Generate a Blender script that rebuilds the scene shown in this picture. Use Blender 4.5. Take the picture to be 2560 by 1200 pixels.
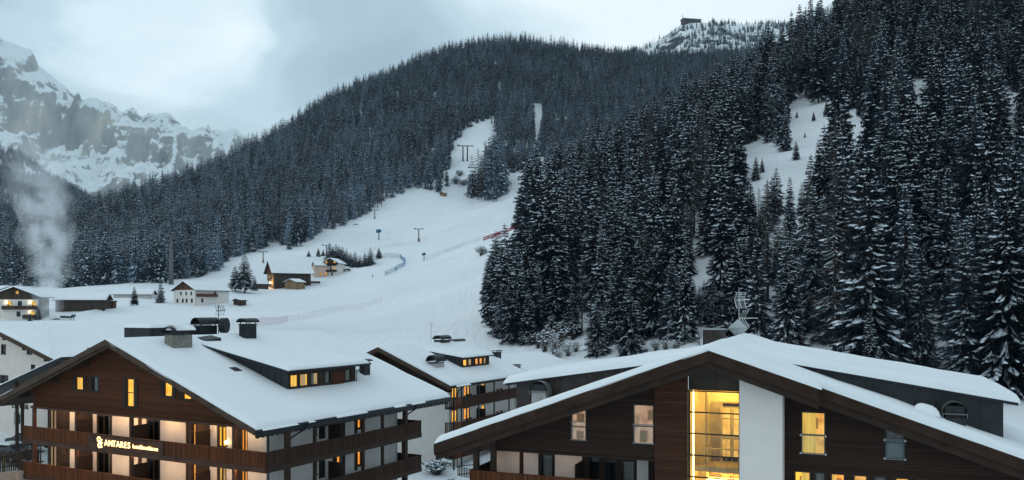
import bpy, math, random
import numpy as np
from mathutils import Vector, Matrix

for o in list(bpy.data.objects):
    bpy.data.objects.remove(o)
SC = bpy.context.scene
COL = SC.collection
R = math.radians

# ------------------------------------------------------------------ camera, sky, sun, exposure
CAM_Z = 20.0
cam_data = bpy.data.cameras.new('camera')
cam = bpy.data.objects.new('camera', cam_data)
COL.objects.link(cam)
cam.location = (0, 0, CAM_Z)
cam.rotation_euler = (R(90), 0, 0)
cam_data.sensor_width = 36.0
cam_data.lens = 30.0
cam_data.shift_y = 165.0 / 2560.0
cam_data.clip_start = 0.5
cam_data.clip_end = 30000
SC.camera = cam

SUN_EL, SUN_AZ = R(24), R(-62)       # soft light from the cloud, ahead and to the left
world = bpy.data.worlds.new('World')
SC.world = world
world.use_nodes = True
wt = world.node_tree
wt.nodes.clear()


def N(t, kind, **kw):
    n = t.nodes.new(kind)
    for k, v in kw.items():
        if k.startswith('in_'):
            n.inputs[k[3:].replace('_', ' ')].default_value = v
        else:
            setattr(n, k, v)
    return n


def ramp(t, stops, interp='LINEAR'):
    n = t.nodes.new('ShaderNodeValToRGB')
    n.color_ramp.interpolation = interp
    el = n.color_ramp.elements
    while len(el) < len(stops):
        el.new(0.5)
    for e, (p, c) in zip(el, stops):
        e.position = p
        e.color = (*c, 1) if len(c) == 3 else c
    return n


def build_sky():
    t = wt
    L = t.links.new
    out = N(t, 'ShaderNodeOutputWorld')
    bg = N(t, 'ShaderNodeBackground')
    bg.inputs['Strength'].default_value = 0.1
    sky = N(t, 'ShaderNodeTexSky', sky_type='NISHITA', sun_disc=False, sun_elevation=SUN_EL,
            sun_rotation=SUN_AZ, altitude=1500, air_density=1.0, dust_density=0.6, ozone_density=2.0)
    tc = N(t, 'ShaderNodeTexCoord')
    # cloud deck: noise on the direction, stretched sideways, warped by a second noise
    mp = N(t, 'ShaderNodeMapping')
    mp.inputs['Scale'].default_value = (1.0, 1.0, 1.9)
    L(tc.outputs['Generated'], mp.inputs['Vector'])
    warp = N(t, 'ShaderNodeTexNoise', noise_dimensions='3D')
    warp.inputs['Scale'].default_value = 2.2
    warp.inputs['Detail'].default_value = 3
    L(mp.outputs['Vector'], warp.inputs['Vector'])
    wv = N(t, 'ShaderNodeVectorMath', operation='MULTIPLY_ADD')
    L(warp.outputs['Color'], wv.inputs[0])
    wv.inputs[1].default_value = (0.35, 0.35, 0.35)
    L(mp.outputs['Vector'], wv.inputs[2])
    big = N(t, 'ShaderNodeTexNoise', noise_dimensions='3D')
    big.inputs['Scale'].default_value = 2.0
    big.inputs['Detail'].default_value = 7
    big.inputs['Roughness'].default_value = 0.52
    L(wv.outputs[0], big.inputs['Vector'])

    def blob(u, v, r0, r1):
        # soft cloud mass around a sky direction
        d = Vector(((u - 1280) / 2133, 1.0, (765 - v) / 2133)).normalized()
        dist = N(t, 'ShaderNodeVectorMath', operation='DISTANCE')
        dist.inputs[1].default_value = d
        w2 = N(t, 'ShaderNodeVectorMath', operation='MULTIPLY_ADD')
        L(warp.outputs['Color'], w2.inputs[0])
        w2.inputs[1].default_value = (0.3, 0.3, 0.3)
        sub = N(t, 'ShaderNodeVectorMath', operation='SUBTRACT')
        L(tc.outputs['Generated'], sub.inputs[0])
        sub.inputs[1].default_value = (0.15, 0.15, 0.15)
        L(sub.outputs[0], w2.inputs[2])
        L(w2.outputs[0], dist.inputs[0])
        mr = N(t, 'ShaderNodeMapRange', interpolation_type='SMOOTHSTEP')
        mr.inputs['From Min'].default_value = r1
        mr.inputs['From Max'].default_value = r0
        L(dist.outputs['Value'], mr.inputs['Value'])
        return mr.outputs['Result']

    def mathn(op, a, b):
        m = N(t, 'ShaderNodeMath', operation=op)
        for i, x in enumerate((a, b)):
            if hasattr(x, 'links'):
                L(x, m.inputs[i])
            else:
                m.inputs[i].default_value = x
        return m.outputs[0]
    grey = mathn('ADD', mathn('MULTIPLY', blob(960, 60, 0.08, 0.145), 0.23), mathn('MULTIPLY', blob(900, 40, 0.04, 0.28), 0.18))
    white = mathn('ADD', mathn('MULTIPLY', blob(600, 200, 0.05, 0.20), 0.23), mathn('MULTIPLY', blob(1750, 20, 0.06, 0.30), 0.34))
    con = N(t, 'ShaderNodeMath', operation='MULTIPLY_ADD')
    L(big.outputs['Fac'], con.inputs[0])
    con.inputs[1].default_value = 1.5
    con.inputs[2].default_value = -0.23
    val = mathn('ADD', mathn('SUBTRACT', con.outputs[0], grey), white)
    cr = ramp(t, [(0.16, (4.2, 5.4, 6.0)), (0.34, (5.1, 6.5, 7.1)), (0.52, (6.5, 8.1, 8.7)), (0.68, (9.4, 10.8, 11.2)), (0.84, (11.4, 12.3, 12.5))], 'EASE')
    L(val, cr.inputs['Fac'])
    mix = N(t, 'ShaderNodeMix', data_type='RGBA')
    mix.inputs['Factor'].default_value = 0.86
    L(sky.outputs['Color'], mix.inputs['A'])
    L(cr.outputs['Color'], mix.inputs['B'])
    L(mix.outputs['Result'], bg.inputs['Color'])
    L(bg.outputs[0], out.inputs[0])


build_sky()
sun_d = bpy.data.lights.new('sun', 'SUN')
sun = bpy.data.objects.new('sun', sun_d)
COL.objects.link(sun)
sun_d.energy = 0.5
sun_d.angle = R(30)
sun_d.color = (1.0, 0.97, 0.93)
_d = Vector((math.sin(SUN_AZ) * math.cos(SUN_EL), math.cos(SUN_AZ) * math.cos(SUN_EL), math.sin(SUN_EL)))
sun.rotation_euler = _d.to_track_quat('Z', 'Y').to_euler()

vs = SC.view_settings
vs.view_transform = 'Standard'
vs.look = 'None'
vs.exposure = 0.0
vs.gamma = 1.0
vs.use_curve_mapping = False
cy = SC.cycles
cy.max_bounces = 7
cy.diffuse_bounces = 3
cy.glossy_bounces = 2
cy.transmission_bounces = 4
cy.transparent_max_bounces = 10
cy.volume_bounces = 3
cy.use_denoising = True
cy.denoiser = 'OPENIMAGEDENOISE'
cy.denoising_input_passes = 'RGB_ALBEDO_NORMAL'
cy.volume_step_rate = 0.35
cy.volume_max_steps = 512
cy.caustics_reflective = False
cy.caustics_refractive = False

# ------------------------------------------------------------------ materials
MAT = {}


def new_mat(name):
    m = bpy.data.materials.new(name)
    m.use_nodes = True
    MAT[name] = m
    t = m.node_tree
    b = t.nodes['Principled BSDF']
    return m, t, b


def simple(name, col, rough=0.8, noise=0.15, scale=4.0, bump=0.0, metal=0.0, spec=0.3, stretch=(1, 1, 1), bscale=None):
    m, t, b = new_mat(name)
    L = t.links.new
    b.inputs['Roughness'].default_value = rough
    b.inputs['Metallic'].default_value = metal
    b.inputs['Specular IOR Level'].default_value = spec
    tc = N(t, 'ShaderNodeTexCoord')
    mp = N(t, 'ShaderNodeMapping')
    mp.inputs['Scale'].default_value = stretch
    L(tc.outputs['Object'], mp.inputs['Vector'])
    n = N(t, 'ShaderNodeTexNoise')
    n.inputs['Scale'].default_value = scale
    n.inputs['Detail'].default_value = 6
    L(mp.outputs['Vector'], n.inputs['Vector'])
    lo = tuple(c * (1 - noise) for c in col)
    hi = tuple(min(1, c * (1 + noise)) for c in col)
    cr = ramp(t, [(0.3, lo), (0.7, hi)])
    L(n.outputs['Fac'], cr.inputs['Fac'])
    L(cr.outputs['Color'], b.inputs['Base Color'])
    if bump:
        n2 = N(t, 'ShaderNodeTexNoise')
        n2.inputs['Scale'].default_value = bscale or scale * 3
        n2.inputs['Detail'].default_value = 4
        L(mp.outputs['Vector'], n2.inputs['Vector'])
        bp = N(t, 'ShaderNodeBump')
        bp.inputs['Strength'].default_value = bump
        bp.inputs['Distance'].default_value = 0.05
        L(n2.outputs['Fac'], bp.inputs['Height'])
        L(bp.outputs['Normal'], b.inputs['Normal'])
    return m


def boards(name, col, vertical=False, width=0.16, rough=0.75):
    """timber cladding: boards told apart by tone, grain, and a shadow joint in the relief"""
    m, t, b = new_mat(name)
    L = t.links.new
    b.inputs['Roughness'].default_value = rough
    b.inputs['Specular IOR Level'].default_value = 0.10
    tc = N(t, 'ShaderNodeTexCoord')
    sx = N(t, 'ShaderNodeSeparateXYZ')
    L(tc.outputs['Object'], sx.inputs[0])
    axis = 'Z'
    if vertical:
        ad = N(t, 'ShaderNodeMath', operation='ADD')
        L(sx.outputs['X'], ad.inputs[0])
        L(sx.outputs['Y'], ad.inputs[1])
        src = ad.outputs[0]
    else:
        src = sx.outputs[axis]
    dv = N(t, 'ShaderNodeMath', operation='DIVIDE')
    L(src, dv.inputs[0])
    dv.inputs[1].default_value = width
    fl = N(t, 'ShaderNodeMath', operation='FLOOR')
    L(dv.outputs[0], fl.inputs[0])
    fr = N(t, 'ShaderNodeMath', operation='FRACT')
    L(dv.outputs[0], fr.inputs[0])
    wn = N(t, 'ShaderNodeTexWhiteNoise', noise_dimensions='1D')
    L(fl.outputs[0], wn.inputs['W'])
    mp = N(t, 'ShaderNodeMapping')
    mp.inputs['Scale'].default_value = (9, 9, 0.7) if vertical else (0.6, 0.6, 12)
    L(tc.outputs['Object'], mp.inputs['Vector'])
    n = N(t, 'ShaderNodeTexNoise')
    n.inputs['Scale'].default_value = 2.0
    n.inputs['Detail'].default_value = 8
    L(mp.outputs['Vector'], n.inputs['Vector'])
    mx = N(t, 'ShaderNodeMath', operation='MULTIPLY_ADD')
    L(wn.outputs['Value'], mx.inputs[0])
    mx.inputs[1].default_value = 0.45
    L(n.outputs['Fac'], mx.inputs[2])
    cr = ramp(t, [(0.3, tuple(c * 0.62 for c in col)), (0.7, col), (1.0, tuple(c * 1.45 for c in col))])
    L(mx.outputs[0], cr.inputs['Fac'])
    L(cr.outputs['Color'], b.inputs['Base Color'])
    jr = ramp(t, [(0.0, (0, 0, 0)), (0.08, (1, 1, 1)), (0.92, (1, 1, 1)), (1.0, (0, 0, 0))])
    L(fr.outputs[0], jr.inputs['Fac'])
    bp = N(t, 'ShaderNodeBump')
    bp.inputs['Strength'].default_value = 0.8
    bp.inputs['Distance'].default_value = 0.02
    L(jr.outputs['Color'], bp.inputs['Height'])
    L(bp.outputs['Normal'], b.inputs['Normal'])
    return m


def emit(name, col, strength, noise=0.25, scale=(3, 3, 1.2), col2=None):
    m, t, b = new_mat(name)
    L = t.links.new
    tc = N(t, 'ShaderNodeTexCoord')
    mp = N(t, 'ShaderNodeMapping')
    mp.inputs['Scale'].default_value = scale
    L(tc.outputs['Object'], mp.inputs['Vector'])
    n = N(t, 'ShaderNodeTexNoise')
    n.inputs['Scale'].default_value = 1.5
    n.inputs['Detail'].default_value = 4
    L(mp.outputs['Vector'], n.inputs['Vector'])
    c2 = col2 or tuple(c * (1 - noise) for c in col)
    cr = ramp(t, [(0.35, c2), (0.65, col)])
    L(n.outputs['Fac'], cr.inputs['Fac'])
    b.inputs['Base Color'].default_value = (*[min(0.8, c * 0.6) for c in col], 1)
    b.inputs['Roughness'].default_value = 0.9
    b.inputs['Specular IOR Level'].default_value = 0.0
    L(cr.outputs['Color'], b.inputs['Emission Color'])
    b.inputs['Emission Strength'].default_value = strength
    return m


def snow_mat(name, col=(0.84, 0.875, 0.91), bump=0.35, scale=1.2, dist=0.08):
    m, t, b = new_mat(name)
    L = t.links.new
    b.inputs['Roughness'].default_value = 0.75
    b.inputs['Specular IOR Level'].default_value = 0.2
    tc = N(t, 'ShaderNodeTexCoord')
    n = N(t, 'ShaderNodeTexNoise')
    n.inputs['Scale'].default_value = scale * 0.15
    n.inputs['Detail'].default_value = 6
    L(tc.outputs['Object'], n.inputs['Vector'])
    cr = ramp(t, [(0.3, tuple(c * 0.95 for c in col)), (0.7, col)])
    L(n.outputs['Fac'], cr.inputs['Fac'])
    L(cr.outputs['Color'], b.inputs['Base Color'])
    n2 = N(t, 'ShaderNodeTexNoise')
    n2.inputs['Scale'].default_value = scale
    n2.inputs['Detail'].default_value = 7
    L(tc.outputs['Object'], n2.inputs['Vector'])
    bp = N(t, 'ShaderNodeBump')
    bp.inputs['Strength'].default_value = bump
    bp.inputs['Distance'].default_value = dist
    L(n2.outputs['Fac'], bp.inputs['Height'])
    L(bp.outputs['Normal'], b.inputs['Normal'])
    return m


def glass_mat(name, tint=(0.9, 0.95, 0.97), ior=1.5):
    m = bpy.data.materials.new(name)
    m.use_nodes = True
    MAT[name] = m
    t = m.node_tree
    t.nodes.clear()
    L = t.links.new
    out = N(t, 'ShaderNodeOutputMaterial')
    mix = N(t, 'ShaderNodeMixShader')
    fr = N(t, 'ShaderNodeFresnel')
    fr.inputs['IOR'].default_value = ior
    tr = N(t, 'ShaderNodeBsdfTransparent')
    tr.inputs['Color'].default_value = (*tint, 1)
    gl = N(t, 'ShaderNodeBsdfGlossy')
    gl.inputs['Roughness'].default_value = 0.03
    L(fr.outputs[0], mix.inputs[0])
    L(tr.outputs[0], mix.inputs[1])
    L(gl.outputs[0], mix.inputs[2])
    L(mix.outputs[0], out.inputs[0])
    return m


snow_mat('snow')
snow_mat('roof_snow', bump=0.25, scale=1.6, dist=0.05)
snow_mat('tree_snow', col=(0.78, 0.86, 0.94), bump=0.0)
boards('gable_wood', (0.067, 0.0245, 0.0110))  # reddened in place of warm lamp light on the hotel gable
simple('chalet_fascia', (0.036, 0.021, 0.0145), rough=0.75, noise=0.4, scale=1.3, bump=0.25, spec=0.12)
boards('gable_wood_dark', (0.028, 0.0170, 0.0130), width=0.15)
boards('pier_wood', (0.055, 0.023, 0.014), width=0.15)
boards('rail_wood', (0.094, 0.033, 0.0135), vertical=True, width=0.15)  # warm lamp light put into the colour; redder than the side rails
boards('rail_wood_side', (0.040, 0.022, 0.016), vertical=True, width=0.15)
boards('barn_wood', (0.06, 0.043, 0.033), vertical=True, width=0.4)
boards('light_wood', (0.24, 0.16, 0.085), vertical=True, width=0.5)
boards('chalet_wood', (0.11, 0.045, 0.026), vertical=True, width=0.4)
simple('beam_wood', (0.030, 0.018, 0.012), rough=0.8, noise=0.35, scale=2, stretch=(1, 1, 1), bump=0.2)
simple('fascia_wood', (0.060, 0.026, 0.0145), rough=0.75, noise=0.4, scale=1.3, bump=0.25)
simple('fascia_grey', (0.058, 0.037, 0.025), rough=0.75, noise=0.35, scale=1.3, bump=0.25)
simple('screen_wood', (0.018, 0.011, 0.009), rough=0.8, noise=0.3, scale=3)
simple('plaster', (0.66, 0.645, 0.63), rough=0.92, noise=0.05, scale=1.5, bump=0.25, bscale=14)
simple('plaster_bright', (0.73, 0.695, 0.665), rough=0.92, noise=0.04, scale=1.2, bump=0.2, bscale=12)
simple('plaster_pink', (0.60, 0.44, 0.37), rough=0.92, noise=0.05, scale=1.2, bump=0.1)
simple('plaster_warm_lit', (0.74, 0.655, 0.60), rough=0.92, noise=0.05, scale=1.2, bump=0.15)  # white plaster with pinkish warm light put into its colour
simple('olive_panel', (0.038, 0.030, 0.020), rough=0.6, noise=0.25, scale=2)
simple('dark_metal', (0.022, 0.027, 0.030), rough=0.45, noise=0.25, scale=2.5, metal=0.35, bump=0.08)
simple('seam_metal', (0.026, 0.030, 0.033), rough=0.5, noise=0.3, scale=1.6, metal=0.3, bump=0.12)
simple('gutter_metal', (0.016, 0.022, 0.026), rough=0.45, noise=0.2, scale=3, metal=0.3)
simple('copper_dark', (0.045, 0.036, 0.034), rough=0.5, noise=0.3, scale=2, metal=0.4, bump=0.1)
simple('pale_metal', (0.42, 0.46, 0.47), rough=0.4, noise=0.15, scale=5, metal=0.7)
simple('steel', (0.30, 0.32, 0.33), rough=0.45, noise=0.15, scale=5, metal=0.6)
simple('masonry', (0.19, 0.185, 0.16), rough=0.9, noise=0.35, scale=5, bump=0.4, bscale=9)
simple('stone_grey', (0.35, 0.35, 0.34), rough=0.9, noise=0.25, scale=4, bump=0.4)
simple('concrete', (0.30, 0.28, 0.26), rough=0.9, noise=0.2, scale=2, bump=0.2)
simple('bark', (0.030, 0.024, 0.021), rough=0.9, noise=0.4, scale=2, stretch=(3, 3, 0.4))
simple('pole_grey', (0.12, 0.13, 0.125), rough=0.6, noise=0.2, scale=0.6, metal=0.2)
simple('window_frame', (0.030, 0.021, 0.017), rough=0.6, noise=0.2, scale=4)
simple('window_frame_black', (0.010, 0.011, 0.012), rough=0.4, noise=0.2, scale=4)
simple('frame_white', (0.62, 0.63, 0.63), rough=0.6, noise=0.1, scale=4)
simple('dark_room', (0.012, 0.013, 0.014), rough=0.9, noise=0.3, scale=1)
simple('grey_curtain', (0.30, 0.30, 0.27), rough=0.95, noise=0.25, scale=2, stretch=(9, 9, 0.5))
simple('pale_blind', (0.33, 0.30, 0.29), rough=0.95, noise=0.12, scale=1.5, stretch=(1, 1, 8))
simple('warm_wall', (0.78, 0.64, 0.34), rough=0.9, noise=0.05, scale=1)
simple('brass_frame', (0.50, 0.40, 0.20), rough=0.45, noise=0.15, scale=3)
simple('cabinet', (0.38, 0.30, 0.17), rough=0.6, noise=0.25, scale=2)
simple('net_pink', (0.52, 0.40, 0.47), rough=0.9, noise=0.1, scale=1)
simple('net_blue', (0.17, 0.30, 0.44), rough=0.9, noise=0.1, scale=1)
simple('banner_red', (0.42, 0.05, 0.085), rough=0.8, noise=0.2, scale=0.4)
simple('letter_white', (0.72, 0.70, 0.70), rough=0.8, noise=0.05)
simple('letter_dark', (0.03, 0.03, 0.035), rough=0.8, noise=0.1)
simple('gun_blue', (0.035, 0.115, 0.20), rough=0.5, noise=0.2, scale=2)
simple('car_paint', (0.020, 0.026, 0.030), rough=0.3, noise=0.1, scale=2, spec=0.5)
simple('tyre', (0.012, 0.012, 0.012), rough=0.9, noise=0.2)
simple('jacket', (0.02, 0.025, 0.035), rough=0.9, noise=0.2)
simple('plank_old', (0.055, 0.045, 0.036), rough=0.9, noise=0.4, scale=3, bump=0.2)
glass_mat('glass')
glass_mat('glass_reflective', tint=(0.75, 0.78, 0.78), ior=1.9)
emit('lit_yellow', (1.0, 0.60, 0.085), 1.05, col2=(0.72, 0.36, 0.035))
emit('lit_amber', (1.0, 0.50, 0.10), 0.85, col2=(0.62, 0.27, 0.04))
emit('lit_room', (0.95, 0.60, 0.16), 0.75, col2=(0.38, 0.20, 0.05), scale=(1.6, 1.6, 1.6))
emit('lit_pale', (0.75, 0.52, 0.25), 0.55, col2=(0.42, 0.29, 0.15))
emit('lit_curtain', (1.0, 0.64, 0.13), 0.80, col2=(0.60, 0.34, 0.05), scale=(9, 9, 0.4))
emit('lamp_glow', (1.0, 0.72, 0.30), 9.0, noise=0.0)
emit('lamp_soft', (1.0, 0.60, 0.25), 3.0, noise=0.0)
emit('led_strip', (1.0, 0.86, 0.42), 5.0, noise=0.0)
emit('sign_letters', (1.0, 0.70, 0.30), 2.6, noise=0.0)


# ------------------------------------------------------------------ mesh collecting helpers
class MB:
    """collects boxes, prisms, tubes and sheets; build() links them as ONE mesh object"""

    def __init__(self, fn=None):
        self.v, self.f = [], []
        self.fn = fn

    def add(self, vs_, fs_):
        k = len(self.v)
        self.v += [self.fn(*p) if self.fn else tuple(p) for p in vs_]
        self.f += [tuple(i + k for i in q) for q in fs_]
        return self

    def box(self, x0, x1, y0, y1, z0, z1):
        return self.add([(x0, y0, z0), (x1, y0, z0), (x1, y1, z0), (x0, y1, z0), (x0, y0, z1), (x1, y0, z1), (x1, y1, z1), (x0, y1, z1)],
                        [(0, 3, 2, 1), (4, 5, 6, 7), (0, 1, 5, 4), (1, 2, 6, 5), (2, 3, 7, 6), (3, 0, 4, 7)])

    def prism(self, poly, axis, a, b):
        """poly in the two other axes (order x,y,z without axis), extruded from a to b"""
        n = len(poly)
        def mk(p, h):
            if axis == 'x':
                return (h, p[0], p[1])
            if axis == 'y':
                return (p[0], h, p[1])
            return (p[0], p[1], h)
        vs_ = [mk(p, a) for p in poly] + [mk(p, b) for p in poly]
        fs_ = [tuple(range(n - 1, -1, -1)), tuple(range(n, 2 * n))]
        fs_ += [(i, (i + 1) % n, n + (i + 1) % n, n + i) for i in range(n)]
        return self.add(vs_, fs_)

    def tube(self, path, rad, n=8, caps=True):
        path = [Vector(p) for p in path]
        rads = rad if isinstance(rad, (list, tuple)) else [rad] * len(path)
        vs_, fs_ = [], []
        for i, p in enumerate(path):
            d = (path[min(i + 1, len(path) - 1)] - path[max(i - 1, 0)]).normalized()
            a = d.cross(Vector((0, 0, 1)))
            if a.length < 1e-3:
                a = Vector((1, 0, 0))
            a.normalize()
            b = d.cross(a).normalized()
            for k in range(n):
                th = 2 * math.pi * k / n
                vs_.append(p + (a * math.cos(th) + b * math.sin(th)) * rads[i])
        for i in range(len(path) - 1):
            for k in range(n):
                fs_.append((i * n + k, i * n + (k + 1) % n, (i + 1) * n + (k + 1) % n, (i + 1) * n + k))
        if caps:
            fs_.append(tuple(range(n - 1, -1, -1)))
            fs_.append(tuple(range((len(path) - 1) * n, len(path) * n)))
        return self.add([tuple(q) for q in vs_], fs_)

    def bar(self, p, q, w, h=None):
        """square bar from p to q"""
        h = h or w
        p, q = Vector(p), Vector(q)
        d = (q - p).normalized()
        a = d.cross(Vector((0, 0, 1)))
        if a.length < 1e-3:
            a = Vector((1, 0, 0))
        a.normalize()
        b = a.cross(d).normalized()
        vs_ = []
        for e in (p, q):
            for s1, s2 in ((-1, -1), (1, -1), (1, 1), (-1, 1)):
                vs_.append(tuple(e + a * (s1 * w / 2) + b * (s2 * h / 2)))
        return self.add(vs_, [(3, 2, 1, 0), (4, 5, 6, 7), (0, 1, 5, 4), (1, 2, 6, 5), (2, 3, 7, 6), (3, 0, 4, 7)])

    def build(self, name, mat, parent=None, smooth=False):
        me = bpy.data.meshes.new(name)
        me.from_pydata(self.v, [], self.f)
        me.update()
        me.materials.append(MAT[mat] if isinstance(mat, str) else mat)
        if smooth:
            me.polygons.foreach_set('use_smooth', [True] * len(me.polygons))
        o = bpy.data.objects.new(name, me)
        COL.objects.link(o)
        if parent is not None:
            o.parent = parent
        return o


def empty(name, loc, rz=0.0):
    o = bpy.data.objects.new(name, None)
    COL.objects.link(o)
    o.location = loc
    o.rotation_euler = (0, 0, rz)
    return o


def tag(o, label=None, cat=None, group=None, kind=None):
    for k, v in (('label', label), ('category', cat), ('group', group), ('kind', kind)):
        if v:
            o[k] = v
    return o


def stuff(o):
    o['kind'] = 'stuff'
    return o


def copy_tree(o, parent=None):
    c = o.copy()
    COL.objects.link(c)
    if parent is not None:
        c.parent = parent
    for ch in o.children:
        copy_tree(ch, c)
    return c


# value noise used by terrain and snow
_rng = np.random.RandomState(7)
_tab = _rng.rand(256, 256)


def vnoise(x, y):
    x = np.asarray(x, float)
    y = np.asarray(y, float)
    xi, yi = np.floor(x).astype(int), np.floor(y).astype(int)
    fx, fy = x - xi, y - yi
    fx = fx * fx * (3 - 2 * fx)
    fy = fy * fy * (3 - 2 * fy)
    a = _tab[xi & 255, yi & 255]
    b = _tab[(xi + 1) & 255, yi & 255]
    c = _tab[xi & 255, (yi + 1) & 255]
    d = _tab[(xi + 1) & 255, (yi + 1) & 255]
    return (a * (1 - fx) + b * fx) * (1 - fy) + (c * (1 - fx) + d * fx) * fy


def fbm(x, y, oct_=4, gain=0.5, ridged=False):
    s, amp, tot = 0.0, 1.0, 0.0
    for k in range(oct_):
        n = vnoise(x * 2 ** k + 17.3 * k, y * 2 ** k + 5.1 * k)
        if ridged:
            n = 1 - np.abs(2 * n - 1)
        s = s + n * amp
        tot += amp
        amp *= gain
    return s / tot


def at(u, v, Y):
    """the place seen at pixel (u, v) of the 2560 px wide photograph, Y metres ahead of the camera"""
    return ((u - 1280) / 2133 * Y, Y, CAM_Z - (v - 765) / 2133 * Y)


def proj(x, y, z):
    return 1280 + 2133 * x / y, 765 + 2133 * (CAM_Z - z) / y


def in_poly(pu, pv, poly):
    inside = np.zeros(np.shape(pu), bool)
    n = len(poly)
    for i in range(n):
        x1, y1 = poly[i]
        x2, y2 = poly[(i + 1) % n]
        c = (y1 > pv) != (y2 > pv)
        with np.errstate(divide='ignore', invalid='ignore'):
            xx = (x2 - x1) * (pv - y1) / ((y2 - y1) if y2 != y1 else 1e-9) + x1
        inside ^= c & (pu < xx)
    return inside

# ------------------------------------------------------------------ terrain
CTRL = []
for (x, y, z) in [(-60, -60, 0), (0, -60, 0), (60, -60, 0), (-45, 0, 0), (0, 0, 0), (45, 0, 0), (-70, 40, 5), (-30, 45, 0), (0, 50, 0), (30, 40, 0),
                  (70, 40, 2), (-50, 72, 7.0), (-12, 78, 0.3), (0, 75, 1), (10, 92, 2.2), (-30, 100, 5), (-75, 95, 8.8), (-37, 68, 5.8), (-58, 83, 8.0), (-45, 62, 6.3), (25, 75, 4), (50, 70, 7), (80, 80, 12),
                  (110, 60, 14), (130, 0, 12), (-120, 60, 7), (-160, 0, 0), (-10, 130, 5), (12, 130, 7),
                  # hidden ground behind the spur and past the ridges
                  (150, 640, 118), (260, 640, 150), (100, 760, 150), (330, 900, 250), (480, 700, 265), (700, 700, 330), (900, 1200, 480), (600, 1300, 420),
                  (420, 300, 190), (400, 180, 140), (600, 300, 260), (500, 100, 130), (900, 500, 380),
                  (-450, 1350, 95), (-250, 1700, 150), (0, 1900, 330), (400, 2000, 360), (800, 2000, 420), (-900, 1500, 140), (-1100, 1000, 90), (-500, 700, 55),
                  (-700, 500, 40), (-400, 300, 12), (-300, 150, 9), (-600, 200, 10),
                  (-1620, 2650, 330), (-1250, 2650, 280), (-900, 2600, 160), (-600, 2600, 120), (-200, 2600, 200), (-1650, 1800, 330)]:
    CTRL.append((x, y, z))
for p in [  # meadow and village
          (100, 806, 270), (200, 775, 300), (30, 735, 380), (350, 752, 335), (500, 757, 340), (560, 745, 350), (620, 735, 400), (300, 815, 210), (500, 822, 200), (700, 815, 230),
          (120, 715, 520), (250, 722, 470), (400, 700, 450),
          # piste
          (700, 722, 470), (850, 690, 500), (760, 690, 500), (1000, 760, 350), (1000, 830, 220), (1150, 800, 255), (1200, 700, 350), (1200, 620, 480), (1270, 868, 165),
          (1040, 603, 600), (940, 547, 720), (740, 630, 590), (660, 655, 540), (880, 620, 590), (1100, 485, 800), (1305, 430, 820), (1290, 560, 590), (1200, 495, 790),
          (1165, 400, 880), (1225, 300, 1010), (1130, 340, 960), (1020, 480, 800),
          # forest hill behind
          (310, 540, 900), (450, 480, 1000), (640, 395, 1200), (760, 314, 1300), (900, 256, 1400), (1050, 194, 1450), (1170, 152, 1500), (1260, 140, 1510), (1400, 142, 1520),
          (1550, 166, 1550), (1660, 190, 1650), (1800, 190, 1800), (700, 500, 880), (500, 610, 680), (300, 640, 620), (900, 400, 1020), (600, 560, 740), (1400, 350, 1060), (1600, 260, 1250), (1450, 420, 900),
          (1320, 240, 1200), (820, 520, 790),
          # slope far left
          (60, 690, 650), (0, 600, 1100), (100, 560, 1400), (0, 470, 1700), (-100, 400, 2000), (0, 368, 2200), (100, 448, 2150), (200, 505, 2050), (290, 535, 1950), (-300, 300, 2300),
          # wooded spur on the right
          (1345, 880, 160), (1400, 884, 158), (1500, 865, 152), (1700, 860, 142), (2000, 905, 112), (2300, 960, 100), (2540, 985, 95), (1215, 800, 205), (1215, 690, 330),
          (1850, 440, 240), (1770, 690, 176), (2050, 290, 310), (2480, 190, 300), (2300, 450, 200), (2100, 600, 165), (2500, 600, 150), (2540, 400, 215), (1500, 620, 250), (1380, 560, 320), (1300, 600, 380),
          (1450, 470, 400), (1600, 390, 410), (1700, 355, 420), (1800, 300, 425), (1950, 190, 430), (2100, 95, 440), (2300, -20, 450), (2560, -110, 450)]:
    CTRL.append(at(*p))
CTRL = np.array(CTRL, float)
_c2 = 22.0 ** 2


def _phi(ax, ay, bx, by):
    return np.sqrt((ax - bx) ** 2 + (ay - by) ** 2 + _c2)


_n = len(CTRL)
_A = np.zeros((_n + 3, _n + 3))
_A[:_n, :_n] = _phi(CTRL[:, 0][:, None], CTRL[:, 1][:, None], CTRL[:, 0][None], CTRL[:, 1][None])
_A[:_n, _n] = 1
_A[:_n, _n + 1] = CTRL[:, 0] / 1000
_A[:_n, _n + 2] = CTRL[:, 1] / 1000
_A[_n:, :_n] = _A[:_n, _n:].T
_A[np.arange(_n), np.arange(_n)] -= 4.0     # a little give, so that the sheet stays smooth
_W = np.linalg.solve(_A, np.concatenate([CTRL[:, 2], np.zeros(3)]))


def zbase(x, y):
    x = np.asarray(x, float)
    y = np.asarray(y, float)
    sh = x.shape
    x, y = x.ravel(), y.ravel()
    z = np.empty_like(x)
    for i in range(0, len(x), 20000):
        s = slice(i, i + 20000)
        z[s] = _phi(x[s][:, None], y[s][:, None], CTRL[:, 0][None], CTRL[:, 1][None]) @ _W[:_n] + _W[_n] + _W[_n + 1] * x[s] / 1000 + _W[_n + 2] * y[s] / 1000
    return z.reshape(sh)


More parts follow.
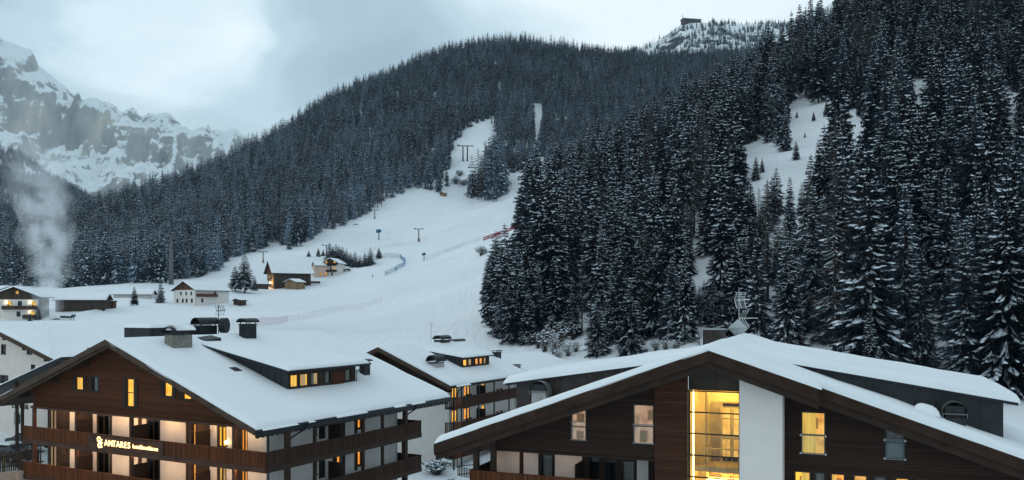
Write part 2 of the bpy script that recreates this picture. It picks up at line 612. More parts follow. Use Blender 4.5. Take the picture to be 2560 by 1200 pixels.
def zfun(x, y):
    z = zbase(x, y)
    d = np.clip(np.hypot(x, y) / 400.0, 0.1, 3.0)
    z = z + (fbm(np.asarray(x) / 23.0 + 40, np.asarray(y) / 23.0 + 90, 3) - 0.5) * 2.3 * d + (fbm(np.asarray(x) / 90.0 + 11, np.asarray(y) / 90.0 + 3, 3) - 0.5) * 5.0 * np.clip(d - 0.35, 0, 3)
    return z


def zat(x, y):
    return float(zfun(np.array([float(x)]), np.array([float(y)]))[0])


def drop(u, v, y0=60.0, y1=2600.0):
    """where the sight line of pixel (u, v) meets the ground"""
    ys = np.exp(np.linspace(math.log(y0), math.log(y1), 900))
    xs = (u - 1280) / 2133 * ys
    zs = CAM_Z - (v - 765) / 2133 * ys
    g = zfun(xs, ys)
    hit = np.nonzero(zs <= g)[0]
    k = hit[0] if len(hit) else 899
    return float(xs[k]), float(ys[k]), float(g[k])


def grid_sheet(name, xs, ys, zf, mat):
    X, Y = np.meshgrid(xs, ys)
    Z = zf(X, Y)
    nx, ny = len(xs), len(ys)
    co = np.stack([X, Y, Z], -1).reshape(-1, 3)
    i = np.arange(nx - 1)[None, :] + np.arange(ny - 1)[:, None] * nx
    q = np.stack([i, i + 1, i + 1 + nx, i + nx], -1).reshape(-1, 4)
    me = bpy.data.meshes.new(name)
    me.vertices.add(len(co))
    me.vertices.foreach_set('co', co.ravel())
    me.loops.add(q.size)
    me.loops.foreach_set('vertex_index', q.ravel().astype(np.int32))
    me.polygons.add(len(q))
    me.polygons.foreach_set('loop_start', np.arange(0, q.size, 4, dtype=np.int32))
    me.polygons.foreach_set('loop_total', np.full(len(q), 4, np.int32))
    me.polygons.foreach_set('use_smooth', np.ones(len(q), bool))
    me.update()
    me.validate()
    me.materials.append(MAT[mat])
    o = bpy.data.objects.new(name, me)
    COL.objects.link(o)
    return o


def spaced(lo, hi, d0, d1, c):
    """positions from lo to hi, step d0 near c growing to d1 far away"""
    out = [c]
    p = c
    while p < hi:
        p += min(d1, d0 + abs(p - c) * 0.02)
        out.append(p)
    p = c
    while p > lo:
        p -= min(d1, d0 + abs(p - c) * 0.02)
        out.append(p)
    return np.array(sorted(out))


def ground_mat():
    """packed snow: soft tone changes, groomer tracks as fine relief, scrub and stones poking through on steep ground"""
    m, t, b = new_mat('ground_snow')
    L = t.links.new
    b.inputs['Roughness'].default_value = 0.8
    b.inputs['Specular IOR Level'].default_value = 0.15
    tc = N(t, 'ShaderNodeTexCoord')
    n = N(t, 'ShaderNodeTexNoise')
    n.inputs['Scale'].default_value = 0.02
    n.inputs['Detail'].default_value = 8
    L(tc.outputs['Object'], n.inputs['Vector'])
    cr = ramp(t, [(0.3, (0.755, 0.795, 0.84)), (0.7, (0.85, 0.88, 0.91))])
    L(n.outputs['Fac'], cr.inputs['Fac'])
    L(cr.outputs['Color'], b.inputs['Base Color'])
    mp = N(t, 'ShaderNodeMapping')
    mp.inputs['Rotation'].default_value = (0, 0, R(-15))
    mp.inputs['Scale'].default_value = (0.5, 0.035, 0.2)
    L(tc.outputs['Object'], mp.inputs['Vector'])
    n2 = N(t, 'ShaderNodeTexNoise')
    n2.inputs['Scale'].default_value = 0.6
    n2.inputs['Detail'].default_value = 7
    n2.inputs['Roughness'].default_value = 0.65
    L(mp.outputs['Vector'], n2.inputs['Vector'])
    bp = N(t, 'ShaderNodeBump')
    bp.inputs['Strength'].default_value = 0.8
    bp.inputs['Distance'].default_value = 0.9
    L(n2.outputs['Fac'], bp.inputs['Height'])
    L(bp.outputs['Normal'], b.inputs['Normal'])


ground_mat()
ground = grid_sheet('ground', spaced(-1700, 1900, 3.0, 14.0, 10.0), spaced(-70, 2700, 3.0, 14.0, 90.0), zfun, 'ground_snow')
tag(ground, 'snow-covered valley floor, ski piste and hillsides', None, None, 'structure')


# --- far rock massif on the left
def rock_mat(name, rock=(0.40, 0.39, 0.37), lo=0.52, hi=0.66, sc=1.0):
    m, t, b = new_mat(name)
    L = t.links.new
    b.inputs['Roughness'].default_value = 0.9
    b.inputs['Specular IOR Level'].default_value = 0.1
    tc = N(t, 'ShaderNodeTexCoord')
    ge = N(t, 'ShaderNodeNewGeometry')
    sx = N(t, 'ShaderNodeSeparateXYZ')
    L(ge.outputs['Normal'], sx.inputs[0])
    n = N(t, 'ShaderNodeTexNoise')
    n.inputs['Scale'].default_value = 0.034 * sc
    n.inputs['Detail'].default_value = 9
    n.inputs['Roughness'].default_value = 0.74
    mp = N(t, 'ShaderNodeMapping')
    mp.inputs['Scale'].default_value = (1, 1, 0.28)
    L(tc.outputs['Object'], mp.inputs['Vector'])
    L(mp.outputs['Vector'], n.inputs['Vector'])
    # ledges: thin horizontal bands that hold snow
    mp2 = N(t, 'ShaderNodeMapping')
    mp2.inputs['Scale'].default_value = (0.12, 0.12, 2.2)
    L(tc.outputs['Object'], mp2.inputs['Vector'])
    n3 = N(t, 'ShaderNodeTexNoise')
    n3.inputs['Scale'].default_value = 0.016 * sc
    n3.inputs['Detail'].default_value = 6
    L(mp2.outputs['Vector'], n3.inputs['Vector'])
    ad = N(t, 'ShaderNodeMath', operation='MULTIPLY_ADD')
    L(n.outputs['Fac'], ad.inputs[0])
    ad.inputs[1].default_value = 0.9
    L(sx.outputs['Z'], ad.inputs[2])
    ad2 = N(t, 'ShaderNodeMath', operation='MULTIPLY_ADD')
    L(n3.outputs['Fac'], ad2.inputs[0])
    ad2.inputs[1].default_value = 0.55
    L(ad.outputs[0], ad2.inputs[2])
    sub = N(t, 'ShaderNodeMath', operation='SUBTRACT')
    L(ad2.outputs[0], sub.inputs[0])
    sub.inputs[1].default_value = 0.725
    mr = N(t, 'ShaderNodeMapRange', interpolation_type='SMOOTHSTEP')
    mr.inputs['From Min'].default_value = lo
    mr.inputs['From Max'].default_value = hi
    L(sub.outputs[0], mr.inputs['Value'])
    n2 = N(t, 'ShaderNodeTexNoise')
    n2.inputs['Scale'].default_value = 0.008 * sc
    n2.inputs['Detail'].default_value = 8
    L(mp.outputs['Vector'], n2.inputs['Vector'])
    rr = ramp(t, [(0.3, tuple(c * 0.6 for c in rock)), (0.55, rock), (0.75, (rock[0] * 1.5, rock[1] * 1.38, rock[2] * 1.2))])
    L(n2.outputs['Fac'], rr.inputs['Fac'])
    mx = N(t, 'ShaderNodeMix', data_type='RGBA')
    L(mr.outputs['Result'], mx.inputs['Factor'])
    L(rr.outputs['Color'], mx.inputs['A'])
    mx.inputs['B'].default_value = (0.85, 0.88, 0.90, 1)
    L(mx.outputs['Result'], b.inputs['Base Color'])
    bp = N(t, 'ShaderNodeBump')
    bp.inputs['Strength'].default_value = 0.6
    bp.inputs['Distance'].default_value = 14.0 / sc
    L(n.outputs['Fac'], bp.inputs['Height'])
    L(bp.outputs['Normal'], b.inputs['Normal'])


rock_mat('rock_face')
# crest of the massif: (u, v) at the distance of the crest
CREST = [(-700, -40), (-400, 0), (-200, 40), (0, 90), (40, 105), (80, 128), (95, 165), (150, 205), (195, 243), (240, 248), (280, 268), (330, 292), (365, 312), (400, 305), (432, 299), (470, 322),
         (520, 335), (545, 318), (580, 318), (625, 348), (700, 370), (800, 400), (1000, 420)]
YC = 5200.0
_cx = np.array([(u - 1280) / 2133 * YC for u, v in CREST])
_cz = np.array([CAM_Z + (765 - v) / 2133 * YC for u, v in CREST])
YB = 3000.0


def massif_z(x, y):
    """cliffs and snow aprons stepping up to the crest"""
    s = np.clip((y - YB) / (YC - YB), 0, 1.25)                # 0 foot .. 1 crest
    xw = x * (YC / np.maximum(y, 500.0)) ** 0.35
    wob = (fbm(x / 700.0, y / 700.0, 4) - 0.5) * 0.22 + (fbm(x / 170.0 + 9, y / 400.0, 3) - 0.5) * 0.10
    t = s + wob * np.clip(s * 3, 0, 1) * np.clip((1.05 - s) * 8, 0, 1)
    crest = np.interp(xw, _cx, _cz)
    crest = crest + (fbm(x / 120.0, y * 0 + 3, 4) - 0.5) * 60
    # profile with two cliff bands
    pt = np.array([0, 0.30, 0.42, 0.52, 0.66, 0.76, 0.85, 0.94, 1.0, 1.25])
    pz = np.array([0.06, 0.20, 0.27, 0.50, 0.60, 0.66, 0.86, 0.93, 1.0, 0.8])
    z = np.interp(t, pt, pz) * crest
    gul = fbm(x / 150.0 + 0.25 * y / 150.0, y / 520.0, 5, 0.55, True)
    z = z + (gul - 0.5) * 260 * np.clip(s * 2.2 - 0.5, 0, 1) * np.clip((1.0 - s) * 9, 0.08, 1)
    z = z + (fbm(x / 45.0, y / 60.0, 4, 0.6, True) - 0.5) * 60 * np.clip(s * 2 - 0.3, 0, 1) * np.clip((1.0 - s) * 12, 0.25, 1)
    return z


massif = grid_sheet('mountain', np.arange(-5200, 400, 13.0), np.concatenate([np.arange(2900, 3400, 50.0), np.arange(3400, 5400, 13.0), np.arange(5400, 6200, 60.0)]), massif_z, 'rock_face')
tag(massif, 'snowy rock massif with pale cliffs at the head of the valley', None, None, 'structure')

# --- far ridge with the mountain hut, upper right, and the rock peak behind it
RIDGE = [(900, 300), (1300, 190), (1500, 150), (1560, 134), (1640, 102), (1700, 62), (1725, 54), (1765, 54), (1800, 58), (1870, 60), (1950, 56), (2050, 45), (2200, 30), (2400, -20), (2700, -100)]
YR = 2600.0
_rx = np.array([(u - 1280) / 2133 * YR for u, v in RIDGE])
_rz = np.array([CAM_Z + (765 - v) / 2133 * YR for u, v in RIDGE])


def ridge_z(x, y):
    s = (y - YR) / 800.0
    top = np.interp(x * YR / np.maximum(y, 400), _rx, _rz)
    z = np.where(s < 0, top + 800 * s * 0.62, top - 800 * s * 0.35)
    z = z + (fbm(x / 90.0, y / 90.0, 5, 0.55, True) - 0.5) * 46 * np.clip(np.abs(s) * 6, 0.06, 1)
    return z


rock_mat('ridge_rock', rock=(0.07, 0.075, 0.075), lo=0.60, hi=0.80, sc=2.5)
ridge = grid_sheet('far_ridge', np.arange(-500, 2100, 13.0), np.concatenate([np.arange(1850, 2750, 13.0), np.arange(2750, 3300, 60.0)]), ridge_z, 'ridge_rock')
tag(ridge, 'high snowy ridge dotted with small trees behind the forest', None, None, 'structure')

PEAK = [(1900, 150), (1985, 80), (2010, 40), (2045, 10), (2052, 22), (2080, 6), (2110, -8), (2200, -60), (2400, -140), (2700, -200)]
YP = 4200.0
_px = np.array([(u - 1280) / 2133 * YP for u, v in PEAK])
_pz = np.array([CAM_Z + (765 - v) / 2133 * YP for u, v in PEAK])


def peak_z(x, y):
    s = (y - YP) / 900.0
    top = np.interp(x * YP / np.maximum(y, 400), _px, _pz)
    z = np.where(s < 0, top + 900 * s * 1.1, top - 900 * s * 0.5)
    return z + (fbm(x / 110.0, y / 300.0, 5, 0.55, True) - 0.5) * 130 * np.clip(np.abs(s) * 5, 0.1, 1)


peak = grid_sheet('rock_peak', np.arange(900, 3200, 16.0), np.concatenate([np.arange(3300, 4400, 16.0), np.arange(4400, 5000, 70.0)]), peak_z, 'rock_face')
tag(peak, 'pale rock peak showing above the far ridge', None, None, 'structure')

# ------------------------------------------------------------------ trees
def needle_mat(name, col, frost=0.0):
    """dark needles; frost = how much rime and powder snow clings to the upper side of the boughs, differing from tree to tree"""
    m, t, b = new_mat(name)
    L = t.links.new
    b.inputs['Roughness'].default_value = 0.85
    b.inputs['Specular IOR Level'].default_value = 0.12
    oi = N(t, 'ShaderNodeObjectInfo')
    tc = N(t, 'ShaderNodeTexCoord')
    n = N(t, 'ShaderNodeTexNoise')
    n.inputs['Scale'].default_value = 1.3
    n.inputs['Detail'].default_value = 3
    L(tc.outputs['Object'], n.inputs['Vector'])
    ad = N(t, 'ShaderNodeMath', operation='MULTIPLY_ADD')
    L(oi.outputs['Random'], ad.inputs[0])
    ad.inputs[1].default_value = 0.5
    L(n.outputs['Fac'], ad.inputs[2])
    cr = ramp(t, [(0.4, tuple(c * 0.7 for c in col)), (0.8, col), (1.1, (col[0] * 1.5, col[1] * 1.35, col[2] * 1.2))])
    L(ad.outputs[0], cr.inputs['Fac'])
    if not frost:
        L(cr.outputs['Color'], b.inputs['Base Color'])
        return
    n2 = N(t, 'ShaderNodeTexNoise')
    n2.inputs['Scale'].default_value = 0.55
    n2.inputs['Detail'].default_value = 5
    n2.inputs['Roughness'].default_value = 0.7
    L(tc.outputs['Object'], n2.inputs['Vector'])
    wn = N(t, 'ShaderNodeTexWhiteNoise', noise_dimensions='1D')
    L(oi.outputs['Random'], wn.inputs['W'])
    a2 = N(t, 'ShaderNodeMath', operation='MULTIPLY_ADD')
    L(wn.outputs['Value'], a2.inputs[0])
    a2.inputs[1].default_value = 0.46
    L(n2.outputs['Fac'], a2.inputs[2])
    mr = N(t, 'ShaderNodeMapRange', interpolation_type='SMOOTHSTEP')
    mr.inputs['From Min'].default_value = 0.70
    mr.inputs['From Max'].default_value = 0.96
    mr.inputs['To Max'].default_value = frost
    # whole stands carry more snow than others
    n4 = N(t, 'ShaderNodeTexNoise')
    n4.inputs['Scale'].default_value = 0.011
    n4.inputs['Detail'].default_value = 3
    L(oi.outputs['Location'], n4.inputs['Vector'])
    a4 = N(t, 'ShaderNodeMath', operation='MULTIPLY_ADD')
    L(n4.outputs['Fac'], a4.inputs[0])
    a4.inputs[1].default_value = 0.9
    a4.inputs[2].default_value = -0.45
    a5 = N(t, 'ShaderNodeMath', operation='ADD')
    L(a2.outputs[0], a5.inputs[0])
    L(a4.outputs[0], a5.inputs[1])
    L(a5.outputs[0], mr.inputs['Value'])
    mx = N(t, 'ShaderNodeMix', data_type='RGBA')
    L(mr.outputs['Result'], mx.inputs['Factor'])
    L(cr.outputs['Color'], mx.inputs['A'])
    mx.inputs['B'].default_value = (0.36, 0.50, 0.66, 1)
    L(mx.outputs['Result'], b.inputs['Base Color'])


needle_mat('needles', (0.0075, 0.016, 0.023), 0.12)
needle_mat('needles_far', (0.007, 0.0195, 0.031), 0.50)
needle_mat('larch_twigs', (0.070, 0.055, 0.045))
needle_mat('scrub_twigs', (0.055, 0.045, 0.040))


def mesh_of(name, v, f, mat, smooth=False):
    me = bpy.data.meshes.new(name)
    me.from_pydata([tuple(p) for p in v], [], f)
    me.update()
    me.materials.append(MAT[mat])
    if smooth:
        me.polygons.foreach_set('use_smooth', [True] * len(me.polygons))
    return me


def spruce_proto(seed, h=20.0, whorls=36, per=8, twigs=6, snow=0.8, rad=0.135, bare=0.08, lod=0):
    """returns crown, snow and trunk meshes of a spruce of height h standing at the origin"""
    rs = random.Random(seed)
    cv, cf, sv, sf = [], [], [], []
    droopy = rs.uniform(0.75, 1.25)
    for w in range(whorls):
        t = (w + rs.uniform(-0.3, 0.3)) / whorls
        t = min(0.985, max(0.0, t))
        z0 = h * (bare + (1 - bare) * t)
        base_len = h * rad * ((1 - t) ** 0.8) * (1.0 if t > 0.12 else 0.72 + 2.3 * t) + 0.16
        nb = max(4, int(per * (0.55 + 0.45 * (1 - t)) + rs.random()))
        a0 = rs.uniform(0, 6.28)
        for k in range(nb):
            az = a0 + 6.283 * k / nb + rs.uniform(-0.35, 0.35)
            ln = base_len * rs.uniform(0.68, 1.18)
            slope = (0.42 * (t - 0.55) - 0.62 * (1 - t) - 0.12) * droopy + rs.uniform(-0.18, 0.18)
            d = Vector((math.cos(az), math.sin(az), 0))
            s = Vector((-math.sin(az), math.cos(az), 0))
            seg = 4
            pts = []
            for i in range(seg + 1):
                q = i / seg
                dz = slope * q * ln - 0.20 * droopy * ln * math.sin(q * 2.6) + 0.10 * ln * q * q
                pts.append(Vector((0, 0, z0 + rs.uniform(-0.05, 0.05))) + d * (0.06 + q * ln) + Vector((0, 0, dz)))
            def P(q):
                q = max(0, min(0.999, q)) * seg
                i = int(q)
                return pts[i].lerp(pts[i + 1], q - i)
            wdt = (0.40 if lod < 0 else 0.36 if lod < 2 else 0.5) * ln + 0.14
            # central blade
            k0 = len(cv)
            bl_ = 0.10 if lod < 0 else 0.30
            cv += [pts[0], P(0.55) + s * wdt * bl_, pts[seg] + d * 0.05 * ln, P(0.55) - s * wdt * bl_]
            cf += [(k0, k0 + 1, k0 + 2, k0 + 3)]
            for j in range(twigs):
                q = 0.16 + 0.78 * (j + rs.random() * 0.8) / twigs
                p = P(q)
                tw = wdt * (1.12 - 0.62 * q) * rs.uniform(0.7, 1.25)
                for sg in (-1, 1):
                    tip = p + s * (sg * tw) + d * (tw * rs.uniform(0.35, 0.85)) + Vector((0, 0, -tw * rs.uniform(0.2, 0.75)))
                    bw = d * ((0.028 if lod < 0 else 0.085 if lod < 2 else 0.16) * ln + (0.03 if lod < 0 else 0.05))
                    k0 = len(cv)
                    cv += [p - bw, p + bw, tip]
                    cf += [(k0, k0 + 1, k0 + 2)]
                if lod < 2 and rs.random() < 0.6:
                    k0 = len(cv)
                    hk = 0.4 if lod < 0 else 1.0
                    cv += [p - d * 0.07 * ln * hk, p + d * 0.09 * ln * hk, p + d * rs.uniform(0, 0.1) * ln + s * rs.uniform(-.1, .1) * ln + Vector((0, 0, -rs.uniform(0.12, 0.30) * ln - 0.08))]
                    cf += [(k0, k0 + 1, k0 + 2)]
            # snow lying on the branch, in separate pads
            if rs.random() < snow:
                npad = rs.choice((2, 3, 4, 6)) if lod < 0 else rs.choice((1, 2, 3, 4)) if lod < 2 else 2
                for j in range(npad):
                    q = rs.uniform(0.30, 0.92)
                    half = rs.uniform(0.13, 0.34) * (0.85 if lod < 0 else 1.05 if lod < 2 else 1.2)
                    wd = wdt * rs.choice((0.2, 0.3, 0.4, 0.55)) * rs.uniform(0.8, 1.2) * (0.46 if lod < 0 else 0.9 if lod < 2 else 1.05)
                    off = s * rs.uniform(-0.42, 0.42) * wdt
                    a, c, b = P(q - half), P(q), P(min(1.0, q + half))
                    drop_ = Vector((0, 0, -abs(off.dot(s)) * 0.4))
                    up = Vector((0, 0, 0.05 + 0.10 * wd))
                    k0 = len(sv)
                    sv += [a + off + drop_ + up * 0.3, c - s * wd + off + drop_, c + off + drop_ + up * 1.6 + Vector((0, 0, 0.05)), c + s * wd + off + drop_, b + off + drop_ + up * 0.3]
                    sf += [(k0, k0 + 1, k0 + 2), (k0, k0 + 2, k0 + 3), (k0 + 4, k0 + 2, k0 + 1), (k0 + 4, k0 + 3, k0 + 2)]
    # leader
    k0 = len(cv)
    for a in range(3):
        th = 2.09 * a
        cv.append(Vector((0.12 * math.cos(th), 0.12 * math.sin(th), h * 0.95)))
    cv.append(Vector((0, 0, h * 1.015)))
    cf += [(k0, k0 + 1, k0 + 3), (k0 + 1, k0 + 2, k0 + 3), (k0 + 2, k0, k0 + 3)]
    m = MB()
    m.tube([(0, 0, -1.2), (0, 0, h * 0.3), (0.02, 0, h * 0.95)], [h * 0.0125, h * 0.009, 0.03], 6)
    return (mesh_of('crown', cv, cf, 'needles' if lod < 2 else 'needles_far'), mesh_of('snow', sv, sf, 'tree_snow'), mesh_of('trunk', m.v, m.f, 'bark', True))


def larch_proto(seed, h=20.0, n=110, lod=0):
    """bare winter larch: thin curved boughs with frost and snow along them"""
    rs = random.Random(seed)
    m, sn = MB(), MB()
    for i in range(n):
        t = 0.14 + 0.84 * (i + rs.random()) / n
        az = rs.uniform(0, 6.283)
        ln = h * 0.17 * ((1.02 - t) ** 0.7) * rs.uniform(0.7, 1.2) + 0.2
        d = Vector((math.cos(az), math.sin(az), 0))
        s = Vector((-math.sin(az), math.cos(az), 0))
        p0 = Vector((0, 0, h * t))
        pts = [p0, p0 + d * ln * 0.35 + Vector((0, 0, -0.10 * ln)), p0 + d * ln * 0.72 + Vector((0, 0, -0.20 * ln)), p0 + d * ln + Vector((0, 0, -0.14 * ln))]
        r = 0.03 if lod < 2 else 0.07
        for a, b in zip(pts, pts[1:]):
            k0 = len(m.v)
            u_ = Vector((0, 0, r))
            m.add([a - u_, b - u_ * 0.6, b + u_ * 0.6, a + u_], [(0, 1, 2, 3)])
            m.add([a - s * r, b - s * r * 0.6, b + s * r * 0.6, a + s * r], [(0, 1, 2, 3)])
            if rs.random() < 0.62:
                o = Vector((0, 0, r * 1.1))
                w = s * r * rs.uniform(1.1, 2.1)
                sn.add([a - w + o, b - w * 0.7 + o, b + w * 0.7 + o, a + w + o], [(0, 1, 2, 3)])
        for j in range(5 if lod < 2 else 3):
            q = rs.uniform(0.25, 0.97) * 3
            k = min(2, int(q))
            p = pts[k].lerp(pts[k + 1], q - k)
            tip = p + d * rs.uniform(0.05, 0.3) * ln + s * rs.uniform(-0.3, 0.3) * ln + Vector((0, 0, -rs.uniform(0.02, 0.22) * ln))
            w = Vector((0, 0, r * 0.8))
            m.add([p - w, p + w, tip], [(0, 1, 2)])
            m.add([p - s * r, p + s * r, tip], [(0, 1, 2)])
    tr = MB()
    tr.tube([(0, 0, -1.2), (0, 0, h * 0.4), (0, 0, h)], [h * 0.011, h * 0.008, 0.03], 6)
    return (mesh_of('crown', m.v, m.f, 'larch_twigs'), mesh_of('snow', sn.v, sn.f, 'tree_snow'), mesh_of('trunk', tr.v, tr.f, 'bark', True))


PH = 20.0
NEAR = [spruce_proto(11 + i, PH, (27, 30, 25, 32, 28, 26, 30, 24)[i], 8, 6, (0.9, 0.7, 0.95, 0.5, 0.8, 0.95, 0.75, 0.62)[i], (0.17, 0.145, 0.19, 0.155, 0.14, 0.18, 0.16, 0.175)[i],
                     (0.07, 0.12, 0.05, 0.16, 0.22, 0.06, 0.09, 0.04)[i]) for i in range(8)]
HERO = [spruce_proto(31 + i, PH, (40, 36, 42, 38, 40)[i], 10, 13, (0.72, 0.55, 0.8, 0.45, 0.64)[i], (0.165, 0.18, 0.15, 0.17, 0.19)[i], (0.05, 0.10, 0.07, 0.14, 0.04)[i], lod=-1) for i in range(5)]
NEAR_LARCH = [larch_proto(50 + i, PH, 170) for i in range(3)]
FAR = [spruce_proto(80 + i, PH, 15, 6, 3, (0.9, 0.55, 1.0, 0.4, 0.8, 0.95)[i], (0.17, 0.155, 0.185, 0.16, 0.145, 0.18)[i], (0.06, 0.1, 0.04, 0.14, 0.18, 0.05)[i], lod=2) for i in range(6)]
FAR_LARCH = [larch_proto(95 + i, PH, 80, lod=2) for i in range(2)]

# open ground seen in the photograph: no tree stands here or hides it
OPEN = [
    [(-400, 1400), (-400, 722), (60, 716), (240, 722), (330, 728), (420, 705), (520, 692), (560, 665), (600, 640), (650, 624), (690, 606), (735, 628), (800, 592), (870, 560), (950, 520), (1000, 484),
     (1040, 472), (1110, 484), (1128, 470), (1120, 440), (1126, 400), (1136, 365), (1182, 315), (1238, 290), (1236, 318), (1215, 340), (1212, 372), (1196, 400), (1170, 440), (1168, 492), (1215, 503), (1258, 488), (1268, 450),
     (1300, 428), (1318, 424), (1310, 480), (1290, 560), (1284, 578), (1222, 610), (1196, 660), (1190, 740), (1200, 815), (1240, 846), (1290, 866), (1335, 862), (1348, 886), (1500, 900), (1700, 880), (1760, 900), (2100, 990), (2600, 1100), (3000, 1200), (3000, 1400)],
    [(1971, 279), (2015, 266), (2071, 260), (2060, 290), (2040, 315), (2014, 352), (2000, 392), (1986, 425), (1976, 430), (1978, 380), (1986, 329)],
    [(2097, 277), (2157, 277), (2157, 299), (2118, 316), (2092, 303)],
    [(1866, 378), (1900, 362), (1928, 358), (1940, 390), (1934, 425), (1900, 455), (1880, 470), (1870, 450)],
    [(2285, 204), (2305, 204), (2305, 280), (2285, 280)],
    [(2510, 221), (2549, 225), (2539, 280), (2519, 280)],
    [(1748, 642), (1792, 662), (1788, 694), (1756, 684)],
    [(1335, 258), (1356, 262), (1350, 325), (1337, 330)],
    [(1343, 396), (1362, 396), (1358, 440), (1346, 440)],
    [(1310, 875), (1400, 800), (1440, 775), (1480, 800), (1490, 870), (1400, 900)],
]


def clear_of(xs, ys, zs, hs, tests=(0.0, 0.1, 0.22, 0.36, 0.5, 0.64, 0.78, 0.9, 0.98), side=0.0):
    ok = np.ones(len(xs), bool)
    for q in tests:
        z = zs + hs * q
        u = 1280 + 2133 * xs / ys
        v = 765 + 2133 * (CAM_Z - z) / ys
        for k, poly in enumerate(OPEN):
            ok &= ~in_poly(u, v, poly)
            if side:
                wpx = side * hs * (1 - q) * 2133 / ys
                ok &= ~in_poly(u - wpx, v, poly)
                ok &= ~in_poly(u + wpx, v, poly)
    return ok


def scatter(x0, x1, y0, y1, step, seed, keep):
    rs = np.random.RandomState(seed)
    gx, gy = np.meshgrid(np.arange(x0, x1, step), np.arange(y0, y1, step))
    x = gx.ravel() + rs.uniform(-0.46, 0.46, gx.size) * step
    y = gy.ravel() + rs.uniform(-0.46, 0.46, gx.size) * step
    u = 1280 + 2133 * x / y
    m = (u > -330) & (u < 2900)
    x, y = x[m], y[m]
    m = keep(x, y)
    x, y = x[m], y[m]
    return x, y, zfun(x, y), rs


# near wooded spur ------------------------------------------------
def near_keep(x, y):
    u = 1280 + 2133 * x / y
    m = (u > 1180) & (y > 96) & (y < 470)
    m &= ~((u < 1700) & (y < 150))
    m &= ~((u < 2150) & (y < 104))
    return m


nx_, ny_, nz_, rs_ = scatter(-40, 420, 96, 470, 6.4, 5, near_keep)
nh_ = (14 + 17 * rs_.rand(len(nx_)) ** 1.1) * np.where(rs_.rand(len(nx_)) < 0.16, 0.5, 1.0)
ok = clear_of(nx_, ny_, nz_, nh_, side=0.13)
# trees low down by the path stand further apart
u_ = 1280 + 2133 * nx_ / ny_
v_ = 765 + 2133 * (CAM_Z - nz_) / ny_
thin = (v_ > 790) & (u_ < 1760) & (rs_.rand(len(nx_)) < 0.55)
ok &= ~thin
nx_, ny_, nz_, nh_ = nx_[ok], ny_[ok], nz_[ok], nh_[ok]
NT = [(float(a), float(b), float(c), float(d)) for a, b, c, d in zip(nx_, ny_, nz_, nh_)]

# the dense clump at the edge of the piste, and some single trees seen in the photograph: (u, v of the foot, v of the tip)
CLUMP = [(1232, 812, 585), (1222, 735, 640), (1262, 835, 560), (1296, 852, 600), (1330, 850, 640), (1248, 770, 575), (1285, 800, 590), (1318, 815, 560), (1345, 838, 650), (1240, 690, 575), (1215, 780, 650),
         (1310, 760, 400), (1330, 700, 380), (1352, 780, 430), (1375, 800, 480), (1276, 860, 690), (1320, 862, 720), (1400, 790, 500), (1298, 640, 470), (1312, 590, 420), (1325, 560, 370), (1340, 620, 350),
         (1420, 770, 540), (1440, 760, 520), (1370, 720, 400), (1350, 660, 390), (1395, 690, 420), (1228, 800, 680), (1252, 845, 720), (1385, 830, 640),
         (1494, 886, 735), (1575, 888, 700), (1432, 842, 690), (1455, 832, 640), (1530, 858, 660), (1545, 850, 610), (1610, 845, 560), (1640, 838, 600), (1680, 842, 640), (1660, 825, 520), (1716, 850, 640), (1505, 828, 560),
         (1735, 800, 705), (1760, 812, 700), (1785, 815, 702), (1720, 780, 692), (1772, 780, 698), (1800, 800, 690), (1748, 790, 715), (1700, 790, 660), (1897, 610, 468), (1917, 585, 455), (1880, 570, 462), (1930, 560, 440), (1905, 640, 500)]
for (u, vb, vt) in CLUMP:
    x, y, z = drop(u, vb, 110)
    NT.append((x, y, z, max(5.0, (vb - vt) / 2133 * y)))
for (u, Y, h) in [(2470, 99, 21), (2515, 94, 24), (2560, 97, 19), (2600, 92, 23), (2650, 99, 25), (2440, 106, 22), (2535, 106, 26), (2700, 95, 22)]:
    x = (u - 1280) / 2133 * Y
    NT.append((x, float(Y), zat(x, Y), float(h)))
NT.sort(key=lambda q: q[1])
INDIV, REST_NEAR = NT[:300], NT[300:]


def place_tree(name, meshes, x, y, z, h, rs, label, cat, group, wide=1.0):
    root = empty(name, (x, y, z), rs.uniform(0, 6.283))
    s = h / PH
    root.scale = (s * wide, s * wide, s)
    crown, snow, trunk = meshes
    for nm, me in (('trunk', trunk), ('crown', crown)):
        c = bpy.data.objects.new(nm, me)
        COL.objects.link(c)
        c.parent = root
        if nm == 'crown':
            d = bpy.data.objects.new('snow', snow)
            COL.objects.link(d)
            d.parent = c
            d['kind'] = 'stuff'
    tag(root, label, cat, group)
    return root


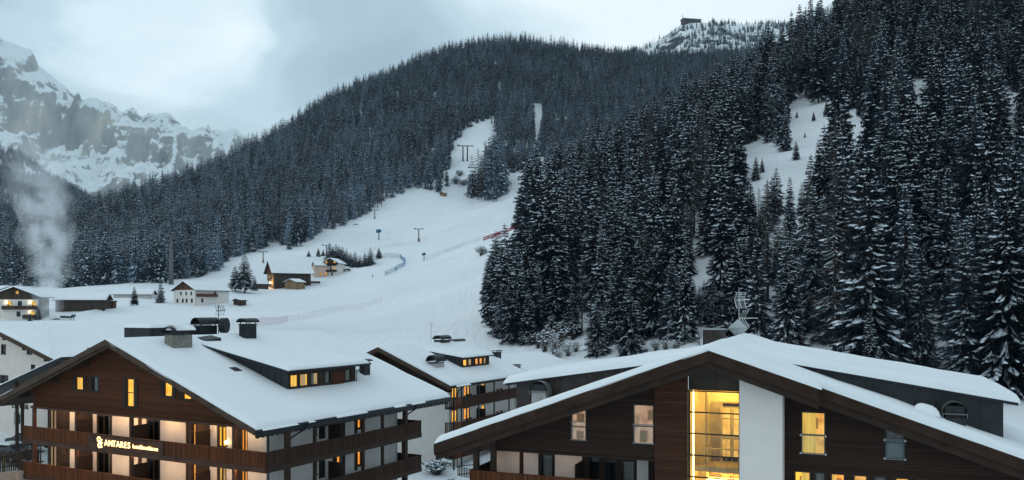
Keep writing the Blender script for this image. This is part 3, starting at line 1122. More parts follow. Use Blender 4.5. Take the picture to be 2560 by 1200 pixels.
rt = random.Random(3)
for (x, y, z, h) in INDIV:
    u, v = proj(x, y, z)
    larch = rt.random() < 0.09 and h > 12
    wide = rt.uniform(0.8, 1.12) * (1.18 if h < 13 else 1.0)
    if larch:
        place_tree('larch_tree', rt.choice(NEAR_LARCH), x, y, z, h, rt, 'bare larch with frosted boughs among the dark spruces behind the chalets', 'tree', 'bare larches in the near forest', wide)
    elif u < 1420:
        place_tree('spruce_tree', rt.choice(NEAR if y > 190 else HERO), x, y, z, h, rt, 'snow-dusted spruce in the clump at the lower edge of the piste', 'tree', 'spruces of the clump by the piste', wide)
    elif u < 1760:
        place_tree('spruce_tree', rt.choice(NEAR if y > 190 else HERO), x, y, z, h, rt, 'snow-laden spruce above the pipe rail behind the right-hand chalet', 'tree', 'spruces above the pipe rail', wide)
    else:
        side = 'above the antenna of the right-hand chalet' if u < 1960 else 'behind the right dormer of the right-hand chalet' if u < 2300 else 'near the right edge behind the chalet roof'
        row = 'front-row' if y < 118 else 'second-row' if y < 145 else 'upper-row'
        place_tree('spruce_tree', rt.choice(NEAR if y > 175 else HERO), x, y, z, h, rt, '%s %s spruce laden with snow %s' % (row, 'slender' if wide < 1.0 else 'broad', side), 'tree', 'spruces on the slope behind the right-hand chalet', wide)


# woods farther up: one mass each, instanced on points ------------------------------------------------
def proto_collection(name, protos):
    c = bpy.data.collections.new(name)
    for i, (cr, sn, tr) in enumerate(protos):
        # one mesh with three materials
        v, f, mi = [], [], []
        mats = []
        for k, me in enumerate((cr, sn, tr)):
            o = len(v)
            v += [tuple(p.co) for p in me.vertices]
            f += [tuple(j + o for j in p.vertices) for p in me.polygons]
            mi += [k] * len(me.polygons)
            mats.append(me.materials[0])
        me = bpy.data.meshes.new('%s_form' % name)
        me.from_pydata(v, [], f)
        for mm in mats:
            me.materials.append(mm)
        me.polygons.foreach_set('material_index', mi)
        me.update()
        o = bpy.data.objects.new('%s_form_%02d' % (name, i), me)
        c.objects.link(o)
    return c


def wood(name, label, pts, coll, nforms, seed, weights=None):
    """pts: list of (x, y, z, height). One object whose geometry nodes set a tree on every point."""
    rs = np.random.RandomState(seed)
    n = len(pts)
    p = np.array(pts)
    me = bpy.data.meshes.new(name)
    me.vertices.add(n)
    me.vertices.foreach_set('co', p[:, :3].astype(np.float32).ravel())
    a = me.attributes.new('size', 'FLOAT', 'POINT')
    a.data.foreach_set('value', (p[:, 3] / PH).astype(np.float32))
    a = me.attributes.new('turn', 'FLOAT', 'POINT')
    a.data.foreach_set('value', rs.uniform(0, 6.283, n).astype(np.float32))
    a = me.attributes.new('form', 'INT', 'POINT')
    a.data.foreach_set('value', rs.choice(nforms, n, p=weights).astype(np.int32))
    o = bpy.data.objects.new(name, me)
    COL.objects.link(o)
    g = bpy.data.node_groups.new(name, 'GeometryNodeTree')
    g.interface.new_socket('Geometry', in_out='INPUT', socket_type='NodeSocketGeometry')
    g.interface.new_socket('Geometry', in_out='OUTPUT', socket_type='NodeSocketGeometry')
    gi, go = g.nodes.new('NodeGroupInput'), g.nodes.new('NodeGroupOutput')
    ci = g.nodes.new('GeometryNodeCollectionInfo')
    ci.inputs['Collection'].default_value = coll
    ci.inputs['Separate Children'].default_value = True
    ci.inputs['Reset Children'].default_value = True
    ip = g.nodes.new('GeometryNodeInstanceOnPoints')
    ip.inputs['Pick Instance'].default_value = True

    def attr(nm, typ):
        q = g.nodes.new('GeometryNodeInputNamedAttribute')
        q.data_type = typ
        q.inputs['Name'].default_value = nm
        return q.outputs['Attribute']
    cx = g.nodes.new('ShaderNodeCombineXYZ')
    L = g.links.new
    L(attr('turn', 'FLOAT'), cx.inputs['Z'])
    L(gi.outputs[0], ip.inputs['Points'])
    L(ci.outputs[0], ip.inputs['Instance'])
    L(attr('form', 'INT'), ip.inputs['Instance Index'])
    L(cx.outputs[0], ip.inputs['Rotation'])
    L(attr('size', 'FLOAT'), ip.inputs['Scale'])
    L(ip.outputs[0], go.inputs[0])
    md = o.modifiers.new('trees', 'NODES')
    md.node_group = g
    tag(o, label, 'forest', None, 'stuff')
    return o


C_NEAR = proto_collection('near_trees', NEAR + NEAR_LARCH[:1])
C_FAR = proto_collection('far_trees', FAR + FAR_LARCH)
WN = [0.115] * 8 + [0.08]
WF = [0.15] * 6 + [0.05] * 2
wood('spur_forest', 'dark snowy spruce forest climbing the steep slope on the right', REST_NEAR, C_NEAR, 9, 21, WN)


def mid_keep(x, y):
    u = 1280 + 2133 * x / y
    m = (y > 430) & (y < 1700)
    m &= ~((y < 520) & (u > 1000))
    m &= ~((y < 560) & (u > 1450))
    return m


mx_, my_, mz_, rs_ = scatter(-560, 640, 430, 1700, 6.9, 6, mid_keep)
mh_ = (14 + 17 * rs_.rand(len(mx_)) ** 1.2) * (0.8 + 0.45 * fbm(mx_ / 70.0, my_ / 70.0, 2))
ok = clear_of(mx_, my_, mz_, mh_, side=0.04)
ok &= ~(((1280 + 2133 * mx_ / my_) < 300) & (my_ > 1150))
# drop what the ridge hides
vm = 765 + 2133 * (CAM_Z - mz_ - mh_) / my_
ub = np.clip(((1280 + 2133 * mx_ / my_) / 20).astype(int) + 40, 0, 250)
order = np.argsort(my_)
mid = []
best = np.full(260, 1e9)
gx_ = np.linspace(-330, 2900, 200)
for i in order:
    if not ok[i]:
        continue
    b = ub[i]
    if vm[i] > best[b] + 14:
        continue
    g_ = 765 + 2133 * (CAM_Z - mz_[i]) / my_[i]
    if g_ < best[b]:
        best[b] = g_
    mid.append((mx_[i], my_[i], mz_[i], mh_[i]))
# the small wood standing in the piste
for (u, vb, vt) in [(1180, 494, 385), (1195, 500, 370), (1212, 502, 352), (1228, 500, 335), (1240, 492, 330), (1254, 488, 345), (1203, 488, 390), (1222, 480, 340), (1248, 470, 330), (1262, 470, 370), (1188, 478, 410), (1235, 505, 440), (1257, 488, 450)]:
    x, y, z = drop(u, vb, 500)
    mid.append((x, y, z, (vb - vt) / 2133 * y))
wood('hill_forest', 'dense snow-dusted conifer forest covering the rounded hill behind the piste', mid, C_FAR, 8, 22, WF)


def left_keep(x, y):
    u = 1280 + 2133 * x / y
    return (u < 330) & (y > 620) & (y < 2250)


lx_, ly_, lz_, rs_ = scatter(-1750, -150, 620, 2250, 7.5, 8, left_keep)
lh_ = rs_.uniform(15, 26, len(lx_))
gap = fbm(lx_ / 60.0, ly_ / 70.0, 3) < 0.70
ok = clear_of(lx_, ly_, lz_, lh_) & gap
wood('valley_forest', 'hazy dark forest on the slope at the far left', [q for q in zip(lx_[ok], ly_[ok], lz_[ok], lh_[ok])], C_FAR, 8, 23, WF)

# scattered trees of the far ridge
rs_ = np.random.RandomState(12)
rx_ = rs_.uniform(150, 1500, 9500)
ry_ = rs_.uniform(1950, 2640, 9500)
rz_ = ridge_z(rx_, ry_)
ru_, rv_ = 1280 + 2133 * rx_ / ry_, 765 + 2133 * (CAM_Z - rz_) / ry_
dens = fbm(rx_ / 60.0, ry_ / 60.0, 3)
keepr = (dens > 0.45) | (rs_.rand(9500) < 0.12) | (rv_ > 140)
keepr &= ~((ru_ > 1600) & (ru_ < 1700) & (rv_ > 70) & (rs_.rand(9500) < 0.6))
keepr &= (rv_ < 260) & ~((ry_ > 2560) & (ru_ > 1690) & (ru_ < 1775))
wood('ridge_forest', 'small scattered pines and larches on the far snowy ridge', [(a, b, c, d) for a, b, c, d in zip(rx_[keepr], ry_[keepr], rz_[keepr], rs_.uniform(9, 21, int(keepr.sum())))], C_FAR, 8, 24, WF)

# ------------------------------------------------------------------ building kit
class Fac:
    """a facade plane: a = along, o = outward, z = up"""

    def __init__(self, kind, pos):
        self.kind, self.pos = kind, pos

    def __call__(self, a, o, z):
        if self.kind == 'front':
            return (a, self.pos - o, z)
        if self.kind == 'back':
            return (a, self.pos + o, z)
        if self.kind == 'right':
            return (self.pos + o, a, z)
        return (self.pos - o, a, z)          # left


def clip_poly(poly, a, b, c):
    """keep a*x + b*z <= c"""
    out = []
    n = len(poly)
    for i in range(n):
        p, q = poly[i], poly[(i + 1) % n]
        dp, dq = a * p[0] + b * p[1] - c, a * q[0] + b * q[1] - c
        if dp <= 0:
            out.append(p)
        if dp * dq < 0:
            t = dp / (dp - dq)
            out.append((p[0] + (q[0] - p[0]) * t, p[1] + (q[1] - p[1]) * t))
    return out


def wall(parent, fac, a0, a1, z0, z1, mat, holes=(), clips=(), t=0.22, name='wall'):
    m = MB(fac)
    xs = sorted({a0, a1, *[h[0] for h in holes], *[h[1] for h in holes]})
    zs = sorted({z0, z1, *[h[2] for h in holes], *[h[3] for h in holes]})
    for i in range(len(xs) - 1):
        for j in range(len(zs) - 1):
            cx, cz = (xs[i] + xs[i + 1]) / 2, (zs[j] + zs[j + 1]) / 2
            if any(h[0] < cx < h[1] and h[2] < cz < h[3] for h in holes):
                continue
            p = [(xs[i], zs[j]), (xs[i + 1], zs[j]), (xs[i + 1], zs[j + 1]), (xs[i], zs[j + 1])]
            for c in clips:
                p = clip_poly(p, *c) if p else p
            if len(p) > 2:
                m.add([(x, 0, z) for x, z in p], [tuple(range(len(p)))])
                m.add([(x, -t, z) for x, z in p], [tuple(range(len(p) - 1, -1, -1))])
    for (x0, x1, q0, q1) in holes:
        m.add([(x0, 0, q0), (x1, 0, q0), (x1, 0, q1), (x0, 0, q1), (x0, -t, q0), (x1, -t, q0), (x1, -t, q1), (x0, -t, q1)],
              [(0, 1, 5, 4), (1, 2, 6, 5), (2, 3, 7, 6), (3, 0, 4, 7)])
    # end caps
    for e in (a0, a1):
        p = [(e, z0), (e, z1)]
        zt = z1
        for (ca, cb, cc) in clips:
            if cb > 0:
                zt = min(zt, (cc - ca * e) / cb)
        if zt > z0:
            m.add([(e, 0, z0), (e, 0, zt), (e, -t, zt), (e, -t, z0)], [(0, 1, 2, 3)])
    return m.build(name, mat, parent)


def curtain_mesh(fac, a0, a1, z0, z1, o, folds, amp=0.035):
    m = MB(fac)
    n = max(6, folds * 4)
    pts = [(a0 + (a1 - a0) * i / n, o + amp * math.sin(i / n * folds * 6.283)) for i in range(n + 1)]
    vs_ = [(a, q, z0) for a, q in pts] + [(a, q, z1) for a, q in pts]
    m.add(vs_, [(i, i + 1, n + 2 + i, n + 1 + i) for i in range(n)])
    return m


WRS = random.Random(99)


def window(parent, fac, a0, a1, z0, z1, lit=None, frame='window_frame', fw=0.07, mull=0, trans=None, curtains=(), cmat=None, sill=True, depth=0.9, glass='glass', proud=0.015):
    """a window set in a hole: frame bars, sill, pane, the room behind, curtains (list of (from, to) fractions)"""
    m = MB(fac)
    o1, o0 = proud, -0.10
    m.box(a0, a0 + fw, o0, o1, z0, z1).box(a1 - fw, a1, o0, o1, z0, z1)
    m.box(a0 + fw, a1 - fw, o0, o1, z0, z0 + fw).box(a0 + fw, a1 - fw, o0, o1, z1 - fw, z1)
    for k in range(mull):
        c = a0 + (a1 - a0) * (k + 1) / (mull + 1)
        m.box(c - fw * 0.4, c + fw * 0.4, o0, o1 - 0.004, z0 + fw, z1 - fw)
    for q in (trans or ()):
        c = z0 + (z1 - z0) * q
        m.box(a0 + fw, a1 - fw, o0, o1 - 0.004, c - fw * 0.35, c + fw * 0.35)
    w = m.build('window', frame, parent)
    if sill:
        MB(fac).box(a0 - 0.04, a1 + 0.04, -0.05, 0.09, z0 - 0.06, z0 - 0.005).build('sill', frame, w)
    MB(fac).add([(a0 + fw, -0.06, z0 + fw), (a1 - fw, -0.06, z0 + fw), (a1 - fw, -0.06, z1 - fw), (a0 + fw, -0.06, z1 - fw)], [(0, 1, 2, 3)]).build('pane', glass, w)
    d = -depth
    e = 0.02
    MB(fac).add([(a0 + e, -0.11, z0 + e), (a1 - e, -0.11, z0 + e), (a1 - e, -0.11, z1 - e), (a0 + e, -0.11, z1 - e), (a0 + e, d, z0 + e), (a1 - e, d, z0 + e), (a1 - e, d, z1 - e), (a0 + e, d, z1 - e)],
                [(4, 5, 6, 7), (0, 1, 5, 4), (1, 2, 6, 5), (2, 3, 7, 6), (3, 0, 4, 7)]).build('room', lit or 'dark_room', w)
    if lit and a1 - a0 > 0.6 and z1 - z0 > 0.7:
        g = MB(fac)
        c = a0 + (a1 - a0) * WRS.uniform(0.3, 0.7)
        g.box(c - 0.2, c + 0.2, d + 0.01, d + 0.05, z0 + (z1 - z0) * 0.55, z0 + (z1 - z0) * 0.80)
        g.box(a0 + 0.06, a0 + (a1 - a0) * 0.5, d + 0.02, d + 0.35, z0 + 0.03, z0 + (z1 - z0) * WRS.uniform(0.22, 0.34))
        g.build('furniture', 'cabinet', w)
    for (f0, f1) in curtains:
        b0, b1 = a0 + fw + (a1 - a0 - 2 * fw) * f0, a0 + fw + (a1 - a0 - 2 * fw) * f1
        curtain_mesh(fac, b0, b1, z0 + 0.03, z1 - 0.03, -0.2, max(2, int((b1 - b0) / 0.13))).build('curtain', cmat or ('lit_curtain' if lit else 'grey_curtain'), w, True)
    return w


def snow_slab(parent, p00, p10, p11, p01, t=0.3, res=0.35, r=None, seed=0, mat='roof_snow', name='snow', over=0.05, nmax=60):
    """a layer of snow lying on a quad (p00-p10 along u, p00-p01 along v), rounded at its edges and slightly uneven"""
    p00, p10, p11, p01 = (Vector(p) for p in (p00, p10, p11, p01))
    r = r or t * 1.1
    lu, lv = ((p10 - p00).length + (p11 - p01).length) / 2, ((p01 - p00).length + (p11 - p10).length) / 2
    def ticks(l):
        n = max(4, min(nmax, int(l / res)))
        e = [0, 0.12 * r / l, 0.4 * r / l, 0.8 * r / l]
        mid = list(np.linspace(1.2 * r / l, 1 - 1.2 * r / l, n)) if l > 3 * r else [0.5]
        e = [x for x in e if x < 0.45]
        return e + mid + [1 - x for x in reversed(e)]
    tu, tv = ticks(lu), ticks(lv)
    nu, nv = len(tu), len(tv)
    nz = ((p10 - p00).cross(p01 - p00)).normalized()
    if nz.z < 0:
        nz = -nz
    up = Vector((0, 0, 1))
    vs_, fs_ = [], []
    rs = random.Random(seed)
    ox, oy = rs.uniform(0, 200), rs.uniform(0, 200)
    def prof(d):
        if d >= r:
            return 1.0
        k = 1 - d / r
        return math.sqrt(max(0.0, 1 - k * k))
    U, V = np.meshgrid(tu, tv)
    lown = fbm(U * lu / 2.6 + ox, V * lv / 2.6 + oy, 3)
    edgen = fbm(U * lu / 2.2 + oy, V * lv / 2.2 + ox, 2)
    for j, fv in enumerate(tv):
        for i, fu in enumerate(tu):
            b = (p00 * (1 - fu) + p10 * fu) * (1 - fv) + (p01 * (1 - fu) + p11 * fu) * fv
            du, dv = min(fu, 1 - fu) * lu, min(fv, 1 - fv) * lv
            h = t * prof(du) * prof(dv) * (0.80 + 0.40 * lown[j, i])
            ov = over * (edgen[j, i] - 0.2)
            q = b + up * h
            k = max(0.0, 1 - min(du, dv) / r)
            c = (p00 + p10 + p11 + p01) / 4
            if k > 0:
                side = (p10 - p00).normalized() * ((1 if fu > 0.5 else -1) * max(0, 1 - du / r)) + (p01 - p00).normalized() * ((1 if fv > 0.5 else -1) * max(0, 1 - dv / r))
                q = q + side * ov
            vs_.append(tuple(q))
    for j in range(nv - 1):
        for i in range(nu - 1):
            fs_.append((j * nu + i, j * nu + i + 1, (j + 1) * nu + i + 1, (j + 1) * nu + i))
    m = MB()
    m.add(vs_, fs_)
    return m.build(name, mat, parent, True)


def slat_panel(parent, p, q, z0, z1, mat, fac_o, board=0.13, gap=0.02, thick=0.03, name='balustrade_panel', cut=0.0):
    """one balustrade bay between p and q (x, y): top rail, bottom rail and upright boards"""
    p, q = Vector((p[0], p[1], 0)), Vector((q[0], q[1], 0))
    d = (q - p)
    L_ = d.length
    d.normalize()
    n_ = Vector((d.y, -d.x, 0))
    def P(a, o, z):
        w = p + d * a + n_ * o
        return (w.x, w.y, z)
    fr = MB(P)
    fr.box(0.01, L_ - 0.01, -0.05, 0.07, z1 - 0.08, z1).box(0.01, L_ - 0.01, -0.03, 0.03, z0, z0 + 0.07)
    fr.box(0.01, 0.07, -0.04, 0.05, z0 + 0.07, z1 - 0.08)
    fo = fr.build(name, mat, parent)
    s = MB(P)
    a = 0.08
    k = 0
    while a < L_ - 0.06:
        w = min(board, L_ - 0.02 - a)
        s.box(a, a + w, 0.0, thick + (0.012 if k % 2 else 0), z0 + 0.07 + cut, z1 - 0.08)
        a += board + gap
        k += 1
    stuff(s.build('slats', mat, fo))
    return fo


def purlin(parent, fac, a, z, w=0.26, h=0.32, out=1.0, mat='beam_wood'):
    return MB(fac).box(a - w / 2, a + w / 2, -0.1, out, z - h, z).build('purlin', mat, parent)


def hood_chimney(parent, x0, x1, y0, y1, zb, zt, hood, body='masonry', cap='dark_metal', axis='y', snow=False, seed=1):
    """chimney stack with a barrel-vaulted metal hood on short legs"""
    st = MB().box(x0, x1, y0, y1, zb, zt).build('chimney', body, parent)
    MB().box(x0 - 0.05, x1 + 0.05, y0 - 0.05, y1 + 0.05, zt - 0.002, zt + 0.06).build('collar', cap, st)
    lg = MB()
    for x in (x0 + 0.08, x1 - 0.08):
        for y in (y0 + 0.08, y1 - 0.08):
            lg.box(x - 0.03, x + 0.03, y - 0.03, y + 0.03, zt + 0.055, zt + 0.24)
    stuff(lg.build('hood_legs', cap, st))
    n = 12
    def arch(c, w, z, h_, k):
        return [(c + w * math.cos(math.pi - math.pi * i / n), z + h_ * math.sin(math.pi * i / n)) for i in range(n + 1)] if k else None
    m = MB()
    zc = zt + 0.18
    if axis == 'y':
        c, w, a, b = (x0 + x1) / 2, (x1 - x0) / 2 + 0.16, y0 - 0.18, y1 + 0.18
    else:
        c, w, a, b = (y0 + y1) / 2, (y1 - y0) / 2 + 0.16, x0 - 0.18, x1 + 0.18
    o = arch(c, w, zc, hood, 1)
    inn = arch(c, w - 0.05, zc, hood - 0.05, 1)
    poly = o + inn[::-1]
    # the shell as strips
    vs_, fs_ = [], []
    for e in (a, b):
        for p in o:
            vs_.append((p[0], e, p[1]) if axis == 'y' else (e, p[0], p[1]))
        for p in inn:
            vs_.append((p[0], e, p[1]) if axis == 'y' else (e, p[0], p[1]))
    k = n + 1
    for i in range(n):
        fs_ += [(i, i + 1, 2 * k + i + 1, 2 * k + i), (k + i + 1, k + i, 3 * k + i, 3 * k + i + 1), (i + 1, i, k + i, k + i + 1), (2 * k + i, 2 * k + i + 1, 3 * k + i + 1, 3 * k + i)]
    m.add(vs_, fs_)
    h_ = m.build('hood', cap, st)
    if snow:
        s = MB()
        vs_, fs_ = [], []
        for e in (a + 0.3, b):
            for p in arch(c, w + 0.06, zc + 0.02, hood + 0.10, 1):
                vs_.append((p[0], e, p[1]) if axis == 'y' else (e, p[0], p[1]))
        for i in range(1, n - 1):
            fs_.append((i, i + 1, k + i + 1, k + i))
        fs_ += [tuple(range(1, n)), tuple(range(k + n - 1, k, -1))]
        s.add(vs_, fs_)
        s.build('snow', 'roof_snow', h_, True)
    return st


def seam_wall(parent, pts_fn, a0, a1, step, mat='seam_metal', name='cheek'):
    """sheet-metal cheek made of upright panels; pts_fn(a) gives (bottom point, top point)"""
    root = None
    n = max(1, int(round((a1 - a0) / step)))
    for i in range(n):
        s0, s1 = a0 + (a1 - a0) * i / n, a0 + (a1 - a0) * (i + 1) / n
        b0, t0, nrm = pts_fn(s0)
        b1, t1, _ = pts_fn(s1)
        if (Vector(t0) - Vector(b0)).z < 0.02 and (Vector(t1) - Vector(b1)).z < 0.02:
            continue
        g = (Vector(b1) - Vector(b0)).normalized() * 0.012
        nv = Vector(nrm)
        m = MB()
        f = [Vector(b0) + g, Vector(b1) - g, Vector(t1) - g, Vector(t0) + g]
        vs_ = [tuple(p) for p in f] + [tuple(p + nv * 0.05) for p in f]
        m.add(vs_, [(0, 3, 2, 1), (4, 5, 6, 7), (0, 1, 5, 4), (1, 2, 6, 5), (2, 3, 7, 6), (3, 0, 4, 7)])
        # the standing seam along one edge
        e0, e1 = Vector(b1) - g + nv * 0.05, Vector(t1) - g + nv * 0.05
        m.bar(e0, e1, 0.03, 0.04)
        o = m.build('metal_panel', mat, parent)
    return parent


def downpipe(parent, path, r=0.06):
    return MB().tube(path, r, 8).build('downpipe', 'gutter_metal', parent, True)


def valance(parent, fac, a0, a1, z, amp=0.10, step=0.36, mat='gutter_metal'):
    """scalloped board under an eave"""
    m = MB(fac)
    a = a0
    while a < a1 - 0.01:
        b = min(a + step, a1)
        pts = [(a, z), (b, z)] + [(b - (b - a) * i / 6, z - 0.10 - amp * math.sin(math.pi * i / 6)) for i in range(7)]
        m.add([(p[0], 0.0, p[1]) for p in pts] + [(p[0], 0.03, p[1]) for p in pts],
              [tuple(range(len(pts))), tuple(range(2 * len(pts) - 1, len(pts) - 1, -1))] + [(i, (i + 1) % 9, 9 + (i + 1) % 9, 9 + i) for i in range(9)])
        a = b
    return m.build('valance', mat, parent)

# ------------------------------------------------------------------ the hotel on the left
def build_hotel():
    B = empty('hotel_chalet', (-15.281, 53.0, 0.0), R(-28.7))
    tag(B, 'large brown timber hotel chalet with a lit sign on its balcony, front left', 'hotel')
    XR, ZR, M = -14.07, 17.62, 0.3687         # ridge line and roof pitch (top of the boarding)
    Y0, Y1 = -1.0, 20.9
    XL, XE = -28.3, 0.05
    ztop = lambda x: ZR - M * abs(x - XR)
    # roof deck, two slopes
    rf = MB()
    for (xa, xb) in ((XR, XE), (XL, XR)):
        xa_, xb_ = xa, xb
        za, zb = ztop(xa_), ztop(xb_)
        vs_ = [(xa_, Y0 + 0.12, za - 0.22), (xb_, Y0 + 0.12, zb - 0.22), (xb_, Y1, zb - 0.22), (xa_, Y1, za - 0.22), (xa_, Y0 + 0.12, za), (xb_, Y0 + 0.12, zb), (xb_, Y1, zb), (xa_, Y1, za)]
        rf.add(vs_, [(0, 3, 2, 1), (4, 5, 6, 7), (0, 1, 5, 4), (1, 2, 6, 5), (2, 3, 7, 6), (3, 0, 4, 7)])
    roof = rf.build('roof', 'beam_wood', B)
    # verge boards front
    for s, (xa, xb) in (('r', (XR, XE + 0.02)), ('l', (XL - 0.02, XR))):
        m = MB()
        za, zb = ztop(xa) + 0.06, ztop(xb) + 0.06
        m.prism([(xa, za), (xb, zb), (xb, zb - 0.40), (xa, za - 0.40)], 'y', Y0, Y0 + 0.11)
        if s == 'l':
            m.prism([(xa, za - 0.405), (xb, zb - 0.405), (xb, zb - 0.58), (xa, za - 0.58)], 'y', Y0 + 0.16, Y0 + 0.30)
        m.build('verge_board', 'fascia_grey', roof)
    for a in (-24.6, -21.2, -17.6, -14.07, -10.6, -7.0, -3.6):
        MB().box(a - 0.13, a + 0.13, Y0 + 0.32, 0.3, ztop(a) - 0.62, ztop(a) - 0.225).build('purlin', 'beam_wood', roof)
    # snow
    snow_slab(roof, (XR, Y0 + 0.02, ztop(XR) - 0.02), (XE + 0.06, Y0 + 0.02, ztop(XE)), (XE + 0.06, Y1, ztop(XE)), (XR, Y1, ztop(XR) - 0.02), 0.30, 0.35, seed=1)
    snow_slab(roof, (XL, Y0 + 0.15, ztop(XL)), (XR + 0.25, Y0 + 0.05, ztop(XR) - 0.06), (XR + 0.25, Y1, ztop(XR) - 0.06), (XL, Y1, ztop(XL)), 0.26, 0.5, seed=2)
    # upper gable wall with windows
    f = Fac('front', 0.25)
    zb = 12.27
    clips = [(M, 1, ZR - 0.24 + M * XR), (-M, 1, ZR - 0.24 - M * XR)]
    wins = [(-19.08, -18.2, 13.86, 14.86), (-17.22, -16.38, 13.84, 14.95), (-13.45, -12.6, 12.95, 14.95), (-9.6, -8.74, 13.86, 14.86), (-7.75, -6.9, 13.76, 14.25)]
    wall(B, f, -24.2, -2.2, zb, 18, 'gable_wood', wins, clips, name='gable_wall')
    MB().box(-24.2, -2.2, 0.03, 0.24, zb, zb + 0.16).build('sill_beam', 'fascia_wood', B)
    window(B, f, *wins[0], lit='lit_yellow', curtains=((0.0, 0.3),))
    window(B, f, *wins[1], curtains=((0, 0.35), (0.6, 1)), cmat='grey_curtain')
    window(B, f, *wins[2], lit='lit_yellow', trans=(0.5,), curtains=((0.5, 1),))
    window(B, f, *wins[3], lit='lit_yellow')
    w5 = window(B, f, *wins[4], lit='lit_yellow')
    for (a, b, z0, z1) in ((-19.4, -19.1, 13.8, 14.95), (-18.18, -17.85, 13.8, 14.95), (-17.6, -17.25, 13.8, 15.0), (-13.8, -13.48, 12.9, 15.0), (-12.57, -12.25, 12.9, 15.0), (-9.95, -9.62, 13.8, 14.9), (-8.71, -8.4, 13.8, 14.9), (-8.1, -7.78, 13.7, 14.4)):
        MB(f).box(a, b, 0.005, 0.05, z0, z1).build('shutter', 'beam_wood', B)
    MB(f).box(-13.5, -12.55, 0.02, 0.14, 12.90, 13.0).build('ledge', 'beam_wood', B)
    # body: front wall behind the balconies, white bays between dark timber
    F1 = Fac('front', 1.4)
    holes = []
    for z0 in (9.86, 7.14, 4.42):
        holes += [(-8.17, -7.78, z0 + 0.15, z0 + 2.15), (-5.72, -4.95, z0 + 0.75, z0 + 2.15), (-18.2, -16.75, z0 + 0.05, z0 + 2.15), (-12.7, -11.5, z0 + 0.05, z0 + 2.15), (-24.0, -23.05, z0 + 0.4, z0 + 2.2), (-3.62, -3.0, z0 + 0.15, z0 + 2.1)]
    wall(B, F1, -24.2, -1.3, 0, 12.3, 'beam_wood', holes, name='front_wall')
    rs = random.Random(4)
    for k, z0 in enumerate((9.86, 7.14, 4.42)):
        for (a, b) in ((-21.4, -20.35), (-18.72, -18.3), (-16.5, -13.7), (-13.25, -12.8), (-11.35, -8.8), (-6.45, -5.8), (-4.88, -3.95), (-2.95, -1.305)):
            MB(F1).box(a, b, 0.003, 0.05, z0 + 0.02, z0 + 2.36).build('plaster_bay', 'plaster', B)
        H = [(a, b, p, q) for (a, b, p, q) in holes if z0 <= p < z0 + 1]
        window(B, F1, *H[0], lit='lit_amber', sill=False)
        window(B, F1, *H[1], lit='lit_yellow' if k == 0 else 'lit_pale', mull=1, curtains=((0.0, 0.3),))
        window(B, F1, *H[2], mull=1, sill=False, curtains=((0.7, 1.0),))
        window(B, F1, *H[3], mull=1, sill=False)
        window(B, F1, *H[4], lit='lit_pale', mull=1, sill=False, curtains=((0.05, 0.35), (0.6, 0.95)), cmat='lit_pale')
        window(B, F1, *H[5], lit='lit_amber' if k < 2 else None, sill=False, mull=1)
        # screens between the rooms
        for a in (-18.72, -12.55, -6.42):
            MB().box(a - 0.04, a + 0.04, 0.15, 1.38, z0 + 0.02, z0 + 1.86).build('balcony_divider', 'screen_wood', B)
        for a in (-24.0, -18.9, -12.9, -6.9, -2.95):
            MB().box(a - 0.11, a + 0.11, 0.12, 0.34, z0 - 0.2 if k else z0 - 0.2, z0 + 2.42).build('post', 'fascia_wood', B)
    # balconies: slab, fascia beam, balustrade bays (front and side)
    for k, zr in enumerate((10.9, 8.18, 5.46)):
        zf = zr - 1.05
        MB().box(-25.0, -0.06, 0.06, 1.39, zf - 0.16, zf).build('balcony_floor', 'fascia_wood', B)
        MB().box(-1.29, -0.06, 1.395, 16.8, zf - 0.16, zf).build('balcony_floor', 'beam_wood', B)
        MB().box(-25.15, -0.04, -0.03, 0.055, zf - 0.26, zf + 0.08).build('fascia_beam', 'fascia_wood', B)
        MB().box(-0.055, 0.03, 0.06, 16.85, zf - 0.26, zf + 0.08).build('fascia_beam', 'beam_wood', B)
        xs = [-25.1, -21.5, -17.4, -9.2, -6.3, -3.1, -0.02]
        for i in range(len(xs) - 1):
            if k == 0 and i == 2:
                MB().box(xs[i] + 0.01, xs[i + 1] - 0.01, 0.01, 0.06, zf + 0.085, zr - 0.085).build('parapet_board', 'fascia_wood', B)
                MB().box(xs[i] + 0.01, xs[i + 1] - 0.01, -0.03, 0.08, zr - 0.08, zr).build('top_rail', 'fascia_wood', B)
                continue
            slat_panel(B, (xs[i], 0.03), (xs[i + 1], 0.03), zf + 0.085, zr, 'rail_wood', None)
        ys = [0.04, 2.1, 4.75, 7.35, 9.84, 12.16, 14.95, 16.82]
        for i in range(len(ys) - 1):
            slat_panel(B, (-0.02, ys[i]), (-0.02, ys[i + 1]), zf + 0.085, zr, 'rail_wood_side', None)
        slat_panel(B, (-0.05, 16.82), (-2.6, 16.82), zf + 0.085, zr, 'rail_wood_side', None)
        # added glow strips hidden behind the beams, standing in for unseen lamps below
        zl_, y0_ = (12.40, 0.56) if k == 0 else (zf + 2.72 - 0.205, 0.12)
        for a in (-22.6, -20.6, -17.6, -15.1, -13.4, -10.1, -7.6, -5.2, -2.6):
            MB().box(a - 0.8, a + 0.8, y0_, y0_ + 0.15, zl_ - 0.03, zl_).build('hidden_glow_strip', 'added_glow_mat', B)
        # side wall
    FS = Fac('right', -1.3)
    hs = []
    for z0 in (9.86, 7.14, 4.42):
        hs += [(5.75, 6.12, z0 + 1.25, z0 + 2.22), (8.15, 8.64, z0 + 1.1, z0 + 2.2), (10.46, 10.94, z0 + 1.1, z0 + 2.2)]
    wall(B, FS, 1.4, 15.4, 0, 12.66, 'plaster', hs, name='side_wall')
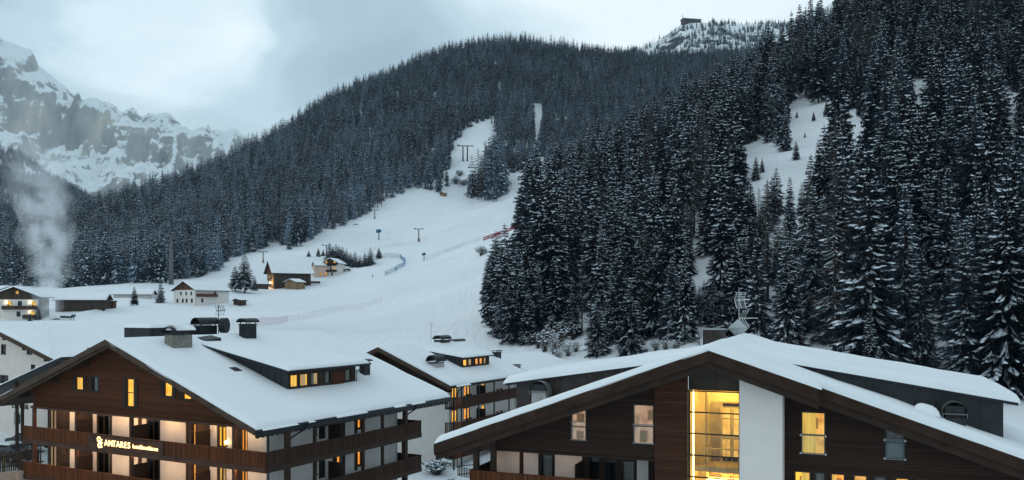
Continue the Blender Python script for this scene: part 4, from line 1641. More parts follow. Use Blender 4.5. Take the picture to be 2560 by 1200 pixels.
    for k, z0 in enumerate((9.86, 7.14, 4.42)):
        H = [h for h in hs if z0 <= h[2] < z0 + 2]
        for i, h in enumerate(H):
            window(B, FS, *h, lit=('lit_yellow', 'lit_amber', 'lit_amber')[i])
        for (a, b, q0, q1) in ((6.3, 6.9, 0.9, 2.3), (7.75, 8.1, 0.1, 2.3), (8.7, 9.05, 0.6, 2.3), (10.15, 10.42, 0.8, 2.3), (10.98, 11.3, 0.8, 2.3)):
            MB(FS).box(a, b, 0.004, 0.06, z0 + q0, z0 + q1).build('shutter', 'beam_wood', B)
        MB(FS).box(6.36, 6.84, 0.062, 0.07, z0 + 1.0, z0 + 2.2).build('shutter_pane', 'dark_room', B)
        MB().box(-1.28, -0.1, 7.26, 7.34, z0 + 0.0, z0 + 1.95).build('balcony_divider', 'screen_wood', B)
    for (y, w) in ((2.1, 0.34), (4.75, 0.2), (9.84, 0.2), (12.16, 0.2), (14.95, 0.34)):
        MB().box(-0.36, -0.36 + w * 0.82, y - w / 2, y + w / 2, 0, ztop(-0.1) - 0.24).build('post', 'beam_wood', B)
    MB().box(-2.6, -2.35, 16.4, 16.65, 0, 13.0).build('post', 'beam_wood', B)
    wall(B, Fac('back', 15.4), -24.2, -1.3, 0, 12.62, 'plaster', name='back_wall')
    wall(B, Fac('left', -24.2), 1.4, 15.4, 0, 12.62, 'plaster', name='side_wall')
    MB().box(-24.2, -1.4, 15.6, 19.5, 12.6, 12.8).build('ceiling', 'beam_wood', B)
    # eave: gutter, scalloped valance, snow on it, downpipes
    g = MB().tube([(XE + 0.10, Y0 + 0.1, ztop(XE) - 0.10), (XE + 0.10, Y1 - 0.1, ztop(XE) - 0.10)], 0.10, 8).build('gutter', 'gutter_metal', B, True)
    MB().box(XE - 0.04, XE + 0.03, Y0 + 0.14, Y1, ztop(XE) - 0.42, ztop(XE) - 0.2).build('eave_board', 'gutter_metal', B)
    valance(B, Fac('right', XE - 0.16), Y0 + 0.2, Y1 - 0.1, ztop(XE) - 0.40, 0.09, 0.42, 'beam_wood')
    for (a, b, t) in ((-0.5, 2.6, 0.07), (3.6, 4.2, 0.06), (6.4, 9.7, 0.16), (13.0, 14.4, 0.12), (15.2, 17.0, 0.10)):
        snow_slab(g, (XE + 0.0, a, ztop(XE) - 0.06), (XE + 0.26, a, ztop(XE) - 0.08), (XE + 0.26, b, ztop(XE) - 0.08), (XE + 0.0, b, ztop(XE) - 0.06), t, 0.2, seed=int(a * 7) % 90)
    for y in (3.6, 16.1):
        downpipe(B, [(XE + 0.10, y, ztop(XE) - 0.2), (XE + 0.05, y - 0.25, ztop(XE) - 0.5), (-0.25, y - 1.1, ztop(XE) - 0.95), (-0.42, y - 1.25, ztop(XE) - 1.3), (-0.42, y - 1.25, 0.2)])
    # shed dormer on the right-hand slope
    D = empty('dormer', (0, 0, 0))
    D.parent = B
    XF, YA, YB_ = -3.75, 5.9, 13.2
    zr = lambda x: 15.42 + 0.19 * (XF - x)       # underside of the dormer roof
    xm = -13.0
    FD = Fac('right', XF)
    z0 = ztop(XF) + 0.02
    wl = [(6.08, 6.92, z0 + 0.38, z0 + 1.32), (7.06, 7.98, z0 + 0.38, z0 + 1.32), (8.2, 9.08, z0 + 0.38, z0 + 1.32), (9.75, 10.45, z0 + 0.38, z0 + 1.32), (12.05, 12.85, z0 + 0.38, z0 + 1.32)]
    wall(D, FD, YA, YB_, z0 - 0.5, 15.42, 'beam_wood', wl, name='dormer_front')
    for i, h in enumerate(wl):
        window(D, FD, *h, lit=('lit_yellow', 'lit_yellow', 'lit_pale', None, None)[i], curtains=(((0.55, 1.0),), ((0.35, 1.0),), ((0.0, 0.65),), ((0, 1.0),), ((0, 1.0),))[i], cmat=('lit_curtain', 'lit_pale', 'grey_curtain', 'grey_curtain', 'grey_curtain')[i], depth=0.7)
    MB(FD).box(10.6, 11.9, 0.004, 0.05, z0 + 0.1, z0 + 1.2).build('timber_panel', 'gable_wood', D)
    seam_wall(D, lambda a: ((a, YA, ztop(a) - 0.1), (a, YA, zr(a)), (0, -1, 0)), -12.0, XF + 0.02, 0.62)
    seam_wall(D, lambda a: ((a, YB_, ztop(a) - 0.1), (a, YB_, zr(a)), (0, 1, 0)), -12.0, XF + 0.02, 0.62)
    xo = XF + 0.45
    MB().prism([(xm, zr(xm)), (xo, zr(xo)), (xo, zr(xo) + 0.15), (xm, zr(xm) + 0.15)], 'y', YA - 0.45, YB_ + 1.35).build('dormer_roof', 'gutter_metal', D)
    snow_slab(D, (xm - 0.9, YA - 0.42, zr(xm) + 0.16), (xo - 0.02, YA - 0.42, zr(xo) + 0.14), (xo - 0.02, YB_ + 1.3, zr(xo) + 0.14), (xm - 0.9, YB_ + 1.3, zr(xm) + 0.16), 0.27, 0.3, seed=5)
    MB().tube([(xo + 0.07, YA - 0.4, zr(xo) + 0.1), (xo + 0.07, YB_ + 1.3, zr(xo) + 0.1)], 0.07, 8).build('gutter', 'gutter_metal', D, True)
    downpipe(D, [(xo + 0.05, YB_ + 1.0, zr(xo) + 0.05), (XF + 0.2, YB_ + 0.5, zr(xo) - 0.25), (XF + 0.1, YB_ + 0.12, zr(xo) - 0.4), (XF + 0.1, YB_ + 0.12, z0 + 0.2)], 0.05)
    # dormer on the far slope: only its top strip shows over the ridge
    E = empty('dormer', (0, 0, 0))
    E.parent = B
    MB().box(-19.5, -16.6, 4.6, 11.0, 15.5, 18.32).build('dormer_front', 'seam_metal', E)
    for i in range(5):
        MB().box(-16.6, -16.55, 4.9 + i * 1.2, 5.9 + i * 1.2, 17.7, 18.2).build('metal_panel', 'dark_metal', E)
    snow_slab(E, (-19.6, 4.5, 18.33), (-16.5, 4.5, 18.33), (-16.5, 11.1, 18.33), (-19.6, 11.1, 18.33), 0.28, 0.3, seed=8)
    # chimneys
    hood_chimney(B, -12.5, -11.55, 2.65, 4.3, 16.7, 17.92, 0.40, 'masonry', 'dark_metal', 'y', True)
    hood_chimney(B, -13.35, -12.55, 10.5, 11.6, 16.9, 18.5, 0.34, 'dark_metal', 'dark_metal', 'y')
    hood_chimney(B, -5.15, -4.6, 15.5, 16.2, 14.2, 15.35, 0.16, 'seam_metal', 'gutter_metal', 'y')
    hood_chimney(B, -16.3, -15.5, 8.5, 10.2, 16.4, 18.35, 0.55, 'dark_metal', 'dark_metal', 'y')
    MB().tube([(-15.2, 10.35, 18.42), (-14.75, 10.55, 18.42)], 0.62, 16).build('round_hood', 'dark_metal', B)
    # roof hatch and small skylight
    sk = MB().add([(-13.3, 6.2, 17.62), (-12.3, 6.2, 17.42), (-12.2, 7.6, 17.55), (-13.3, 7.6, 17.75), (-13.3, 6.2, 17.3), (-12.3, 6.2, 17.0), (-12.2, 7.6, 17.0), (-13.3, 7.6, 17.3)],
                  [(0, 1, 2, 3), (0, 4, 5, 1), (1, 5, 6, 2), (2, 6, 7, 3), (3, 7, 4, 0)]).build('roof_hatch', 'dark_metal', B)
    MB().add([(-7.85, 4.3, ztop(-7.85) + 0.32), (-7.2, 4.3, ztop(-7.2) + 0.34), (-7.2, 4.95, ztop(-7.2) + 0.34), (-7.85, 4.95, ztop(-7.85) + 0.32), (-7.85, 4.3, ztop(-7.85)), (-7.2, 4.3, ztop(-7.2)), (-7.2, 4.95, ztop(-7.2)), (-7.85, 4.95, ztop(-7.85))],
             [(0, 1, 2, 3), (0, 4, 5, 1), (1, 5, 6, 2), (2, 6, 7, 3), (3, 7, 4, 0)]).build('skylight', 'copper_dark', B)
    # wall lamp by the lit balcony window and planters
    wl_ = MB().tube([(-4.72, 1.33, 10.75), (-4.72, 1.22, 10.8), (-4.72, 1.18, 10.9)], 0.02, 6).build('wall_lamp', 'gutter_metal', B)
    m = MB()
    m.tube([(-4.72, 1.18, 10.88), (-4.72, 1.18, 10.94), (-4.72, 1.18, 11.06), (-4.72, 1.18, 11.12)], [0.05, 0.12, 0.12, 0.04], 10)
    m.build('bulb', 'lamp_glow', wl_, True)
    return B


emit('added_glow_mat', (1.0, 0.54, 0.20), 40.0, noise=0.0)
HOTEL = build_hotel()


def in_frame_of(root, p):
    return root.matrix_basis @ Vector(p)


def text_mesh(name, body, size, mat, parent, loc, depth=0.02, rot=(R(90), 0, 0), sx=1.0):
    c = bpy.data.curves.new(name, 'FONT')
    c.body = body
    c.size = size
    c.extrude = depth
    c.offset = 0.006 * size
    c.resolution_u = 3
    c.materials.append(MAT[mat])
    tmp = bpy.data.objects.new(name, c)
    me = bpy.data.meshes.new_from_object(tmp)
    bpy.data.objects.remove(tmp)
    me.name = name
    if not me.materials:
        me.materials.append(MAT[mat])
    o = bpy.data.objects.new(name, me)
    COL.objects.link(o)
    o.parent = parent
    o.location = loc
    o.rotation_euler = rot
    o.scale = (sx, 1, 1)
    return o


def build_sign():
    S = empty('hotel_sign', in_frame_of(HOTEL, (-13.0, -0.06, 9.93)), R(-28.7))
    tag(S, 'glowing hotel sign reading ANTARES hotel&residence on the balcony front', 'sign')
    MB().box(-4.2, 3.7, -0.02, 0.03, 0.0, 0.86).build('board', 'fascia_wood', S)
    x = -2.35
    for ch, w in zip('ANTARES', (0.47, 0.46, 0.40, 0.46, 0.42, 0.38, 0.40)):
        text_mesh('letter', ch, 0.60, 'sign_letters', S, (x, -0.05, 0.22), 0.02)
        x += w * 0.96
    text_mesh('tagline', 'hotel&residence', 0.40, 'sign_letters', S, (x + 0.14, -0.05, 0.27), 0.015, sx=0.98)
    # emblem: three curled leaf shapes
    e = MB()
    for (cx, cz, r0, a0, a1) in ((-2.95, 0.62, 0.15, 20, 330), (-2.66, 0.48, 0.12, 60, 330), (-2.86, 0.20, 0.16, 100, 400)):
        pts = [(cx + r0 * math.cos(R(a0 + (a1 - a0) * i / 12)), -0.05, cz + r0 * math.sin(R(a0 + (a1 - a0) * i / 12))) for i in range(13)]
        e.tube(pts, 0.05, 6)
    e.tube([(-2.95, -0.05, 0.48), (-2.8, -0.05, 0.36), (-2.62, -0.05, 0.06)], 0.055, 6)
    e.build('emblem', 'sign_letters', S, True)


build_sign()

# ------------------------------------------------------------------ the chalet on the right
def build_chalet():
    B = empty('apartment_chalet', (8.996, 39.0, 0.0), R(-21.7))
    tag(B, 'dark brown chalet with a glowing glazed stairwell and white pillar, front right', 'chalet')
    ML, MR, ZR = 0.366, 0.345, 17.98
    XL, XR_ = -14.05, 17.5
    Y1 = 16.0
    zl = lambda x: ZR + ML * x          # x < 0
    zr = lambda x: ZR - MR * x          # x > 0
    YR2 = 1.25                          # the right verge steps back beyond the gable bay
    def slab(xa, za, xb, zb, ya, yb, t=0.2):
        return MB().add([(xa, ya, za - t), (xb, ya, zb - t), (xb, yb, zb - t), (xa, yb, za - t), (xa, ya, za), (xb, ya, zb), (xb, yb, zb), (xa, yb, za)],
                        [(0, 3, 2, 1), (4, 5, 6, 7), (0, 1, 5, 4), (1, 2, 6, 5), (2, 3, 7, 6), (3, 0, 4, 7)])
    m = slab(XL, zl(XL), 0, ZR, 0.14, Y1)
    m2 = slab(0, ZR, 4.62, zr(4.62), 0.14, YR2 + 0.1)
    m3 = slab(0, ZR, XR_, zr(XR_), YR2 + 0.12, Y1)
    for q in (m2, m3):
        m.add(q.v, q.f)
    roof = m.build('roof', 'beam_wood', B)
    # verge boards: an upper board and a lower one set back
    def verge(xa, za, xb, zb, y, h1=0.52, h2=0.36):
        MB().prism([(xa, za + 0.03), (xb, zb + 0.03), (xb, zb - h1), (xa, za - h1)], 'y', y, y + 0.13).build('verge_board', 'chalet_fascia', roof)
        MB().prism([(xa, za - h1 - 0.004), (xb, zb - h1 - 0.004), (xb, zb - h1 - h2), (xa, za - h1 - h2)], 'y', y + 0.22, y + 0.38).build('verge_board', 'beam_wood', roof)
        MB().prism([(xa, za - 0.21), (xb, zb - 0.21), (xb, zb - 0.25), (xa, za - 0.25)], 'y', y + 0.39, y + 1.5).build('soffit', 'beam_wood', roof)
    verge(XL, zl(XL), 0, ZR, 0.0)
    verge(0, ZR, 4.7, zr(4.7), 0.0)
    verge(4.2, zr(4.2), XR_, zr(XR_), YR2, 0.46, 0.40)
    MB().prism([(4.58, zr(4.58) - 0.3), (4.7, zr(4.7) - 0.3), (4.7, zr(4.7) + 0.1), (4.58, zr(4.58) + 0.1)], 'y', 0.135, YR2 + 0.1).build('end_board', 'chalet_fascia', roof)
    MB().prism([(XL - 0.02, zl(XL) - 0.62), (XL + 0.1, zl(XL) - 0.58), (XL + 0.1, zl(XL) + 0.08), (XL - 0.02, zl(XL) + 0.06)], 'y', 0.135, Y1).build('eave_board', 'chalet_fascia', roof)
    # snow
    t = 0.36
    snow_slab(roof, (XL + 0.02, 0.01, zl(XL) + 0.03), (0.12, 0.01, ZR + 0.02), (0.12, Y1, ZR + 0.02), (XL + 0.02, Y1, zl(XL) + 0.0), t, 0.35, r=0.34, seed=11)
    snow_slab(roof, (-0.12, 0.01, ZR + 0.02), (4.85, 0.0, zr(4.85) + 0.03), (4.78, YR2 + 0.6, zr(4.78) + 0.03), (-0.12, YR2 + 0.6, ZR + 0.02), t, 0.3, r=0.34, seed=12, over=0.12)
    snow_slab(roof, (-0.12, YR2 + 0.01, ZR + 0.02), (XR_, YR2 + 0.01, zr(XR_) + 0.03), (XR_, Y1, zr(XR_) + 0.03), (-0.12, Y1, ZR + 0.02), t + 0.04, 0.35, r=0.36, seed=13)
    # facade, left part
    F0 = Fac('front', 1.6)
    clipL = [(-ML, 1, ZR - 0.22)]
    clipR = [(MR, 1, ZR - 0.22)]
    wl = [(-7.13, -6.28, 13.2, 14.8), (-3.93, -2.86, 13.22, 15.2)]
    wall(B, F0, -11.45, -2.8, 12.53, 18, 'gable_wood_dark', wl, clipL, name='front_wall')
    MB().box(-11.45, -2.82, 1.56, 1.9, 12.44, 12.525).build('sill_beam', 'beam_wood', B)
    for h in wl:
        w = window(B, F0, *h, lit='lit_dim', frame='window_frame_black', trans=(0.45,), curtains=((0.0, 0.25),), cmat='lit_dim', sill=False)
        MB(F0).box(h[0] + 0.03, h[1] - 0.03, 0.05, 0.07, h[2] + 0.1, h[2] + 0.95).build('glass_guard', 'glass', w)
        g = MB(F0)
        g.tube([(h[0] + 0.0, 0.06, h[2] + 0.98), (h[1] - 0.0, 0.06, h[2] + 0.98)], 0.025, 6)
        g.tube([(h[0] + 0.0, 0.06, h[2] + 0.06), (h[1] - 0.0, 0.06, h[2] + 0.06)], 0.025, 6)
        g.build('guard_rail', 'steel', w)
    # brown pier left of the stairwell
    wall(B, Fac('front', 1.35), -2.79, -1.22, 0, 18, 'pier_wood', (), clipL, name='pier')
    MB().box(-1.32, -1.2, 1.36, 2.0, 0, 15.95).build('jamb', 'window_frame_black', B)
    # stairwell
    S = empty('stairwell_window', (0, 0, 0))
    S.parent = B
    FW = Fac('front', 1.62)
    zt = 15.96
    levels = [zt, 14.92, 13.9, 12.86, 11.82, 10.8]
    fr = MB(FW)
    fr.box(-1.19, -1.13, -0.06, 0.0, 8, zt).box(1.14, 1.2, -0.06, 0.0, 8, zt).box(-1.13, 1.14, -0.06, 0.0, zt - 0.06, zt)
    fr.build('frame', 'window_frame_black', S)
    for z in levels[1:]:
        MB(FW).box(-1.19, 1.2, -0.05, 0.03, z - 0.03, z + 0.03).build('transom', 'window_frame_black', S)
    for a, b in zip(levels, levels[1:]):
        MB(FW).add([(-1.12, -0.03, b + 0.03), (1.13, -0.03, b + 0.03), (1.13, -0.03, a - 0.03), (-1.12, -0.03, a - 0.03)], [(0, 1, 2, 3)]).build('pane', 'glass', S)
    # the lit landing behind: walls, ceiling, floors, lift door with brass surround
    rm = MB()
    rm.add([(-1.18, 1.75, 8), (-1.18, 4.6, 8), (-1.18, 4.6, zt + 0.3), (-1.18, 1.75, zt + 0.3)], [(0, 1, 2, 3)])
    rm.add([(1.6, 1.75, 8), (1.6, 4.6, 8), (1.6, 4.6, zt + 0.3), (1.6, 1.75, zt + 0.3)], [(3, 2, 1, 0)])
    rm.add([(-1.18, 4.6, 8), (1.6, 4.6, 8), (1.6, 4.6, zt + 0.3), (-1.18, 4.6, zt + 0.3)], [(0, 1, 2, 3)])
    rm.add([(-1.18, 1.75, zt + 0.3), (1.6, 1.75, zt + 0.3), (1.6, 4.6, zt + 0.3), (-1.18, 4.6, zt + 0.3)], [(0, 1, 2, 3)])
    rm.build('landing_walls', 'warm_wall', S)
    MB().box(-1.16, 1.58, 2.7, 4.58, 11.9, 12.15).build('landing_floor', 'cabinet', S)
    MB().box(-1.04, -0.98, 1.80, 1.86, 8, zt).build('led_strip', 'led_strip', S)
    for z in (zt + 0.2, 11.4):
        MB().box(-0.6, 1.2, 2.9, 3.9, z - 0.03, z + 0.02).build('ceiling_lamp', 'stair_lamp', S)
    for z0 in (12.15, 9.4):
        c = MB()
        c.box(-0.55, 1.55, 4.35, 4.55, z0 + 0.0, z0 + 3.0)
        cab = c.build('lift_surround', 'cabinet', S)
        d = MB()
        for (a, b) in ((0.02, 0.40), (0.56, 0.94)):
            for (q0, q1) in ((0.25, 1.15), (1.32, 2.15), (2.2, 2.75)):
                d.box(a, b, 4.31, 4.345, z0 + q0, z0 + q1)
        d.build('door_panes', 'lit_room', cab)
        e = MB()
        for a in (-0.08, 0.44, 0.98):
            e.box(a, a + 0.10, 4.27, 4.34, z0 + 0.1, z0 + 2.8)
        for q in (0.12, 1.18, 2.72):
            e.box(-0.079, 1.079, 4.28, 4.335, z0 + q, z0 + q + 0.10)
        e.build('door_frame', 'brass_frame', cab)
        MB().box(0.05, 1.4, 4.25, 4.34, z0 + 2.82, z0 + 2.96).build('lintel', 'screen_wood', cab)
    ra = MB()
    ra.tube([(-0.7, 2.7, 13.05), (1.55, 2.7, 13.05)], 0.03, 6)
    for i in range(9):
        ra.tube([(-0.7 + i * 0.28, 2.7, 12.16), (-0.7 + i * 0.28, 2.7, 13.05)], 0.015, 5)
    ra.build('railing', 'brass_frame', S)
    po = MB().tube([(-0.62, 3.4, 8), (-0.62, 3.4, zt)], 0.09, 8).build('column', 'brass_frame', S)
    # dark panel above the stairwell
    wall(B, Fac('front', 1.7), -1.22, 1.2, 15.97, 18, 'olive_panel', (), clipL + clipR, name='upper_panel')
    MB().box(0.03, 0.07, 1.66, 1.695, 15.97, 17.3).build('batten', 'fascia_wood', B)
    # white pillar
    wall(B, Fac('front', 1.35), 1.2, 3.12, 0, 18, 'plaster_bright', (), clipR, t=0.3, name='pillar')
    MB().box(3.09, 3.12, 1.66, 2.6, 0, 16.5).build('pillar_return', 'plaster_bright', B)
    MB().box(1.2, 1.24, 1.66, 2.6, 0, 16.8).build('pillar_return', 'plaster_bright', B)
    # facade, right part
    F2 = Fac('front', 2.6)
    wr = [(3.85, 4.95, 13.06, 15.08), (7.45, 8.30, 13.04, 14.63)]
    low = [(3.55, 4.3), (4.44, 4.93), (5.15, 5.79), (6.13, 6.74), (7.0, 7.53), (7.88, 8.48), (8.76, 9.34)]
    wlow = [(a, b, 10.3, 12.28) for a, b in low]
    wall(B, F2, 3.12, 15.5, 0, 18, 'gable_wood_dark', wr + wlow, clipR, name='front_wall')
    w = window(B, F2, *wr[0], lit='lit_room', frame='window_frame_black', trans=(0.45,), sill=False, curtains=((0.0, 0.62),))
    w2 = window(B, F2, *wr[1], frame='window_frame_black', trans=(0.5,), sill=False, curtains=((0.0, 1.0),), cmat='grey_curtain')
    for q, h in ((w, wr[0]), (w2, wr[1])):
        MB(F2).box(h[0] + 0.03, h[1] - 0.03, 0.05, 0.07, h[2] + 0.1, h[2] + 0.92).build('glass_guard', 'glass', q)
        g = MB(F2)
        for z in (0.96, 0.05):
            g.tube([(h[0], 0.06, h[2] + z), (h[1], 0.06, h[2] + z)], 0.02, 6)
        g.build('guard_rail', 'steel', q)
        k = MB(F2)
        for a in (h[0], h[1]):
            for z in (0.9, 0.06):
                k.box(a - 0.04, a + 0.04, 0.03, 0.09, h[2] + z - 0.04, h[2] + z + 0.04)
        k.build('clamp', 'pale_metal', q)
    for i, h in enumerate(wlow):
        lit = ('lit_yellow', None, 'lit_amber', 'lit_room', None, 'lit_yellow', None)[i]
        window(B, F2, *h, lit=lit, frame='window_frame', sill=False, curtains=(((0.4, 1),), ((0, 1),), ((0.0, 0.4),), (), ((0, 1),), ((0, 0.5),), ((0, 1),))[i], cmat=None if lit else 'pale_blind')
    # left lower storey: balcony with white bays
    F3 = Fac('front', 2.9)
    hb = [(-9.2, -8.5, 10.7, 12.2), (-6.6, -5.95, 10.45, 12.3), (-5.75, -5.1, 10.45, 12.15), (-4.85, -4.1, 10.7, 12.15), (-3.25, -2.85, 10.5, 12.2)]
    wall(B, F3, -11.45, -2.7, 0, 12.6, 'beam_wood', hb, name='lower_wall')
    for (a, b) in ((-11.4, -10.4), (-10.15, -9.33), (-8.39, -6.92), (-4.02, -3.44)):
        MB(F3).box(a, b, 0.004, 0.06, 10.45, 12.42).build('plaster_bay', 'plaster', B)
    for i, h in enumerate(hb):
        window(B, F3, *h, sill=False, frame='window_frame_black', curtains=((0, 1),) if i in (0, 3) else (), cmat='pale_blind')
    MB().box(-6.92, -6.84, 1.62, 2.85, 10.44, 12.0).build('balcony_divider', 'screen_wood', B)
    MB().box(-12.2, -2.82, 0.75, 2.88, 10.25, 10.42).build('balcony_floor', 'fascia_wood', B)
    xs = [-12.3, -9.2, -6.1, -2.85]
    for a, b in zip(xs, xs[1:]):
        slat_panel(B, (a, 0.68), (b, 0.68), 10.42, 11.52, 'rail_wood', None)
    slat_panel(B, (-12.27, 5.6), (-12.27, 0.72), 10.42, 11.52, 'rail_wood_side', None)
    MB().box(-12.2, -11.5, 2.9, 6.0, 10.25, 10.42).build('balcony_floor', 'fascia_wood', B)
    wall(B, Fac('left', -11.45), 1.61, Y1 - 1, 0, 13.2, 'plaster', name='side_wall')
    wall(B, Fac('back', Y1 - 1), -11.4, 15.5, 0, 13.0, 'plaster', name='back_wall')
    wall(B, Fac('right', 15.5), 2.62, Y1 - 1, 0, 12.3, 'plaster', name='side_wall')
    # posts and brackets at the left corner
    for (x, y) in ((-12.05, 0.95), (-11.25, 1.35)):
        MB().box(x - 0.13, x + 0.13, y - 0.13, y + 0.13, 10.42, zl(x) - 0.25).build('post', 'beam_wood', B)
    pp = [(-12.4, 0.95, 12.4), (-12.5, 0.95, 12.9), (-12.9, 0.95, 13.05)]
    MB().tube([(-12.05, 0.95, 11.9), (-12.12, 0.95, 12.5), (-12.4, 0.95, 12.85), (-13.0, 0.95, 12.95)], 0.11, 8).build('bracket', 'beam_wood', B)
    for a in (-10.9, -8.7, -5.2):
        purlin(B, F0, a, zl(a) - 0.23, 0.34, 0.42, 1.15)
    purlin(B, Fac('front', 1.35), 2.85, zr(2.85) - 0.23, 0.24, 0.45, 0.95)
    purlin(B, Fac('front', 1.7), 0.0, ZR - 0.3, 0.26, 0.36, 1.25)
    for a in (6.6, 10.8):
        purlin(B, F2, a, zr(a) - 0.23, 0.30, 0.40, 0.95)
    # balcony lamp (ceiling strip)
    for a in (-10.2, -7.6):
        MB().box(a - 0.35, a + 0.35, 1.95, 2.05, 12.40, 12.43).build('hidden_glow_strip', 'chalet_lamp', B)
    # dormers
    def dormer(sgn, ya, yb, xend, xin, z_end, sl, seed):
        D = empty('dormer', (0, 0, 0))
        D.parent = B
        rz_ = (lambda x: zl(x)) if sgn < 0 else (lambda x: zr(x))
        zt_ = lambda x: z_end + sl * (abs(xend) - abs(x))
        lo, hi = sorted((xin, xend))
        seam_wall(D, lambda a: ((a, ya, rz_(a) - 0.1), (a, ya, zt_(a)), (0, -1, 0)), lo, hi, 0.85, 'copper_dark' if sgn < 0 else 'seam_metal')
        wall(D, Fac('left' if sgn < 0 else 'right', xend), ya + 0.02, yb, rz_(xend) - 0.3, z_end, 'seam_metal', name='dormer_front')
        xo = xend + sgn * 0.55
        MB().prism([(xin, zt_(xin)), (xo, zt_(xo)), (xo, zt_(xo) + 0.13), (xin, zt_(xin) + 0.13)], 'y', ya - 0.3, yb + 0.3).build('dormer_roof', 'gutter_metal', D)
        xi2 = 0.25 * -sgn
        snow_slab(D, (xi2, ya - 0.32, zt_(xin) + 0.10 + sl * (abs(xin) - abs(xi2))), (xo + sgn * 0.12, ya - 0.32, zt_(xo) + 0.12), (xo + sgn * 0.12, yb + 0.3, zt_(xo) + 0.12), (xi2, yb + 0.3, zt_(xin) + 0.10 + sl * (abs(xin) - abs(xi2))), 0.42, 0.3, r=0.38, seed=seed)
        return D
    dormer(-1, 4.0, 13.5, -11.0, -2.6, 15.72, 0.165, 21)
    dormer(1, 4.0, 13.5, 12.35, 2.6, 15.68, 0.165, 22)
    # hooded flues standing in front of the dormer cheeks
    def cowl(x0, x1, y0, y1, zb, z1, mat):
        n = 12
        c, w = (x0 + x1) / 2, (x1 - x0) / 2
        st = MB().box(x0 + 0.12, x1 - 0.12, y0 + 0.1, y1 - 0.1, zb, z1 - w * 0.4).build('chimney', 'stone_grey' if mat == 'copper_dark' else mat, B)
        zc = z1 - w
        vs_, fs_ = [], []
        for y in (y0, y1):
            vs_ += [(c + w * math.cos(math.pi * i / n), y, zc + w * math.sin(math.pi * i / n)) for i in range(n + 1)]
        fs_ += [(i, i + 1, n + 2 + i, n + 1 + i) for i in range(n)]
        hh = MB().add(vs_, fs_)
        hh.box(x0, x0 + 0.03, y0, y1, zc - 0.25, zc).box(x1 - 0.03, x1, y0, y1, zc - 0.25, zc)
        hh.box(x0 + 0.05, x1 - 0.05, y0 + 0.02, y0 + 0.05, zc - 0.08, zc - 0.02)
        hd = hh.build('hood', 'pale_hood', st)
        for k in range(4):
            MB().box(c - w * 0.8, c + w * 0.8, y0 + 0.2 * k + 0.06, y0 + 0.2 * k + 0.08, zc + 0.02, zc + w * 0.62).build('grille', 'dark_metal', hd)
        return st
    cowl(-9.95, -8.9, 3.1, 3.85, 14.2, 16.0, 'copper_dark')
    cowl(9.85, 10.85, 3.1, 3.85, 14.0, 15.72, 'seam_metal')
    MB().box(9.95, 10.75, 2.9, 3.05, 14.0, 15.02).build('flue_box', 'seam_metal', B)
    snow_slab(B, (8.7, 2.8, zr(8.7) + 0.32), (9.75, 2.8, zr(9.75) + 0.42), (9.75, 3.5, zr(9.75) + 0.42), (8.7, 3.5, zr(8.7) + 0.32), 0.42, 0.15, r=0.4, seed=31)
    # brown chimney behind the ridge
    ch = MB().box(-2.35, -1.15, 13.0, 14.2, 16.4, 18.55).build('chimney', 'copper_dark', B)
    MB().box(-2.45, -1.05, 12.9, 14.3, 18.55, 18.62).build('chimney_cap', 'steel', ch)
    return B


emit('lit_dim', (0.62, 0.40, 0.25), 0.8, col2=(0.26, 0.16, 0.11), scale=(1.2, 1.2, 1.2))
emit('chalet_lamp', (1.0, 0.52, 0.24), 14.0, noise=0.0)
emit('stair_lamp', (1.0, 0.64, 0.16), 15.0, noise=0.0)
simple('pale_hood', (0.16, 0.16, 0.155), rough=0.5, noise=0.3, scale=3, metal=0.4)
CHALET = build_chalet()


def build_antenna():
    """mast with a grid aerial, a corner aerial and a square dish behind it"""
    base = in_frame_of(CHALET, (-0.35, 14.2, 17.9))
    A = empty('roof_antenna', base, R(-21.7))
    tag(A, 'roof mast with grid aerial, corner aerial and diamond dish on the right chalet', 'antenna')
    MB().tube([(0, 0, 0), (0, 0, 3.1)], 0.035, 8).build('mast', 'steel', A)
    g = MB()
    for sx in (-0.26, 0.02, 0.30):
        g.tube([(sx + 0.12, -0.03, 2.95), (sx, -0.03, 2.45), (sx + 0.14, -0.03, 1.95)], 0.022, 5)
    for i in range(9):
        z = 2.0 + i * 0.115
        k = 0.12 * abs(z - 2.45) / 0.5
        g.tube([(-0.26 + k, -0.03, z), (0.30 + k, -0.03, z)], 0.012, 4)
    g.tube([(-0.1, -0.05, 2.45), (0.65, -0.25, 2.5)], 0.04, 6)
    g.build('grid_aerial', 'aerial_paint', A)
    c = MB()
    for k in range(3):
        d = 0.13 * k
        c.tube([(0.32 + d, -0.1, 1.85), (0.05 + d, -0.1, 1.35), (0.35 + d, -0.1, 0.78)], 0.022, 5)
    c.tube([(0.0, -0.1, 1.35), (1.15, -0.35, 1.37)], 0.025, 6)
    c.build('corner_aerial', 'aerial_paint', A)
    d = MB()
    n = 4
    d.add([(-0.68, 0.0, 0.72), (-0.05, -0.12, 1.3), (0.55, -0.05, 0.74), (-0.06, 0.06, 0.12), (-0.06, -0.18, 0.72)], [(0, 1, 4), (1, 2, 4), (2, 3, 4), (3, 0, 4)])
    d.add([(-0.68, 0.04, 0.72), (-0.05, -0.08, 1.3), (0.55, -0.01, 0.74), (-0.06, 0.10, 0.12), (-0.06, -0.14, 0.72)], [(4, 1, 0), (4, 2, 1), (4, 3, 2), (4, 0, 3)])
    d.build('dish', 'dish_paint', A)
    MB().bar((-0.6, -0.2, 0.74), (0.48, -0.2, 0.74), 0.03).bar((-0.06, -0.2, 0.74), (-0.2, -0.35, 0.1), 0.03).build('dish_arm', 'steel', A)


